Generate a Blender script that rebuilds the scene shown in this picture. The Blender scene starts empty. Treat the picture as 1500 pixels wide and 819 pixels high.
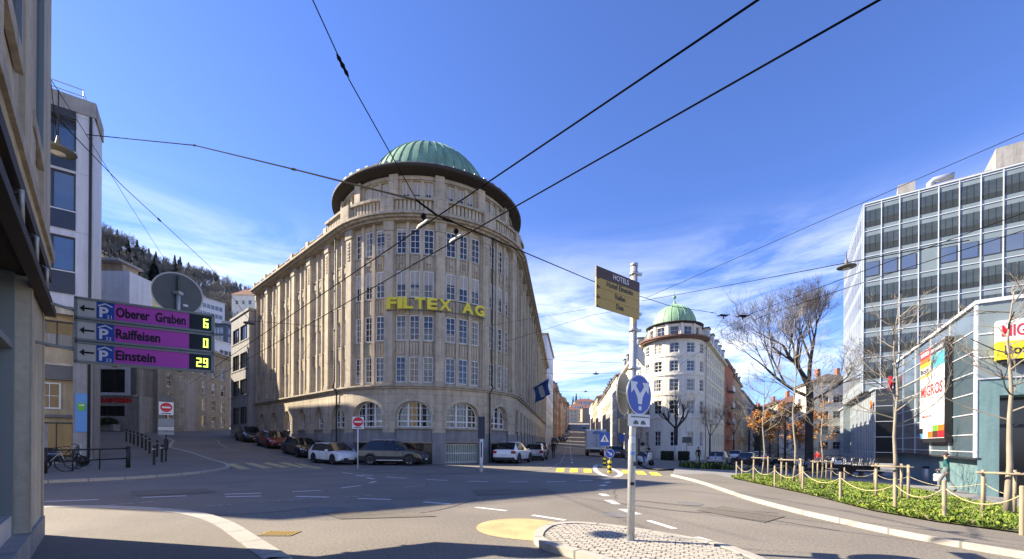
import bpy, bmesh, math, random
from mathutils import Vector, Matrix, noise
R = math.radians
sin, cos, pi = math.sin, math.cos, math.pi
S = bpy.context.scene
C = S.collection

# ------------------------------------------------------------------ camera
FOC, HORZ, ROLL, CAMZ = 620.0, 648.0, R(0.4), 1.6
cam = bpy.data.cameras.new('camera'); camo = bpy.data.objects.new('camera', cam); C.objects.link(camo)
cam.sensor_fit = 'HORIZONTAL'; cam.sensor_width = 36; cam.lens = FOC / 1500 * 36
cam.shift_x = 0; cam.shift_y = (HORZ - 409.5) / 1500
cam.clip_start = 0.05; cam.clip_end = 4000
camo.location = (0, 0, CAMZ); camo.rotation_euler = (R(90), -ROLL, 0)
S.camera = camo
# ------------------------------------------------------------------ sky and sun
SUN_EL, SUN_DIR = R(33.5), Vector((-.98, .20, 0)).normalized()      # direction towards the sun
w = bpy.data.worlds.new('World'); S.world = w; w.use_nodes = True
nt = w.node_tree; N = nt.nodes; Lk = nt.links; N.clear()
out = N.new('ShaderNodeOutputWorld'); bg = N.new('ShaderNodeBackground'); Lk.new(bg.outputs[0], out.inputs[0])
bg.inputs[1].default_value = 0.092
sky = N.new('ShaderNodeTexSky'); sky.sky_type = 'NISHITA'; sky.sun_disc = False
sky.sun_elevation = SUN_EL; sky.sun_rotation = math.atan2(SUN_DIR.x, SUN_DIR.y)
sky.altitude = 600; sky.air_density = 1.0; sky.dust_density = 0.25; sky.ozone_density = 3.5
tint = N.new('ShaderNodeMix'); tint.data_type = 'RGBA'; tint.blend_type = 'MULTIPLY'; tint.inputs[0].default_value = 1
Lk.new(sky.outputs[0], tint.inputs[6]); tint.inputs[7].default_value = (.67, .77, 1.16, 1)
tc = N.new('ShaderNodeTexCoord'); mp = N.new('ShaderNodeMapping'); Lk.new(tc.outputs['Generated'], mp.inputs[0])
mp.inputs['Scale'].default_value = (1.0, 1.0, 4.2); mp.inputs['Location'].default_value = (.62, .3, .1); mp.inputs['Rotation'].default_value = (0, R(9), 0)
nz = N.new('ShaderNodeTexNoise'); Lk.new(mp.outputs[0], nz.inputs['Vector'])
nz.inputs['Scale'].default_value = 2.1; nz.inputs['Detail'].default_value = 9; nz.inputs['Roughness'].default_value = .62; nz.inputs['Distortion'].default_value = .7
cr = N.new('ShaderNodeMapRange'); Lk.new(nz.outputs[0], cr.inputs[0]); cr.inputs[1].default_value = .44; cr.inputs[2].default_value = .66
sx = N.new('ShaderNodeSeparateXYZ'); Lk.new(tc.outputs['Generated'], sx.inputs[0])
el = N.new('ShaderNodeMapRange'); el.interpolation_type = 'SMOOTHSTEP'; Lk.new(sx.outputs[2], el.inputs[0])
el.inputs[1].default_value = .20; el.inputs[2].default_value = .47; el.inputs[3].default_value = 1; el.inputs[4].default_value = 0
ml = N.new('ShaderNodeMath'); ml.operation = 'MULTIPLY'; Lk.new(cr.outputs[0], ml.inputs[0]); Lk.new(el.outputs[0], ml.inputs[1])
cl = N.new('ShaderNodeMix'); cl.data_type = 'RGBA'; Lk.new(ml.outputs[0], cl.inputs[0]); Lk.new(tint.outputs[2], cl.inputs[6])
cl.inputs[7].default_value = (6.6, 6.9, 7.4, 1)
Lk.new(cl.outputs[2], bg.inputs[0])
sun = bpy.data.lights.new('sun', 'SUN'); sun.energy = 5.0; sun.angle = R(.5); sun.color = (1, .88, .69)
suno = bpy.data.objects.new('sun', sun); C.objects.link(suno)
sv = Vector((SUN_DIR.x * cos(SUN_EL), SUN_DIR.y * cos(SUN_EL), sin(SUN_EL)))
suno.rotation_euler = sv.to_track_quat('Z', 'Y').to_euler()
S.view_settings.view_transform = 'Standard'; S.view_settings.look = 'None'; S.view_settings.gamma = 1
S.view_settings.exposure = 1.42
S.render.engine = 'CYCLES'; S.cycles.use_denoising = True
S.cycles.max_bounces = 6; S.cycles.caustics_reflective = False; S.cycles.caustics_refractive = False

# ------------------------------------------------------------------ where things stand
def ss(a, b, x):
    t = max(0., min(1., (x - a) / (b - a))); return t * t * (3 - 2 * t)
def gz0(x, y):
    t = (x + 12.66) * -.737 + (y - 32.2) * .676                       # distance up the street on the left
    z = .07 * min(max(0, t), 110) * ss(-9, -14, x)
    z += .28 * ss(-11, -24, x) * ss(10, 22, y)
    z -= .80 * ss(6, 26, x)
    e = 21 + .14 * (y - 62)
    z += (.03 * max(0, min(y, 400) - 64) + .00025 * max(0, min(y, 260) - 125) ** 2 + .0675 * max(0, min(y, 400) - 260)) * (1 - ss(e + 6, e + 30, x)) * ss(-30, -6, x)
    return z
GS = 1.0
_gc = {}
def _gv(i, j):
    k = (i, j)
    if k not in _gc: _gc[k] = gz0(i * GS, j * GS)
    return _gc[k]
def gz(x, y):                                                         # the height of the ground sheet
    i, j = math.floor(x / GS), math.floor(y / GS); u, v = x / GS - i, y / GS - j
    a, b, c, d = _gv(i, j), _gv(i + 1, j), _gv(i + 1, j + 1), _gv(i, j + 1)
    return a * (1-u) * (1-v) + b * u * (1-v) + c * u * v + d * (1-u) * v
def hor(px): return HORZ + math.tan(ROLL) * (px - 750)
def P(px, py, Y):                                                     # photo pixel + distance -> point
    a, b = px - 750, HORZ - py
    return Vector(((a * cos(ROLL) - b * sin(ROLL)) * Y / FOC, Y, CAMZ + (b * cos(ROLL) + a * sin(ROLL)) * Y / FOC))
def G(px, py, dz=0):                                                  # photo pixel -> point on the ground
    d = P(px, py, 1.0) - Vector((0, 0, CAMZ)); Y = 6.
    prev = None
    Y = 3.0
    while Y < 300:
        p = Vector((0, 0, CAMZ)) + d * Y
        if p.z <= gz(p.x, p.y) + dz: break
        Y += .25
    a, b = Y - .25, Y
    for _ in range(20):
        m = (a + b) / 2; p = Vector((0, 0, CAMZ)) + d * m
        if p.z <= gz(p.x, p.y) + dz: b = m
        else: a = m
    p = Vector((0, 0, CAMZ)) + d * b; p.z = gz(p.x, p.y) + dz
    return p
def XY(px, Y): return (px - 750) / FOC * Y
def on(x, y, dz=0): return Vector((x, y, gz(x, y) + dz))

# ------------------------------------------------------------------ materials
M = {}
def mat(name, col, rough=.7, metal=0, var=.0, scale=3., bump=0., spec=.5, ior=1.45, emit=0, detail=6, uvbrick=None, coat=0, stretch=None, var2=None, streak=0, wear=None):
    m = bpy.data.materials.new(name); m.use_nodes = True; t = m.node_tree; n = t.nodes; l = t.links
    b = n['Principled BSDF']; b.inputs['Roughness'].default_value = rough; b.inputs['Metallic'].default_value = metal
    b.inputs['Specular IOR Level'].default_value = spec; b.inputs['IOR'].default_value = ior
    if coat: b.inputs['Coat Weight'].default_value = coat; b.inputs['Coat Roughness'].default_value = .04
    c4 = (*col, 1); b.inputs['Base Color'].default_value = c4
    if emit: b.inputs['Emission Color'].default_value = c4; b.inputs['Emission Strength'].default_value = emit
    src = None
    if var or bump or uvbrick:
        tcn = n.new('ShaderNodeTexCoord'); vec = tcn.outputs['Object']
        if stretch:
            mpn = n.new('ShaderNodeMapping'); l.new(vec, mpn.inputs[0]); mpn.inputs['Scale'].default_value = stretch; vec = mpn.outputs[0]
        no = n.new('ShaderNodeTexNoise'); l.new(vec, no.inputs['Vector']); no.inputs['Scale'].default_value = scale; no.inputs['Detail'].default_value = detail; no.inputs['Roughness'].default_value = .65
        rp = n.new('ShaderNodeMapRange'); l.new(no.outputs[0], rp.inputs[0]); rp.inputs[1].default_value = .3; rp.inputs[2].default_value = .7; rp.inputs[3].default_value = 1 - var; rp.inputs[4].default_value = 1 + var
        mx = n.new('ShaderNodeMix'); mx.data_type = 'RGBA'; mx.blend_type = 'MULTIPLY'; mx.inputs[0].default_value = 1
        mx.inputs[6].default_value = c4; l.new(rp.outputs[0], mx.inputs[7]); src = mx.outputs[2]
        if var2:                                                       # a second, larger or finer mottling: (amount, scale)
            no2 = n.new('ShaderNodeTexNoise'); l.new(tcn.outputs['Object'], no2.inputs['Vector']); no2.inputs['Scale'].default_value = var2[1]; no2.inputs['Detail'].default_value = 4
            r2 = n.new('ShaderNodeMapRange'); l.new(no2.outputs[0], r2.inputs[0]); r2.inputs[1].default_value = .3; r2.inputs[2].default_value = .7; r2.inputs[3].default_value = 1 - var2[0]; r2.inputs[4].default_value = 1 + var2[0]
            m2 = n.new('ShaderNodeMix'); m2.data_type = 'RGBA'; m2.blend_type = 'MULTIPLY'; m2.inputs[0].default_value = 1; l.new(src, m2.inputs[6]); l.new(r2.outputs[0], m2.inputs[7]); src = m2.outputs[2]
        if wear:                                                      # paint worn through to the asphalt in patches
            no5 = n.new('ShaderNodeTexNoise'); l.new(tcn.outputs['Object'], no5.inputs['Vector']); no5.inputs['Scale'].default_value = wear[1]; no5.inputs['Detail'].default_value = 9; no5.inputs['Roughness'].default_value = .75
            r5 = n.new('ShaderNodeMapRange'); l.new(no5.outputs[0], r5.inputs[0]); r5.inputs[1].default_value = wear[0]; r5.inputs[2].default_value = wear[0] + .08
            m5 = n.new('ShaderNodeMix'); m5.data_type = 'RGBA'; l.new(r5.outputs[0], m5.inputs[0]); l.new(src, m5.inputs[6]); m5.inputs[7].default_value = (.19, .17, .14, 1); src = m5.outputs[2]
        if streak:                                                    # rain streaks: noise drawn out vertically
            mp3 = n.new('ShaderNodeMapping'); l.new(tcn.outputs['Object'], mp3.inputs[0]); mp3.inputs['Scale'].default_value = (2.6, 2.6, .16)
            no3 = n.new('ShaderNodeTexNoise'); l.new(mp3.outputs[0], no3.inputs['Vector']); no3.inputs['Scale'].default_value = 1.1; no3.inputs['Detail'].default_value = 5; no3.inputs['Roughness'].default_value = .6
            r3 = n.new('ShaderNodeMapRange'); l.new(no3.outputs[0], r3.inputs[0]); r3.inputs[1].default_value = .42; r3.inputs[2].default_value = .68; r3.inputs[3].default_value = 1.06; r3.inputs[4].default_value = 1 - streak
            m4 = n.new('ShaderNodeMix'); m4.data_type = 'RGBA'; m4.blend_type = 'MULTIPLY'; m4.inputs[0].default_value = 1; l.new(src, m4.inputs[6]); l.new(r3.outputs[0], m4.inputs[7]); src = m4.outputs[2]
        if uvbrick:
            bw, bh, mort, dark = uvbrick
            br = n.new('ShaderNodeTexBrick'); l.new(tcn.outputs['UV'], br.inputs['Vector']); br.inputs['Scale'].default_value = 1
            br.inputs['Brick Width'].default_value = bw; br.inputs['Row Height'].default_value = bh; br.inputs['Mortar Size'].default_value = mort
            br.inputs['Color1'].default_value = (1.08, 1.07, 1.05, 1); br.inputs['Color2'].default_value = (.9, .9, .9, 1); br.inputs['Mortar'].default_value = (dark, dark, dark, 1)
            m3 = n.new('ShaderNodeMix'); m3.data_type = 'RGBA'; m3.blend_type = 'MULTIPLY'; m3.inputs[0].default_value = 1; l.new(src, m3.inputs[6]); l.new(br.outputs[0], m3.inputs[7]); src = m3.outputs[2]
        l.new(src, b.inputs['Base Color'])
        if bump:
            bp = n.new('ShaderNodeBump'); bp.inputs['Strength'].default_value = bump; bp.inputs['Distance'].default_value = .02; l.new(no.outputs[0], bp.inputs['Height']); l.new(bp.outputs[0], b.inputs['Normal'])
    M[name] = m; return m

mat('asphalt', (.198, .176, .147), .88, var=.36, scale=22, bump=.5, var2=(.16, .35), detail=9)
mat('pavement', (.19, .169, .14), .9, var=.24, scale=34, bump=.3, var2=(.13, .5))
mat('plaza', (.36, .35, .33), .88, var=.10, scale=8, bump=.1, uvbrick=(1.2, .6, .012, .7))
mat('kerb', (.40, .375, .33), .85, var=.12, scale=9, bump=.2, uvbrick=(1.0, 5, .02, .5))
mat('cobble', (.42, .385, .33), .85, var=.16, scale=12, bump=.3)
mat('cobble_joint', (.24, .225, .19), .95, var=.1, scale=20)
mat('road_white', (.66, .66, .64), .75, var=.2, scale=14, var2=(.12, 60), wear=(.57, 7))
mat('road_white_worn', (.44, .44, .42), .8, var=.3, scale=10, var2=(.15, 60), wear=(.46, 6))
mat('tar', (.05, .046, .042), .7, var=.3, scale=8)
mat('road_yellow_worn', (.58, .49, .22), .8, var=.3, scale=9, var2=(.15, 40), wear=(.50, 5))
mat('road_yellow', (.78, .62, .07), .75, var=.16, scale=14, wear=(.60, 6))
mat('yellow_surface', (.53, .375, .185), .88, var=.20, scale=26, var2=(.16, 2.2), wear=(.64, 3))
mat('asphalt_patch', (.155, .135, .107), .88, var=.34, scale=26, bump=.5, var2=(.12, .6))
mat('stone', (.455, .39, .295), .9, var=.20, scale=.9, bump=.25, var2=(.12, 9), uvbrick=(1.25, .62, .016, .62), streak=.22)
mat('stone_plain', (.465, .40, .30), .9, var=.18, scale=1.6, bump=.25, var2=(.10, 11), streak=.22)
mat('stone_trim', (.40, .345, .265), .9, var=.22, scale=2.2, bump=.3, var2=(.1, 14), streak=.3)
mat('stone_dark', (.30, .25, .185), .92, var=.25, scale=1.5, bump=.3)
mat('granite', (.235, .235, .24), .85, var=.14, scale=22, bump=.1, var2=(.14, 1.2), streak=.25)
mat('copper_green', (.175, .30, .205), .6, var=.30, scale=1.3, var2=(.18, 7), stretch=(1, 1, .35))
mat('copper_bright', (.26, .42, .25), .55, var=.35, scale=1.0, var2=(.2, 5), stretch=(1, 1, .3))
mat('copper_brown', (.17, .085, .055), .6, var=.2, scale=3)
mat('eave_dark', (.036, .029, .024), .75, var=.2, scale=3)
mat('roof_dark', (.075, .065, .06), .8, var=.25, scale=5)
mat('roof_red', (.22, .10, .065), .85, var=.25, scale=5)
mat('white_frame', (.72, .72, .70), .5, var=.05, scale=4)
mat('dark_frame', (.035, .038, .042), .5)
mat('glass', (.016, .019, .023), .04, ior=1.75, var=.35, scale=.6)
mat('glass_dark', (.012, .014, .016), .12, ior=1.6, var=.3, scale=.7)
mat('curtain', (.30, .29, .26), .6, var=.3, scale=5, stretch=(6, 6, .3))
mat('glass_blue', (.05, .09, .16), .05, ior=2.1, var=.3, scale=.4)
mat('blind', (.42, .40, .37), .8, var=.08, scale=6, stretch=(1, 1, 12))
mat('letter_yellow', (.74, .62, .04), .5)
mat('plaster_white', (.74, .69, .58), .9, var=.07, scale=2.2, var2=(.05, .5), streak=.12)
mat('plaster_cool', (.52, .55, .60), .9, var=.06, scale=2.2)
mat('panel_white', (.55, .56, .60), .5, var=.07, scale=1.5, streak=.12)
mat('panel_navy', (.028, .040, .065), .35, var=.1, scale=2)
mat('concrete', (.31, .30, .285), .9, var=.14, scale=1.6, bump=.15, var2=(.08, 20), streak=.22)
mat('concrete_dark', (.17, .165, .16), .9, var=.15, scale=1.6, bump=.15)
mat('concrete_olive', (.25, .235, .195), .9, var=.14, scale=1.6, streak=.2, uvbrick=(1.1, .5, .015, .75))
mat('plaster_beige', (.47, .385, .25), .9, var=.14, scale=1.7, var2=(.08, 14), streak=.2, bump=.2)
mat('plaster_cream', (.52, .47, .36), .9, var=.14, scale=1.7, var2=(.08, 16), streak=.22, bump=.25)
mat('plaster_tan', (.36, .28, .20), .9, var=.1, scale=2, streak=.2)
mat('plaster_brown', (.27, .185, .125), .9, var=.12, scale=2)
mat('plaster_grey', (.37, .36, .34), .9, var=.09, scale=2)
mat('plaster_green', (.36, .39, .33), .9, var=.09, scale=2)
mat('brick_red', (.36, .13, .075), .9, var=.15, scale=4, uvbrick=(.5, .2, .01, 1.1))
mat('steel', (.50, .51, .52), .42, metal=.75, var=.10, scale=7)
mat('galvanised', (.47, .49, .50), .5, metal=.45, var=.14, scale=9, var2=(.1, 40))
mat('wire_black', (.012, .012, .013), .95, spec=.05)
mat('glass_pale', (.21, .25, .28), .18, var=.25, scale=.35, ior=1.7)  # reflected sky put into the glass as a lighter base colour
mat('iron_black', (.018, .018, .020), .55)
mat('alu_white', (.66, .69, .72), .45, metal=.25)
mat('panel_slate', (.19, .235, .25), .32, var=.08, scale=.5, ior=1.6)
mat('panel_mig', (.075, .115, .143), .12, var=.10, scale=.35, ior=1.7)
mat('teal_wall', (.16, .265, .28), .5, var=.12, scale=1.6, var2=(.07, 7), streak=.2)
mat('window_green', (.048, .062, .060), .10, ior=1.7, var=.35, scale=.5, stretch=(1, 1, 2))
mat('window_sky', (.03, .05, .10), .03, ior=2.8)
mat('sign_blue', (.022, .085, .42), .4)
mat('sign_white', (.74, .74, .74), .45)
mat('sign_offwhite', (.55, .54, .50), .5, var=.07, scale=6)
mat('sign_red', (.58, .02, .03), .4)
mat('sign_grey_back', (.115, .12, .115), .55, metal=.2, var=.1, scale=5)
mat('sign_cream_back', (.42, .39, .30), .6, var=.1, scale=5)
mat('sign_magenta', (.56, .085, .50), .4)
mat('sign_brown', (.070, .030, .018), .5)
mat('sign_ochre', (.46, .30, .06), .5)
mat('sign_black', (.012, .012, .014), .45)
mat('sign_orange', (.75, .16, .02), .4)
mat('sign_yellow', (.85, .66, .02), .4)
mat('sign_cyan', (.08, .42, .55), .4)
mat('sign_green', (.12, .45, .05), .4)
mat('led', (.62, .85, .10), .4, emit=1.1)
mat('led_panel', (.012, .018, .026), .25)
mat('blind_dark', (.030, .038, .038), .5)
mat('panel_frame', (.25, .28, .27), .5, metal=.3)
mat('sky_poster', (.10, .30, .62), .4)
mat('flag_blue', (.012, .045, .15), .8, var=.2, scale=3)
mat('bark_dark', (.052, .044, .038), .95, var=.3, scale=6, bump=.5, stretch=(1, 1, .3))
mat('bark_pale', (.30, .26, .20), .9, var=.3, scale=5, bump=.4, stretch=(1, 1, .3))
mat('twig', (.085, .070, .058), .9)
mat('twig_pale', (.22, .19, .15), .9)
mat('leaf_autumn', (.44, .195, .04), .8, var=.45, scale=3)
mat('leaf_green', (.15, .225, .035), .7, var=.45, scale=2.2)
mat('leaf_lime', (.29, .355, .05), .7, var=.35, scale=3)
mat('soil', (.105, .105, .045), .95, var=.3, scale=4)
mat('hedge', (.022, .034, .014), .8, var=.4, scale=6)
mat('conifer', (.045, .062, .045), .9, var=.4, scale=.5)  # hill tree colours lightened, distance haze put into the base
mat('conifer_grey', (.085, .092, .085), .9, var=.4, scale=.5)
mat('bare_crown', (.175, .168, .155), .95, var=.35, scale=.4)  # paler and greyer base, standing in for haze
mat('hill', (.135, .135, .075), .95, var=.35, scale=.06, var2=(.3, .3))
mat('wood', (.34, .275, .185), .85, var=.2, scale=8, stretch=(1, 1, .2))
mat('rope', (.50, .43, .24), .9)
mat('rubber', (.014, .014, .015), .8)
mat('car_glass', (.010, .013, .016), .05, ior=1.6)
mat('rim', (.33, .34, .35), .35, metal=.7)
mat('headlamp', (.55, .57, .60), .12, ior=1.6)
mat('taillamp', (.26, .012, .010), .2)
mat('plastic_dark', (.020, .020, .021), .6)
mat('plate_white', (.68, .68, .66), .5)
for nme, c in dict(white=(.74, .75, .77), grey=(.030, .032, .037), black=(.012, .012, .014), red=(.20, .012, .012), silver=(.36, .38, .40), blue=(.05, .07, .16), dark=(.03, .032, .038)).items():
    mat('paint_' + nme, c, .3, metal=.15 if nme != 'white' else 0, coat=.7)
mat('skin', (.48, .30, .22), .6); mat('hair', (.035, .024, .018), .8)
for nme, c in dict(black=(.016, .016, .018), teal=(.018, .10, .10), denim=(.05, .07, .12), white=(.62, .62, .60), grey=(.20, .20, .21), beige=(.36, .31, .25), red=(.42, .03, .03)).items():
    mat('cloth_' + nme, c, .9, var=.18, scale=6)

# ------------------------------------------------------------------ mesh helpers
class MB:
    def __init__(self): self.v = []; self.f = []; self.m = []; self.u = []; self.ms = []; self.sm = []
    def mi(self, m):
        if m not in self.ms: self.ms.append(m)
        return self.ms.index(m)
    def face(self, pts, m, uv=None, smooth=False):
        i = len(self.v); self.v += [tuple(p) for p in pts]; self.f.append(list(range(i, i + len(pts)))); self.m.append(self.mi(m)); self.u.append(uv); self.sm.append(smooth)
    def mesh(self, vs, fs, m, smooth=False):
        i = len(self.v); self.v += [tuple(p) for p in vs]
        for f in fs: self.f.append([a + i for a in f]); self.m.append(self.mi(m)); self.u.append(None); self.sm.append(smooth)
    def hexa(self, p, m, uv=None):                                      # 8 corners: bottom ring, top ring
        self.mesh(p, [(3, 2, 1, 0), (4, 5, 6, 7), (0, 1, 5, 4), (1, 2, 6, 5), (2, 3, 7, 6), (3, 0, 4, 7)], m)
    def box(self, c, s, m, rz=0, taper=1.0):
        c = Vector(c); hx, hy, hz = s[0] / 2, s[1] / 2, s[2] / 2; ca, sa = cos(rz), sin(rz); ps = []
        for dz, k in ((-hz, 1), (hz, taper)):
            for dx, dy in ((-hx, -hy), (hx, -hy), (hx, hy), (-hx, hy)):
                dx *= k; dy *= k; ps.append((c.x + dx * ca - dy * sa, c.y + dx * sa + dy * ca, c.z + dz))
        self.hexa(ps, m)
    def bbox(self, c, s, m, b=.02, rz=0):                               # box with chamfered vertical and top edges
        c = Vector(c); hx, hy, hz = s[0] / 2, s[1] / 2, s[2] / 2; ca, sa = cos(rz), sin(rz)
        def ring(x, y, z, bb):
            o = []
            for dx, dy in ((-x + bb, -y), (x - bb, -y), (x, -y + bb), (x, y - bb), (x - bb, y), (-x + bb, y), (-x, y - bb), (-x, -y + bb)):
                o.append((c.x + dx * ca - dy * sa, c.y + dx * sa + dy * ca, c.z + z))
            return o
        rs = [ring(hx - b, hy - b, -hz, b * .6), ring(hx, hy, -hz + b, b), ring(hx, hy, hz - b, b), ring(hx - b, hy - b, hz, b * .6)]
        vs = sum(rs, []); fs = [tuple(range(7, -1, -1)), tuple(range(24, 32))]
        for r in range(3):
            for i in range(8): j = (i + 1) % 8; fs.append((r*8+i, r*8+j, r*8+8+j, r*8+8+i))
        self.mesh(vs, fs, m)
    def tube(self, pts, rad, m, n=8, cap=True, smooth=True):
        pts = [Vector(p) for p in pts]; k = len(pts)
        if not isinstance(rad, (list, tuple)): rad = [rad] * k
        vs = []; up = None
        for i, p in enumerate(pts):
            d = (pts[min(i + 1, k - 1)] - pts[max(i - 1, 0)]).normalized()
            if up is None: up = d.orthogonal().normalized()
            up = (up - d * up.dot(d))
            up = up.normalized() if up.length > 1e-6 else d.orthogonal().normalized()
            b = d.cross(up)
            for j in range(n):
                a = 2 * pi * j / n; vs.append(p + (up * cos(a) + b * sin(a)) * rad[i])
        fs = [(i*n+j, i*n+(j+1) % n, (i+1)*n+(j+1) % n, (i+1)*n+j) for i in range(k - 1) for j in range(n)]
        if cap and n > 2: fs += [tuple(range(n - 1, -1, -1)), tuple(range((k-1)*n, k*n))]
        self.mesh(vs, fs, m, smooth)
    def cyl(self, a, b, r, m, n=12, r2=None): self.tube([a, b], [r, r if r2 is None else r2], m, n)
    def lathe(self, c, prof, m, n=32, smooth=True, a0=0, a1=2 * pi):    # profile of (radius, z)
        c = Vector(c); full = abs(a1 - a0 - 2 * pi) < 1e-6; k = n if full else n + 1
        vs = [(c.x + r * cos(a0 + (a1-a0) * j / n), c.y + r * sin(a0 + (a1-a0) * j / n), c.z + z) for r, z in prof for j in range(k)]
        fs = []
        for i in range(len(prof) - 1):
            for j in range(n): jj = (j + 1) % k; fs.append((i*k+j, i*k+jj, (i+1)*k+jj, (i+1)*k+j))
        self.mesh(vs, fs, m, smooth)
    def prism(self, poly, z0, z1, m, mtop=None):
        n = len(poly); z0f = z0 if callable(z0) else (lambda x, y: z0); z1f = z1 if callable(z1) else (lambda x, y: z1)
        a = [(x, y, z0f(x, y)) for x, y in poly]; b = [(x, y, z1f(x, y)) for x, y in poly]
        for i in range(n): j = (i + 1) % n; self.face([a[i], a[j], b[j], b[i]], m)
        self.face(b, mtop or m); self.face(a[::-1], m)
    def plate(self, o, ax, ay, poly, th, m, mback=None):                # flat outline poly (u,v) in plane o+u*ax+v*ay, thickness th along the normal
        o, ax, ay = Vector(o), Vector(ax).normalized(), Vector(ay).normalized(); nn = ax.cross(ay).normalized()
        f = [o + ax * u + ay * v + nn * th / 2 for u, v in poly]; b = [o + ax * u + ay * v - nn * th / 2 for u, v in poly]; n = len(poly)
        self.face(f, m); self.face(b[::-1], mback or m)
        for i in range(n): j = (i + 1) % n; self.face([b[i], b[j], f[j], f[i]], mback or m)
    def ball(self, c, r, m, n=10, sz=1.0, k=6):
        self.lathe(c, [(max(1e-4, r * sin(pi * i / k)), -r * sz * cos(pi * i / k)) for i in range(k + 1)], m, n)
    # boxes on a facade: F(s,d,z) with s along, d outwards
    def fbox(self, F, s0, s1, d0, d1, z0, z1, m, step=99., back=False):
        n = max(1, math.ceil((s1 - s0) / step - 1e-6)); ss_ = [s0 + (s1 - s0) * i / n for i in range(n + 1)]
        zz = lambda z, s: z(s) if callable(z) else z
        for a, b in zip(ss_[:-1], ss_[1:]):
            za0, zb0, za1, zb1 = zz(z0, a), zz(z0, b), zz(z1, a), zz(z1, b)
            self.face([F(a, d1, za0), F(b, d1, zb0), F(b, d1, zb1), F(a, d1, za1)], m, [(a, za0), (b, zb0), (b, zb1), (a, za1)])
            self.face([F(a, d1, za1), F(b, d1, zb1), F(b, d0, zb1), F(a, d0, za1)], m, [(a, d1), (b, d1), (b, d0), (a, d0)])
            self.face([F(a, d0, za0), F(b, d0, zb0), F(b, d1, zb0), F(a, d1, za0)], m, [(a, d0), (b, d0), (b, d1), (a, d1)])
            if back: self.face([F(b, d0, zb0), F(a, d0, za0), F(a, d0, za1), F(b, d0, zb1)], m)
        for s, fl in ((s0, 0), (s1, 1)):
            q = [F(s, d0, zz(z0, s)), F(s, d1, zz(z0, s)), F(s, d1, zz(z1, s)), F(s, d0, zz(z1, s))]; u = [(s + d0, zz(z0, s)), (s + d1, zz(z0, s)), (s + d1, zz(z1, s)), (s + d0, zz(z1, s))]
            if fl: q.reverse(); u.reverse()
            self.face(q, m, u)
    def fquad(self, F, s0, s1, d, z0, z1, m, step=99.):
        n = max(1, math.ceil((s1 - s0) / step - 1e-6))
        for i in range(n):
            a, b = s0 + (s1 - s0) * i / n, s0 + (s1 - s0) * (i + 1) / n
            self.face([F(a, d, z0), F(b, d, z0), F(b, d, z1), F(a, d, z1)], m, [(a, z0), (b, z0), (b, z1), (a, z1)])
    def fwall(self, F, s0, s1, z0, z1, holes, d, depth, m, step=99., mrev=None):   # wall sheet with rectangular holes and their reveals
        xs = sorted({s0, s1, *[h[0] for h in holes], *[h[1] for h in holes]}); zs = sorted({z0, z1, *[h[2] for h in holes], *[h[3] for h in holes]})
        for a, b in zip(xs[:-1], xs[1:]):
            run = None
            for c, e in zip(zs[:-1], zs[1:]):
                mx_, mz_ = (a + b) / 2, (c + e) / 2
                solid = not any(h[0] < mx_ < h[1] and h[2] < mz_ < h[3] for h in holes)
                if solid: run = [c, e] if run is None else [run[0], e]
                if not solid and run: self.fquad(F, a, b, d, run[0], run[1], m, step); run = None
            if run: self.fquad(F, a, b, d, run[0], run[1], m, step)
        for a, b, c, e in holes:
            q = lambda p, u: self.face(p, mrev or m, u)
            q([F(a, d, c), F(a, d - depth, c), F(a, d - depth, e), F(a, d, e)], [(a, c), (a + depth, c), (a + depth, e), (a, e)])
            q([F(b, d - depth, c), F(b, d, c), F(b, d, e), F(b, d - depth, e)], [(b, c), (b + depth, c), (b + depth, e), (b, e)])
            q([F(a, d, c), F(b, d, c), F(b, d - depth, c), F(a, d - depth, c)], [(a, c), (b, c), (b, c + depth), (a, c + depth)])
            q([F(a, d - depth, e), F(b, d - depth, e), F(b, d, e), F(a, d, e)], [(a, e), (b, e), (b, e + depth), (a, e + depth)])
    def text(self, s, o, ax, ay, h, m, ext=.004, width=None, align='CENTER', bold=0.0, spacing=1.0):
        vs, fs, x0, x1, y0, y1 = text_mesh(s, bold, spacing); sc = h / .7; wx = sc
        if width: wx = width / max(1e-3, x1 - x0)
        o, ax, ay = Vector(o), Vector(ax).normalized(), Vector(ay).normalized(); nn = ax.cross(ay)
        off = {'CENTER': (x0 + x1) / 2, 'LEFT': x0, 'RIGHT': x1}[align]
        self.mesh([o + ax * (x - off) * wx + ay * y * sc + nn * (ext if z > 0 else 0) for x, y, z in vs], fs, m)
    def build(self, name, parent=None, loc=None, local=False):
        """Link as one mesh object. Points are world points; with a parent they are kept relative to the thing's base."""
        me = bpy.data.meshes.new(name)
        o = bpy.data.objects.new(name, me); C.objects.link(o)
        off = Vector((0, 0, 0))
        if parent is not None: o.parent = parent; off = BASE.get(parent.name, Vector((0, 0, 0))); BASE[o.name] = off
        else:
            off = Vector(loc) if loc is not None else Vector((0, 0, 0)); o.location = off; BASE[o.name] = off
        if local: off = Vector((0, 0, 0))
        me.from_pydata([(x - off.x, y - off.y, z - off.z) for x, y, z in self.v], [], self.f)
        for m in self.ms: me.materials.append(M[m])
        me.polygons.foreach_set('material_index', self.m); me.polygons.foreach_set('use_smooth', self.sm)
        if any(self.u):
            uvl = me.uv_layers.new(name='UVMap'); k = 0; fl = [0.0] * (2 * len(me.loops))
            for f, u in zip(self.f, self.u):
                for i in range(len(f)):
                    if u: fl[2*k], fl[2*k+1] = u[i]
                    else: p = self.v[f[i]]; fl[2*k], fl[2*k+1] = p[0] + p[1], p[2]
                    k += 1
            uvl.data.foreach_set('uv', fl)
        me.update()
        return o
BASE = {}
_tm = {}
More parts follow.
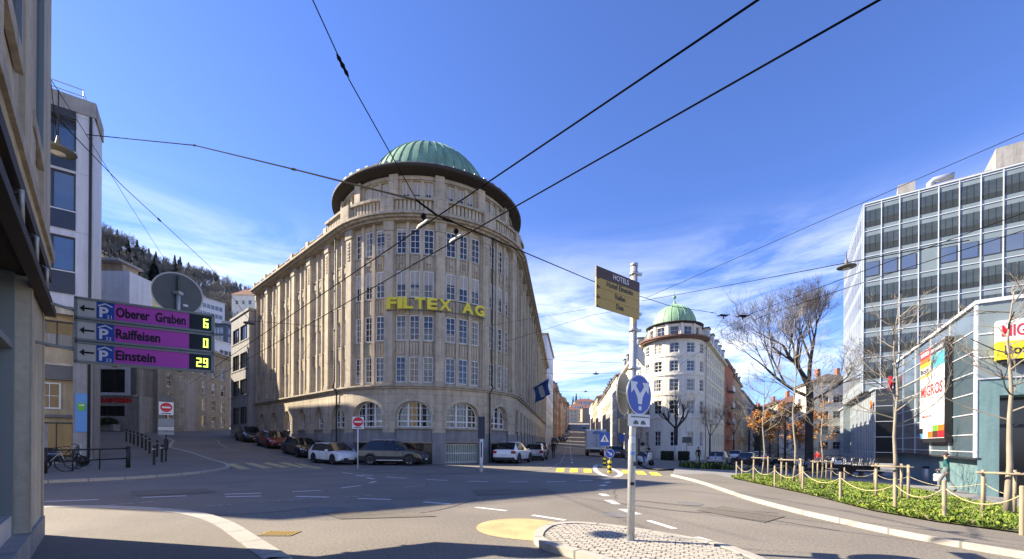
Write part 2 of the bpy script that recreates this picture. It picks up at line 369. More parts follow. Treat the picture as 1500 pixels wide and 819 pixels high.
def text_mesh(s, bold=0.0, spacing=1.0):
    k = (s, bold, spacing)
    if k not in _tm:
        cu = bpy.data.curves.new('lettering', 'FONT'); cu.body = s; cu.size = 1; cu.extrude = .01; cu.offset = bold; cu.resolution_u = 3; cu.space_character = spacing
        ob = bpy.data.objects.new('lettering', cu); C.objects.link(ob)
        me = bpy.data.meshes.new_from_object(ob.evaluated_get(bpy.context.evaluated_depsgraph_get()))
        vs = [tuple(v.co) for v in me.vertices]; fs = [tuple(p.vertices) for p in me.polygons]
        bpy.data.objects.remove(ob); bpy.data.curves.remove(cu); bpy.data.meshes.remove(me)
        xs = [v[0] for v in vs] or [0, 1]; ys = [v[1] for v in vs] or [0, 1]
        _tm[k] = (vs, fs, min(xs), max(xs), min(ys), max(ys))
    return _tm[k]
def tag(o, label=None, cat=None, group=None, kind=None):
    if label: o['label'] = label
    if cat: o['category'] = cat
    if group: o['group'] = group
    if kind: o['kind'] = kind
    return o
def thing(name, loc, label, cat, group=None, rz=0):
    o = bpy.data.objects.new(name, None); C.objects.link(o); o.empty_display_size = .3
    o.location = loc; o.rotation_euler = (0, 0, rz); BASE[o.name] = Vector(loc)
    return tag(o, label, cat, group)
def dup(root, loc, rz=0, label=None, group=None, scale=1):
    def cp(o, par):
        c = o.copy(); C.objects.link(c); c.parent = par
        for ch in KIDS.get(o.name, [k for k in list(o.children)]): cp(ch, c)
        return c
    r = cp(root, None); r.location = loc; r.rotation_euler = (0, 0, rz); r.scale = (scale,) * 3
    if label: r['label'] = label
    if group: r['group'] = group
    return r
KIDS = {}; WR = random.Random(99)
def line_frame(o, d, out=None):
    """Facade frame: s along d from o, outwards = d turned clockwise (to the right of d reversed)."""
    o = Vector((o[0], o[1], 0)); d = Vector((d[0], d[1], 0)).normalized(); nn = Vector((d.y, -d.x, 0)) if out is None else Vector((out[0], out[1], 0)).normalized()
    return lambda s, dd, z: o + d * s + nn * dd + Vector((0, 0, z))
def window(F, a, b, c, e, d, parent, name='window', frame='white_frame', glass='glass', nx=2, nz=2, fw=.06, blind=0., sill=None, step=99., bar=.03):
    """One window: panes, frame and glazing bars in a single mesh, standing at depth d."""
    mb = MB()
    mb.fquad(F, a, b, d, c, e, glass, step); _wr = WR.random()
    if _wr < .30 and glass == 'glass': k_ = a + (b - a) * WR.uniform(.2, .45); mb.fquad(F, a, k_, d + .004, c, e, 'curtain', step); (mb.fquad(F, b - (k_ - a), b, d + .004, c, e, 'curtain', step) if _wr < .2 else None)
    elif _wr < .42 and glass == 'glass': mb.fquad(F, a, b, d + .004, c, c + (e - c) * WR.uniform(.3, .6), 'curtain', step)
    if blind > 0: mb.fbox(F, a + fw, b - fw, d, d + .03, e - (e - c) * blind, e - fw * .5, 'blind', step)
    mb.fbox(F, a, a + fw, d, d + .06, c, e, frame); mb.fbox(F, b - fw, b, d, d + .06, c, e, frame)
    mb.fbox(F, a + fw, b - fw, d, d + .06, c, c + fw, frame, step); mb.fbox(F, a + fw, b - fw, d, d + .06, e - fw, e, frame, step)
    for i in range(1, nx): s = a + (b - a) * i / nx; mb.fbox(F, s - bar / 2, s + bar / 2, d, d + .05, c + fw, e - fw, frame)
    zt = e - (e - c) * blind
    for i in range(1, nz):
        z = c + (e - c) * i / nz
        if z < zt: mb.fbox(F, a + fw, b - fw, d, d + .045, z - bar / 2, z + bar / 2, frame, step)
    if sill: mb.fbox(F, a - .08, b + .08, d, d + sill, c - .1, c - .003, 'stone_trim' if frame != 'dark_frame' else 'concrete', step)
    return mb.build(name, parent)
def drape(polys, dz, m, step=1.6):
    """Flat outlines laid on the ground sheet, dz above it."""
    bm = bmesh.new()
    for poly in polys:
        vs = [bm.verts.new((p[0], p[1], 0)) for p in poly]
        try: bm.faces.new(vs)
        except ValueError: pass
    bmesh.ops.triangulate(bm, faces=bm.faces[:])
    for _ in range(7):
        es = [e for e in bm.edges if e.calc_length() > step]
        if not es: break
        bmesh.ops.subdivide_edges(bm, edges=es, cuts=1); bmesh.ops.triangulate(bm, faces=bm.faces[:])
    bm.normal_update()
    for f in bm.faces:
        if f.normal.z < 0: f.normal_flip()
    for v in bm.verts: v.co.z = gz(v.co.x, v.co.y) + dz
    bm.verts.index_update()
    mb = MB(); mb.mesh([tuple(v.co) for v in bm.verts], [[v.index for v in f.verts] for f in bm.faces], m); bm.free()
    return mb
def smooth_line(pts, n=6):
    """Catmull-Rom through 2-D or 3-D points."""
    P_ = [Vector(p) for p in pts]; o = []
    for i in range(len(P_) - 1):
        a, b, c, d = P_[max(i-1, 0)], P_[i], P_[i+1], P_[min(i+2, len(P_)-1)]
        for k in range(n):
            t = k / n; o.append(.5 * ((2*b) + (c-a)*t + (2*a-5*b+4*c-d)*t*t + (3*b-a-3*c+d)*t**3))
    return o + [P_[-1]]
def ribbon(pts, wd, side=0):
    """Outline of a band of width wd along 2-D points (side 0 centred, 1 to the left, -1 to the right)."""
    P_ = [Vector((p[0], p[1])) for p in pts]; l, r = [], []
    for i, p in enumerate(P_):
        d = (P_[min(i+1, len(P_)-1)] - P_[max(i-1, 0)]).normalized(); nn = Vector((-d.y, d.x))
        a, b = {0: (.5, -.5), 1: (1, 0), -1: (0, -1)}[side]
        l.append(p + nn * wd * a); r.append(p + nn * wd * b)
    return l, r
def band_mesh(mb, pts, wd, z0, z1, m, side=0):
    """Raised strip that follows the ground (kerbs)."""
    l, r = ribbon(pts, wd, side); s = 0
    for i in range(len(l) - 1):
        ds = (Vector(pts[i+1][:2]) - Vector(pts[i][:2])).length
        q = [on(*l[i]), on(*r[i]), on(*r[i+1]), on(*l[i+1])]
        lo = [p + Vector((0, 0, z0)) for p in q]; hi = [p + Vector((0, 0, z1)) for p in q]
        uv = [(s, .1), (s, .1), (s + ds, .1), (s + ds, .1)]
        mb.face(hi, m, uv); mb.face([lo[0], lo[3], hi[3], hi[0]], m, [(s, 0), (s+ds, 0), (s+ds, .1), (s, .1)]); mb.face([lo[2], lo[1], hi[1], hi[2]], m, [(s+ds, 0), (s, 0), (s, .1), (s+ds, .1)])
        if i == 0: mb.face([lo[1], lo[0], hi[0], hi[1]], m)
        if i == len(l) - 2: mb.face([lo[3], lo[2], hi[2], hi[3]], m)
        s += ds
def flat_band(mb, pts, wd, dz, m, side=0):
    l, r = ribbon(pts, wd, side)
    for i in range(len(l) - 1): mb.face([on(*r[i], dz), on(*r[i+1], dz), on(*l[i+1], dz), on(*l[i], dz)], m)
# ================================================================== ground, roads, markings
def axis(lo, hi, step, far):
    a = [lo + i * step for i in range(int((hi - lo) / step) + 1)]
    d = step
    x = hi
    while x < far[1]: d *= 1.35; x += d; a.append(x)
    d = step; x = lo
    while x > far[0]: d *= 1.35; x -= d; a.insert(0, x)
    return a
gx, gy = axis(-70, 80, 1.0, (-1600, 1600)), axis(-12, 130, 1.0, (-300, 2200))
mb = MB(); nx_ = len(gx)
mb.mesh([(x, y, gz(x, y) if -200 < x < 200 and y < 420 else gz0(x, y)) for y in gy for x in gx], [(j*nx_+i, j*nx_+i+1, (j+1)*nx_+i+1, (j+1)*nx_+i) for j in range(len(gy)-1) for i in range(nx_-1)], 'asphalt')
tag(mb.build('road'), kind='structure')
def gp(l, dz=0): return [G(a, b, dz).xy for a, b in l]
def raised(name, poly, h, m):
    o = drape([poly], h, m).build(name); tag(o, kind='structure'); return o
def kerb(line, h=.11, wd=.16, side=0, m='kerb'):
    mb = MB(); band_mesh(mb, line, wd, -.02, h, m, side); tag(mb.build('kerb'), kind='structure')
# pavement on the far left, in front of the white office building
lk = smooth_line(gp([(40, 709), (60, 708), (204, 701), (290, 694), (326, 688), (331, 685), (324, 680), (302, 673.5), (269, 662.5), (245, 657)]), 4)
tail = [Vector((-30.5, 38)), Vector((-36, 43)), Vector((-52, 47)), Vector((-70, 40)), Vector((-70, 18)), Vector((-22, 9))]
raised('pavement', [*lk, *tail], .10, 'pavement'); kerb([*lk, Vector((-30.5, 38)), Vector((-36, 43))], .105, .2, -1)
# near pavement at the bottom left, with its pale stone edge
nk = smooth_line(gp([(30, 745), (60, 744), (153, 743.5), (245, 748), (300, 755), (340, 768), (375, 789), (405, 808), (428, 822)]), 4) + [Vector((-3.0, 4.8)), Vector((-2.6, 3.6)), Vector((-2.4, 0)), Vector((-2.4, -12))]
raised('pavement', [*nk, Vector((-30, -12)), Vector((-30, 9.5))], .045, 'pavement'); 
mb = MB(); band_mesh(mb, nk, .30, -.02, .052, 'kerb', -1); tag(mb.build('kerb'), kind='structure')
# apron in front of the big stone building: flush asphalt behind a pale line
fk = smooth_line(gp([(318, 645), (334, 656.5), (395, 666), (458, 678.5), (534, 690), (620, 693), (713, 693), (762, 691), (800, 687.5), (818, 679), (825, 671), (830, 651), (833, 640)]), 5)
raised('apron', [*fk, Vector((12, 90)), Vector((4, 80)), Vector((-4, 45)), Vector((-20, 45)), Vector((-26, 52)), Vector((-36, 60))], .012, 'pavement')
mb = MB(); flat_band(mb, fk, .13, .018, 'road_white_worn'); tag(mb.build('edge_line'), kind='structure')
# right-hand kerb, pavement and plaza
rk = smooth_line(gp([(985, 697.5), (1012, 704), (1036, 711), (1094, 731), (1155, 748), (1220, 763.5), (1338, 789), (1500, 818), (1620, 838)]), 4)
plz = [*rk, Vector((22, 4)), Vector((60, 2)), Vector((66, 45)), Vector((82, 108)), Vector((70, 108)), Vector((36, 52)), Vector((24, 36)), Vector((15, 30.5)), Vector((11, 28.5))]
raised('plaza', plz, .10, 'plaza'); kerb(rk, .105, .16, 0)
bed_near = gp([(1072, 701), (1100, 707), (1180, 724), (1277, 749), (1374, 766), (1500, 783), (1600, 800)], .1)
bed_far = gp([(1620, 775), (1500, 751), (1423, 737), (1331, 717), (1277, 710.5), (1180, 703), (1130, 697), (1090, 696)], .1)
raised('side_pavement', [*rk, *bed_near[::-1], Vector(gp([(1045, 694)], .1)[0]), Vector(gp([(1005, 695)], .1)[0])], .108, 'pavement')
bed = [*bed_near, *bed_far]
raised('planting_bed', bed, .135, 'soil')
# pavement round the pale corner building with its dome
raised('pavement', gp([(962, 690), (1040, 684.5)], 0) + [Vector((27.5, 44)), Vector((34, 54)), Vector((60, 95)), Vector((45, 100)), Vector((24, 60)), Vector((34, 130)), Vector((20.5, 120)), Vector((14.5, 62)), Vector((13.2, 47))] + gp([(930, 679), (948, 687)]), .09, 'pavement')
# yellow surfacing and cobbled refuge
yel = smooth_line(gp([(789, 793), (745, 789), (712, 783), (698, 775), (704, 767), (728, 761.5), (765, 760), (800, 763), (838, 769.5), (860, 772)]), 4)
tag(drape([[*yel, G(830, 790).xy]], .005, 'yellow_surface', .5).build('yellow_surfacing'), kind='structure')
isl = smooth_line(gp([(889, 824), (840, 810), (806, 801), (791, 793), (789, 787), (795, 779), (808, 772.5), (834, 769.5), (862, 770.5), (905, 775), (950, 782), (1000, 791), (1050, 801), (1110, 823), (1180, 860)], .06), 4)
isl_poly = [*isl, G(960, 860).xy]
def inside(p, poly):
    x, y = p[0], p[1]; c = False; n = len(poly)
    for i in range(n):
        a, b = poly[i], poly[(i+1) % n]
        if (a[1] > y) != (b[1] > y) and x < (b[0]-a[0]) * (y-a[1]) / (b[1]-a[1]) + a[0]: c = not c
    return c
raised('traffic_island', isl_poly, .10, 'cobble_joint'); kerb([*isl, G(960, 860).xy, isl[0]], .118, .15, 0)
rnd = random.Random(4); mb = MB(); e1 = Vector((.93, -.37)); e2 = Vector((.37, .93)); o0 = G(900, 800).xy
for i in range(-40, 60):
    for j in range(-40, 40):
        p = o0 + e1 * (i * .118 + (.06 if j % 2 else 0)) + e2 * j * .112
        if all(inside(p + Vector((a, b)), isl_poly) for a, b in ((.15, 0), (-.15, 0), (0, .15), (0, -.15))):
            mb.box((p.x + rnd.uniform(-.006, .006), p.y + rnd.uniform(-.006, .006), .102 + gz(p.x, p.y) + rnd.uniform(-.004, .004)), (rnd.uniform(.098, .112), rnd.uniform(.094, .106), .03), 'cobble', math.atan2(e1.y, e1.x) + rnd.uniform(-.10, .10), .93)
tag(mb.build('cobbles'), kind='structure')
# painted lines
def dash(a, b, wd, m='road_white', dz=.006):
    p, q = G(*a).xy, G(*b).xy; mb = MB(); n = max(1, int((q - p).length / 1.0)); flat_band(mb, [p.lerp(q, i / n) for i in range(n + 1)], wd, dz, m); return tag(mb.build('lane_mark'), kind='structure')
for a, b in [((329, 724.4), (383, 722.5)), ((330, 728), (382, 727)), ((428, 720.6), (470, 718.4)), ((433.5, 727.5), (482, 728.5)), ((500, 715), (528, 711.5)), ((525, 730.7), (572.5, 732)), ((566, 699), (596, 701)),
             ((501, 692.5), (516.5, 694)), ((521, 696), (532, 698)), ((529, 695.6), (546, 697)), ((537, 699.7), (548, 702)), ((541, 707.7), (551, 705.4)), ((65.5, 735), (144, 732)), ((208, 729), (273.5, 726.6)),
             ((620, 735.5), (659, 738.7)), ((697, 743.5), (742, 748.6)), ((780, 755), (828.5, 762.5)), ((624.5, 702.6), (656, 704)), ((686, 705), (716, 706)), ((746, 706), (774.5, 706)), ((801, 705.6), (828, 705.6)), ((848, 704.8), (868, 704)),
             ((950, 763), (988.7, 775)), ((1019, 787), (1075, 803))]: dash(a, b, .14)
for a, b in [((592, 714), (620, 712)), ((382, 735), (452, 731)), ((452, 731), (546, 726)), ((158, 740), (225, 735)), ((300, 742), (340, 739))]: dash(a, b, .11, 'road_white_worn')
for a, b in [((883, 703), (893, 702.4)), ((887, 707.5), (893, 706)), ((880.6, 712), (886.5, 710.4)), ((878.5, 717.6), (883.3, 716.8)), ((881, 723.5), (888.6, 727)), ((890.5, 732.8), (904, 739)), ((911, 746), (934, 754))]: dash(a, b, .22)
def patch(name, qs, m, dz=.006):
    return tag(drape([gp(q) for q in qs], dz, m, .8).build(name), kind='structure')
patch('crossing_stripes', [[(814, 691.5), (826, 691.6), (827, 686), (816, 686)], [(834, 692), (846, 692), (846.5, 686.4), (835.5, 686.4)], [(855, 692.4), (867, 692.6), (866, 687), (855, 687)], [(913, 694), (924, 694.4), (920, 689.2), (910, 689)], [(934, 695), (948, 695.6), (942, 690.5), (929, 690)], [(955, 696.5), (970, 697), (962, 692), (950, 691.3)]], 'road_yellow')
patch('crossing_stripes', [[(330, 680), (343, 679), (368, 687), (352, 688)], [(358, 678.7), (370, 678.2), (400, 685.5), (386, 686.5)], [(384, 678), (395, 677.5), (427, 684.2), (413, 685.5)], [(408, 677.6), (420, 677.8), (452, 684.5), (438, 685.2)], [(432, 679), (442, 679.5), (474, 686.2), (462, 686.8)]], 'road_yellow_worn')
loop = smooth_line(gp([(872, 682), (872, 688), (879, 694), (892, 698.5), (903, 698.5), (909, 694.5), (902, 689), (888, 684), (878, 681), (872, 682)]), 5)
mb = MB(); flat_band(mb, loop, .26, .007, 'road_white'); tag(mb.build('lane_mark'), kind='structure')
# centre line and edge lines of the street climbing away, and the one on the left
mb = MB()
for k in range(28):
    y0 = 33 + k * 6.2; x = lambda y: 4.3 + .135 * (y - 30)
    flat_band(mb, [Vector((x(y0 + d), y0 + d)) for d in (0, 1.2, 2.4)], .14, .008, 'road_white')
x = lambda y: 9.6 + .14 * (y - 30)
flat_band(mb, [Vector((x(30 + d), 30 + d)) for d in range(0, 200, 3)], .12, .008, 'road_white_worn')
tag(mb.build('lane_mark'), kind='structure')
mb = MB(); F0 = Vector((-12.66, 32.2)); LD = Vector((-.737, .676)); LN = Vector((-.676, -.737))
for k in range(9):
    for nn_ in (9.2,):
        a = F0 + LD * (3 + k * 4.2) + LN * (nn_ - .02 * k * k); b = a + LD * 1.8
        flat_band(mb, [a, b], .14, .008, 'road_white')
tag(mb.build('lane_mark'), kind='structure')
for q in ([(470, 752), (600, 749), (640, 757), (500, 761)], [(1060, 742), (1150, 757), (1120, 766), (1020, 748)], [(190, 720), (300, 716), (320, 722), (200, 727)], [(690, 718), (800, 716), (815, 722), (700, 726)]):
    tag(drape([gp(q)], .012, 'asphalt_patch', .8).build('road_patch'), kind='structure')
rc = random.Random(14)
for x0_, y0_, a_ in ((-6, 11, .2), (3, 12, 1.1), (7, 9.5, -.3), (-3, 15, 2.2), (1, 18, .7), (9, 14, .1), (-9, 13, .9), (5, 20, -.6)):
    mb = MB(); pts = [Vector((x0_, y0_))]
    for _ in range(14): a_ += rc.uniform(-.55, .55); pts.append(pts[-1] + Vector((cos(a_), sin(a_))) * .28)
    flat_band(mb, pts, .022, .0045, 'tar'); tag(mb.build('road_crack'), kind='structure')
for l in ([(905, 737), (985, 748), (1080, 755), (1230, 778)], [(930, 733), (1020, 742), (1140, 752)], [(255, 757), (380, 752), (470, 742)], [(560, 756), (640, 748), (700, 731)]):
    mb = MB(); flat_band(mb, smooth_line(gp(l), 6), .035, .005, 'tar'); tag(mb.build('tar_seam'), kind='structure')
# iron covers
def cover(px, py, r, label, square=False):
    p = G(px, py); mb = MB()
    if square:
        for i in range(9): mb.box((p.x - r + i * r / 4, p.y, p.z + .008), (r * .12, r * 1.3, .012), 'sign_ochre')
        mb.box((p.x, p.y, p.z + .004), (r * 2.2, r * 1.5, .006), 'concrete_dark')
        o = mb.build('drain_grate', None, p); tag(o, label, 'drain grate')
    else:
        mb.lathe((p.x, p.y, p.z + .003), [(r, 0), (r, .006), (r * .93, .008), (r * .9, .004), (r * .5, .005), (r * .45, .007), (.001, .007)], 'concrete_dark', 28, smooth=False)
        o = mb.build('manhole_cover', None, p); tag(o, label, 'manhole cover')
cover(480, 747, .45, 'round iron manhole cover set in the shaded road between worn white lines')
cover(240, 776, .34, 'round iron manhole cover in the sunlit pavement near the shop corner')
cover(905, 754, .36, 'round dark manhole cover beside the signpost island')
cover(560, 741, .30, 'small round iron cover in the shaded road left of the yellow surfacing'); cover(1010, 738, .33, 'round iron manhole cover in the sunlit road near the curved kerb'); cover(350, 712, .33, 'round iron cover in the shaded road before the worn yellow crossing')
cover(410, 782, .26, 'ochre striped drain grate against the pale curved kerb', True)

# ================================================================== the big rounded stone building
FC, FR = Vector((-7.46, 37.9)), 7.7
A0 = math.atan2(-.981, .193)
AL, AR = A0 + R(-53.7), A0 + R(71.8)
ARC = R(125.5) * FR; BAY = R(25.87) * FR
L1 = 6 * BAY - R(7.2) * FR
RDIR = Vector((.124, .992)).normalized(); NR = Vector((.992, -.124)); NL = Vector((cos(AL), sin(AL))); LDIR = Vector((sin(AL), -cos(AL)))   # LDIR: away along the left facade
def FF(s, d, z):
    if s < L1: p = FC + NL * (FR + d) + LDIR * (L1 - s)
    elif s < L1 + ARC:
        a = AL + (s - L1) / FR; p = FC + Vector((cos(a), sin(a))) * (FR + d)
    else:
        nr = Vector((cos(AR), sin(AR))); p = FC + nr * (FR + d) + Vector((-sin(AR), cos(AR))) * (s - L1 - ARC)
    return Vector((p.x, p.y, z))
NB = 26; SE = NB * BAY
fil = thing('office_building', (FC.x, FC.y, 0), 'big rounded sandstone corner building with tall pilasters, arched windows and green copper dome', 'building')
W = MB(); ST = .75
zb = lambda s: -1.0
arches = []
for k in range(NB):
    a, b = k * BAY, (k + 1) * BAY; m = (a + b) / 2
    hw = 1.28 if k in (6, 7, 8) else (1.05 if k in (5, 9) else .8)
    zs, zr = 3.35, 1.12 if k in (6, 7, 8) else 1.05
    if k in (6, 7, 8): zs, zr = 3.5, .98
    F_ = FF
    # ground floor: granite plinth, then stone with an arched opening
    W.fquad(FF, a, m - hw, .30, -1.5, 2.24, 'granite', ST); W.fquad(FF, m + hw, b, .30, -1.5, 2.24, 'granite', ST)
    W.fquad(FF, m - hw, m + hw, .18, 1.62, 2.5, 'granite', ST); W.fbox(FF, m - hw, m + hw, .0, .36, 2.5, 2.62, 'stone_trim', ST)
    W.fquad(FF, a, m - hw, .26, 2.24, 5.45, 'stone', ST); W.fquad(FF, m + hw, b, .26, 2.24, 5.45, 'stone', ST)
    n = 12; prev = None
    for i in range(n + 1):
        s = m - hw + 2 * hw * i / n; z = zs + zr * math.sqrt(max(0, 1 - ((s - m) / hw) ** 2)); cur = (s, z)
        if prev:
            W.face([FF(prev[0], .26, prev[1]), FF(s, .26, z), FF(s, .26, 5.45), FF(prev[0], .26, 5.45)], 'stone', [prev, cur, (s, 5.45), (prev[0], 5.45)])
            W.face([FF(prev[0], -.25, prev[1]), FF(s, -.25, z), FF(s, .26, z), FF(prev[0], .26, prev[1])], 'stone_plain')
            # voussoir ring, slightly proud
            W.face([FF(prev[0], .285, prev[1]), FF(s, .285, z), FF(m + (s - m) * 1.16, .285, zs + (z - zs) * 1.18 + .02), FF(m + (prev[0] - m) * 1.16, .285, zs + (prev[1] - zs) * 1.18 + .02)], 'stone_plain')
        prev = cur
    for s, fl in ((m - hw, 0), (m + hw, 1)):
        q = [FF(s, .26, 2.62), FF(s, -.25, 2.62), FF(s, -.25, zs), FF(s, .26, zs)]; W.face(q[::-1] if fl else q, 'stone_plain')
        q = [FF(s, .30, -1.5), FF(s, -.25, -1.5), FF(s, -.25, 2.5), FF(s, .30, 2.5)]; W.face(q[::-1] if fl else q, 'granite')
    arches.append((k, m, hw, zs, zr))
    # upper storeys: back wall, spandrel panels with flutes, mullion piers
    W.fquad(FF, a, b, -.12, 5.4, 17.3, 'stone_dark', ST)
    w0, w1 = a + .42, b - .42; p3 = (w1 - w0 - .46) / 3
    for (z0, z1) in ((5.62, 5.80), (7.68, 8.78), (10.63, 11.85), (13.80, 14.95), (16.78, 17.2)):
        W.fbox(FF, w0 - .1, w1 + .1, -.1, .10, z0, z1, 'stone_plain', ST)
        if z1 - z0 > .5:
            for q in range(3):
                s0 = w0 + q * (p3 + .23)
                for r in range(3): W.fbox(FF, s0 + p3 * (.12 + .28 * r), s0 + p3 * (.12 + .28 * r) + p3 * .17, .10, .16, z0 + .12, z1 - .12, 'stone_plain')
                if z0 > 13: W.fbox(FF, s0 + p3 * .3, s0 + p3 * .7, .16, .21, z0 + .45, z1 - .3, 'stone_trim')
            W.fbox(FF, w0, w1, .10, .19, z1 - .09, z1, 'stone_trim', ST)
    for q in (1, 2):
        s0 = w0 + q * p3 + (q - 1) * .23; W.fbox(FF, s0, s0 + .23, -.1, .26, 5.62, 17.2, 'stone_plain')
W.fquad(FF, 0, SE, -.4, 17.3, 17.5, 'roof_dark', 2)
# end walls, back and flat roof
e0, e1_ = FF(0, -.12, 0), FF(SE, .26, 0)
bk = [Vector((-15, 62)), Vector((-4, 92))]
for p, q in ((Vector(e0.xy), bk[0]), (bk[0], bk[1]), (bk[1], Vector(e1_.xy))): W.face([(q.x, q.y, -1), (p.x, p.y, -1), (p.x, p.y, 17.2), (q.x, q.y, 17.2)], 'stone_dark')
W.face([FF(SE, .26, -1), FF(SE, -14, -1), FF(SE, -14, 17.2), FF(SE, .26, 17.2)], 'stone')
roof = [FF(s, .2, 17.45) for s in [i * SE / 80 for i in range(81)]] + [Vector((*bk[1], 17.45)), Vector((*bk[0], 17.45))]
W.face(roof, 'roof_dark')
wall = W.build('wall', fil)
for k in range(NB + 1):
    s = k * BAY; mb = MB(); hw = .40
    a, b = max(0, s - hw), min(SE, s + hw)
    mb.fbox(FF, a, b, -.12, .26, 5.62, 17.2, 'stone', ST); mb.fbox(FF, a + .1, b - .1, .26, .44, 5.9, 16.5, 'stone_plain', ST)
    mb.fbox(FF, a + .03, b - .03, .26, .50, 16.5, 17.15, 'stone_trim', ST); mb.fbox(FF, a + .04, b - .04, .26, .48, 5.62, 5.9, 'stone_trim', ST)
    if 4 <= k <= 11:
        for r in range(6): mb.fbox(FF, s - .12, s + .12, .44, .48, 14.9 + r * .24, 15.05 + r * .24, 'stone_trim')
    mb.build('pilaster', fil)
mb = MB()
mb.fbox(FF, 0, SE, .2, .42, 5.36, 5.50, 'stone_trim', ST); mb.fbox(FF, 0, SE, .2, .55, 5.50, 5.62, 'stone_trim', ST)
mb.build('string_course', fil)
mb = MB()
for d, z0, z1 in ((.58, 17.15, 17.28), (.82, 17.28, 17.42), (1.0, 17.42, 17.58)): mb.fbox(FF, 0, SE, -.1, d, z0, z1, 'stone_trim', ST)
mb.build('cornice', fil)
# parapet: balusters round the corner, plain attic blocks along both wings
mb = MB(); sa, sb = 5.1 * BAY, 10.6 * BAY
mb.fbox(FF, sa, sb, .40, .72, 17.58, 17.78, 'stone_trim', .5); mb.fbox(FF, sa, sb, .36, .76, 18.5, 18.68, 'stone_trim', .5); mb.fquad(FF, sa, sb, .46, 17.6, 18.6, 'stone_plain', .5)
s = sa + .1
while s < sb: mb.fbox(FF, s, s + .17, .44, .60, 17.78, 18.5, 'stone_plain'); s += .27
for k in range(6, 11): mb.fbox(FF, k * BAY - .45, k * BAY + .45, .34, .82, 17.58, 18.72, 'stone', .5)
mb.build('balustrade', fil)
for lo, hi in ((0, 6), (10, NB)):
    mb = MB()
    for k in range(lo, hi):
        a = k * BAY; b = a + BAY
        if lo == 0 and k == 5: b = 5.1 * BAY
        if lo == 10 and k == 10: a = 10.6 * BAY
        mb.fbox(FF, a, b, -.2, .55, 17.58, 17.9, 'stone_trim', 1, back=True)
        for c in (.28, .72): 
            s = k * BAY + BAY * c
            if a < s < b: mb.fbox(FF, s - .45, s + .45, -.2, .50, 17.9, 18.16, 'stone', back=True); mb.fbox(FF, s - .5, s + .5, -.25, .58, 18.16, 18.24, 'stone_trim', back=True)
        if a <= k * BAY + .1: mb.fbox(FF, k * BAY - .2 if k else 0, k * BAY + .3, -.2, .65, 17.9, 18.4, 'stone_plain', back=True)
    mb.build('parapet', fil)
# windows: tower one by one, left wing by bay, the wing in grazing view as one
rw = random.Random(11)
floors = ((5.82, 7.66), (8.80, 10.61), (11.87, 13.78), (14.97, 16.76))
for k in range(6):
    a = k * BAY + .42; p3 = (BAY - .84 - .46) / 3
    for (z0, z1) in floors:
        mb = MB(); bl = rw.choice((0, 0, .35, .5, .2)) if z0 > 8 else 0
        for q in range(3):
            s = a + q * (p3 + .23)
            mb.fquad(FF, s, s + p3, .01, z0, z1, 'glass', ST)
            if bl: mb.fbox(FF, s + .03, s + p3 - .03, .01, .03, z1 - (z1 - z0) * bl, z1, 'blind')
            for (x0, x1) in ((s, s + .06), (s + p3 - .06, s + p3), (s + p3 / 2 - .02, s + p3 / 2 + .02)): mb.fbox(FF, x0, x1, .01, .07, z0, z1, 'white_frame')
            for z in (z0, z0 + (z1 - z0) * .36, z0 + (z1 - z0) * .68, z1 - .07): mb.fbox(FF, s, s + p3, .01, .06, z, z + .07, 'white_frame')
        mb.build('window', fil)
for k in range(6, 10):
    a = k * BAY + .42; p3 = (BAY - .84 - .46) / 3
    for fi, (z0, z1) in enumerate(floors):
        for q in range(3):
            s = a + q * (p3 + .23); bl = 0
            if fi == 2: bl = .42 + .08 * rw.random()
            elif fi == 3: bl = rw.choice((0, 0, .15))
            window(FF, s, s + p3, z0, z1, .01, fil, nx=2, nz=4, fw=.07, blind=bl, step=ST, bar=.035)
mb = MB()
for k in range(10, NB):
    a = k * BAY + .42; p3 = (BAY - .84 - .46) / 3
    for (z0, z1) in floors:
        for q in range(3):
            s = a + q * (p3 + .23); mb.fquad(FF, s, s + p3, .01, z0, z1, 'glass', ST); mb.fbox(FF, s + p3 / 2 - .03, s + p3 / 2 + .03, .01, .06, z0, z1, 'white_frame'); mb.fbox(FF, s, s + p3, .01, .05, z0 + .6, z0 + .66, 'white_frame'); mb.fbox(FF, s, s + .06, .01, .06, z0, z1, 'white_frame'); mb.fbox(FF, s + p3 - .06, s + p3, .01, .06, z0, z1, 'white_frame')
tag(mb.build('window', fil), kind='stuff')
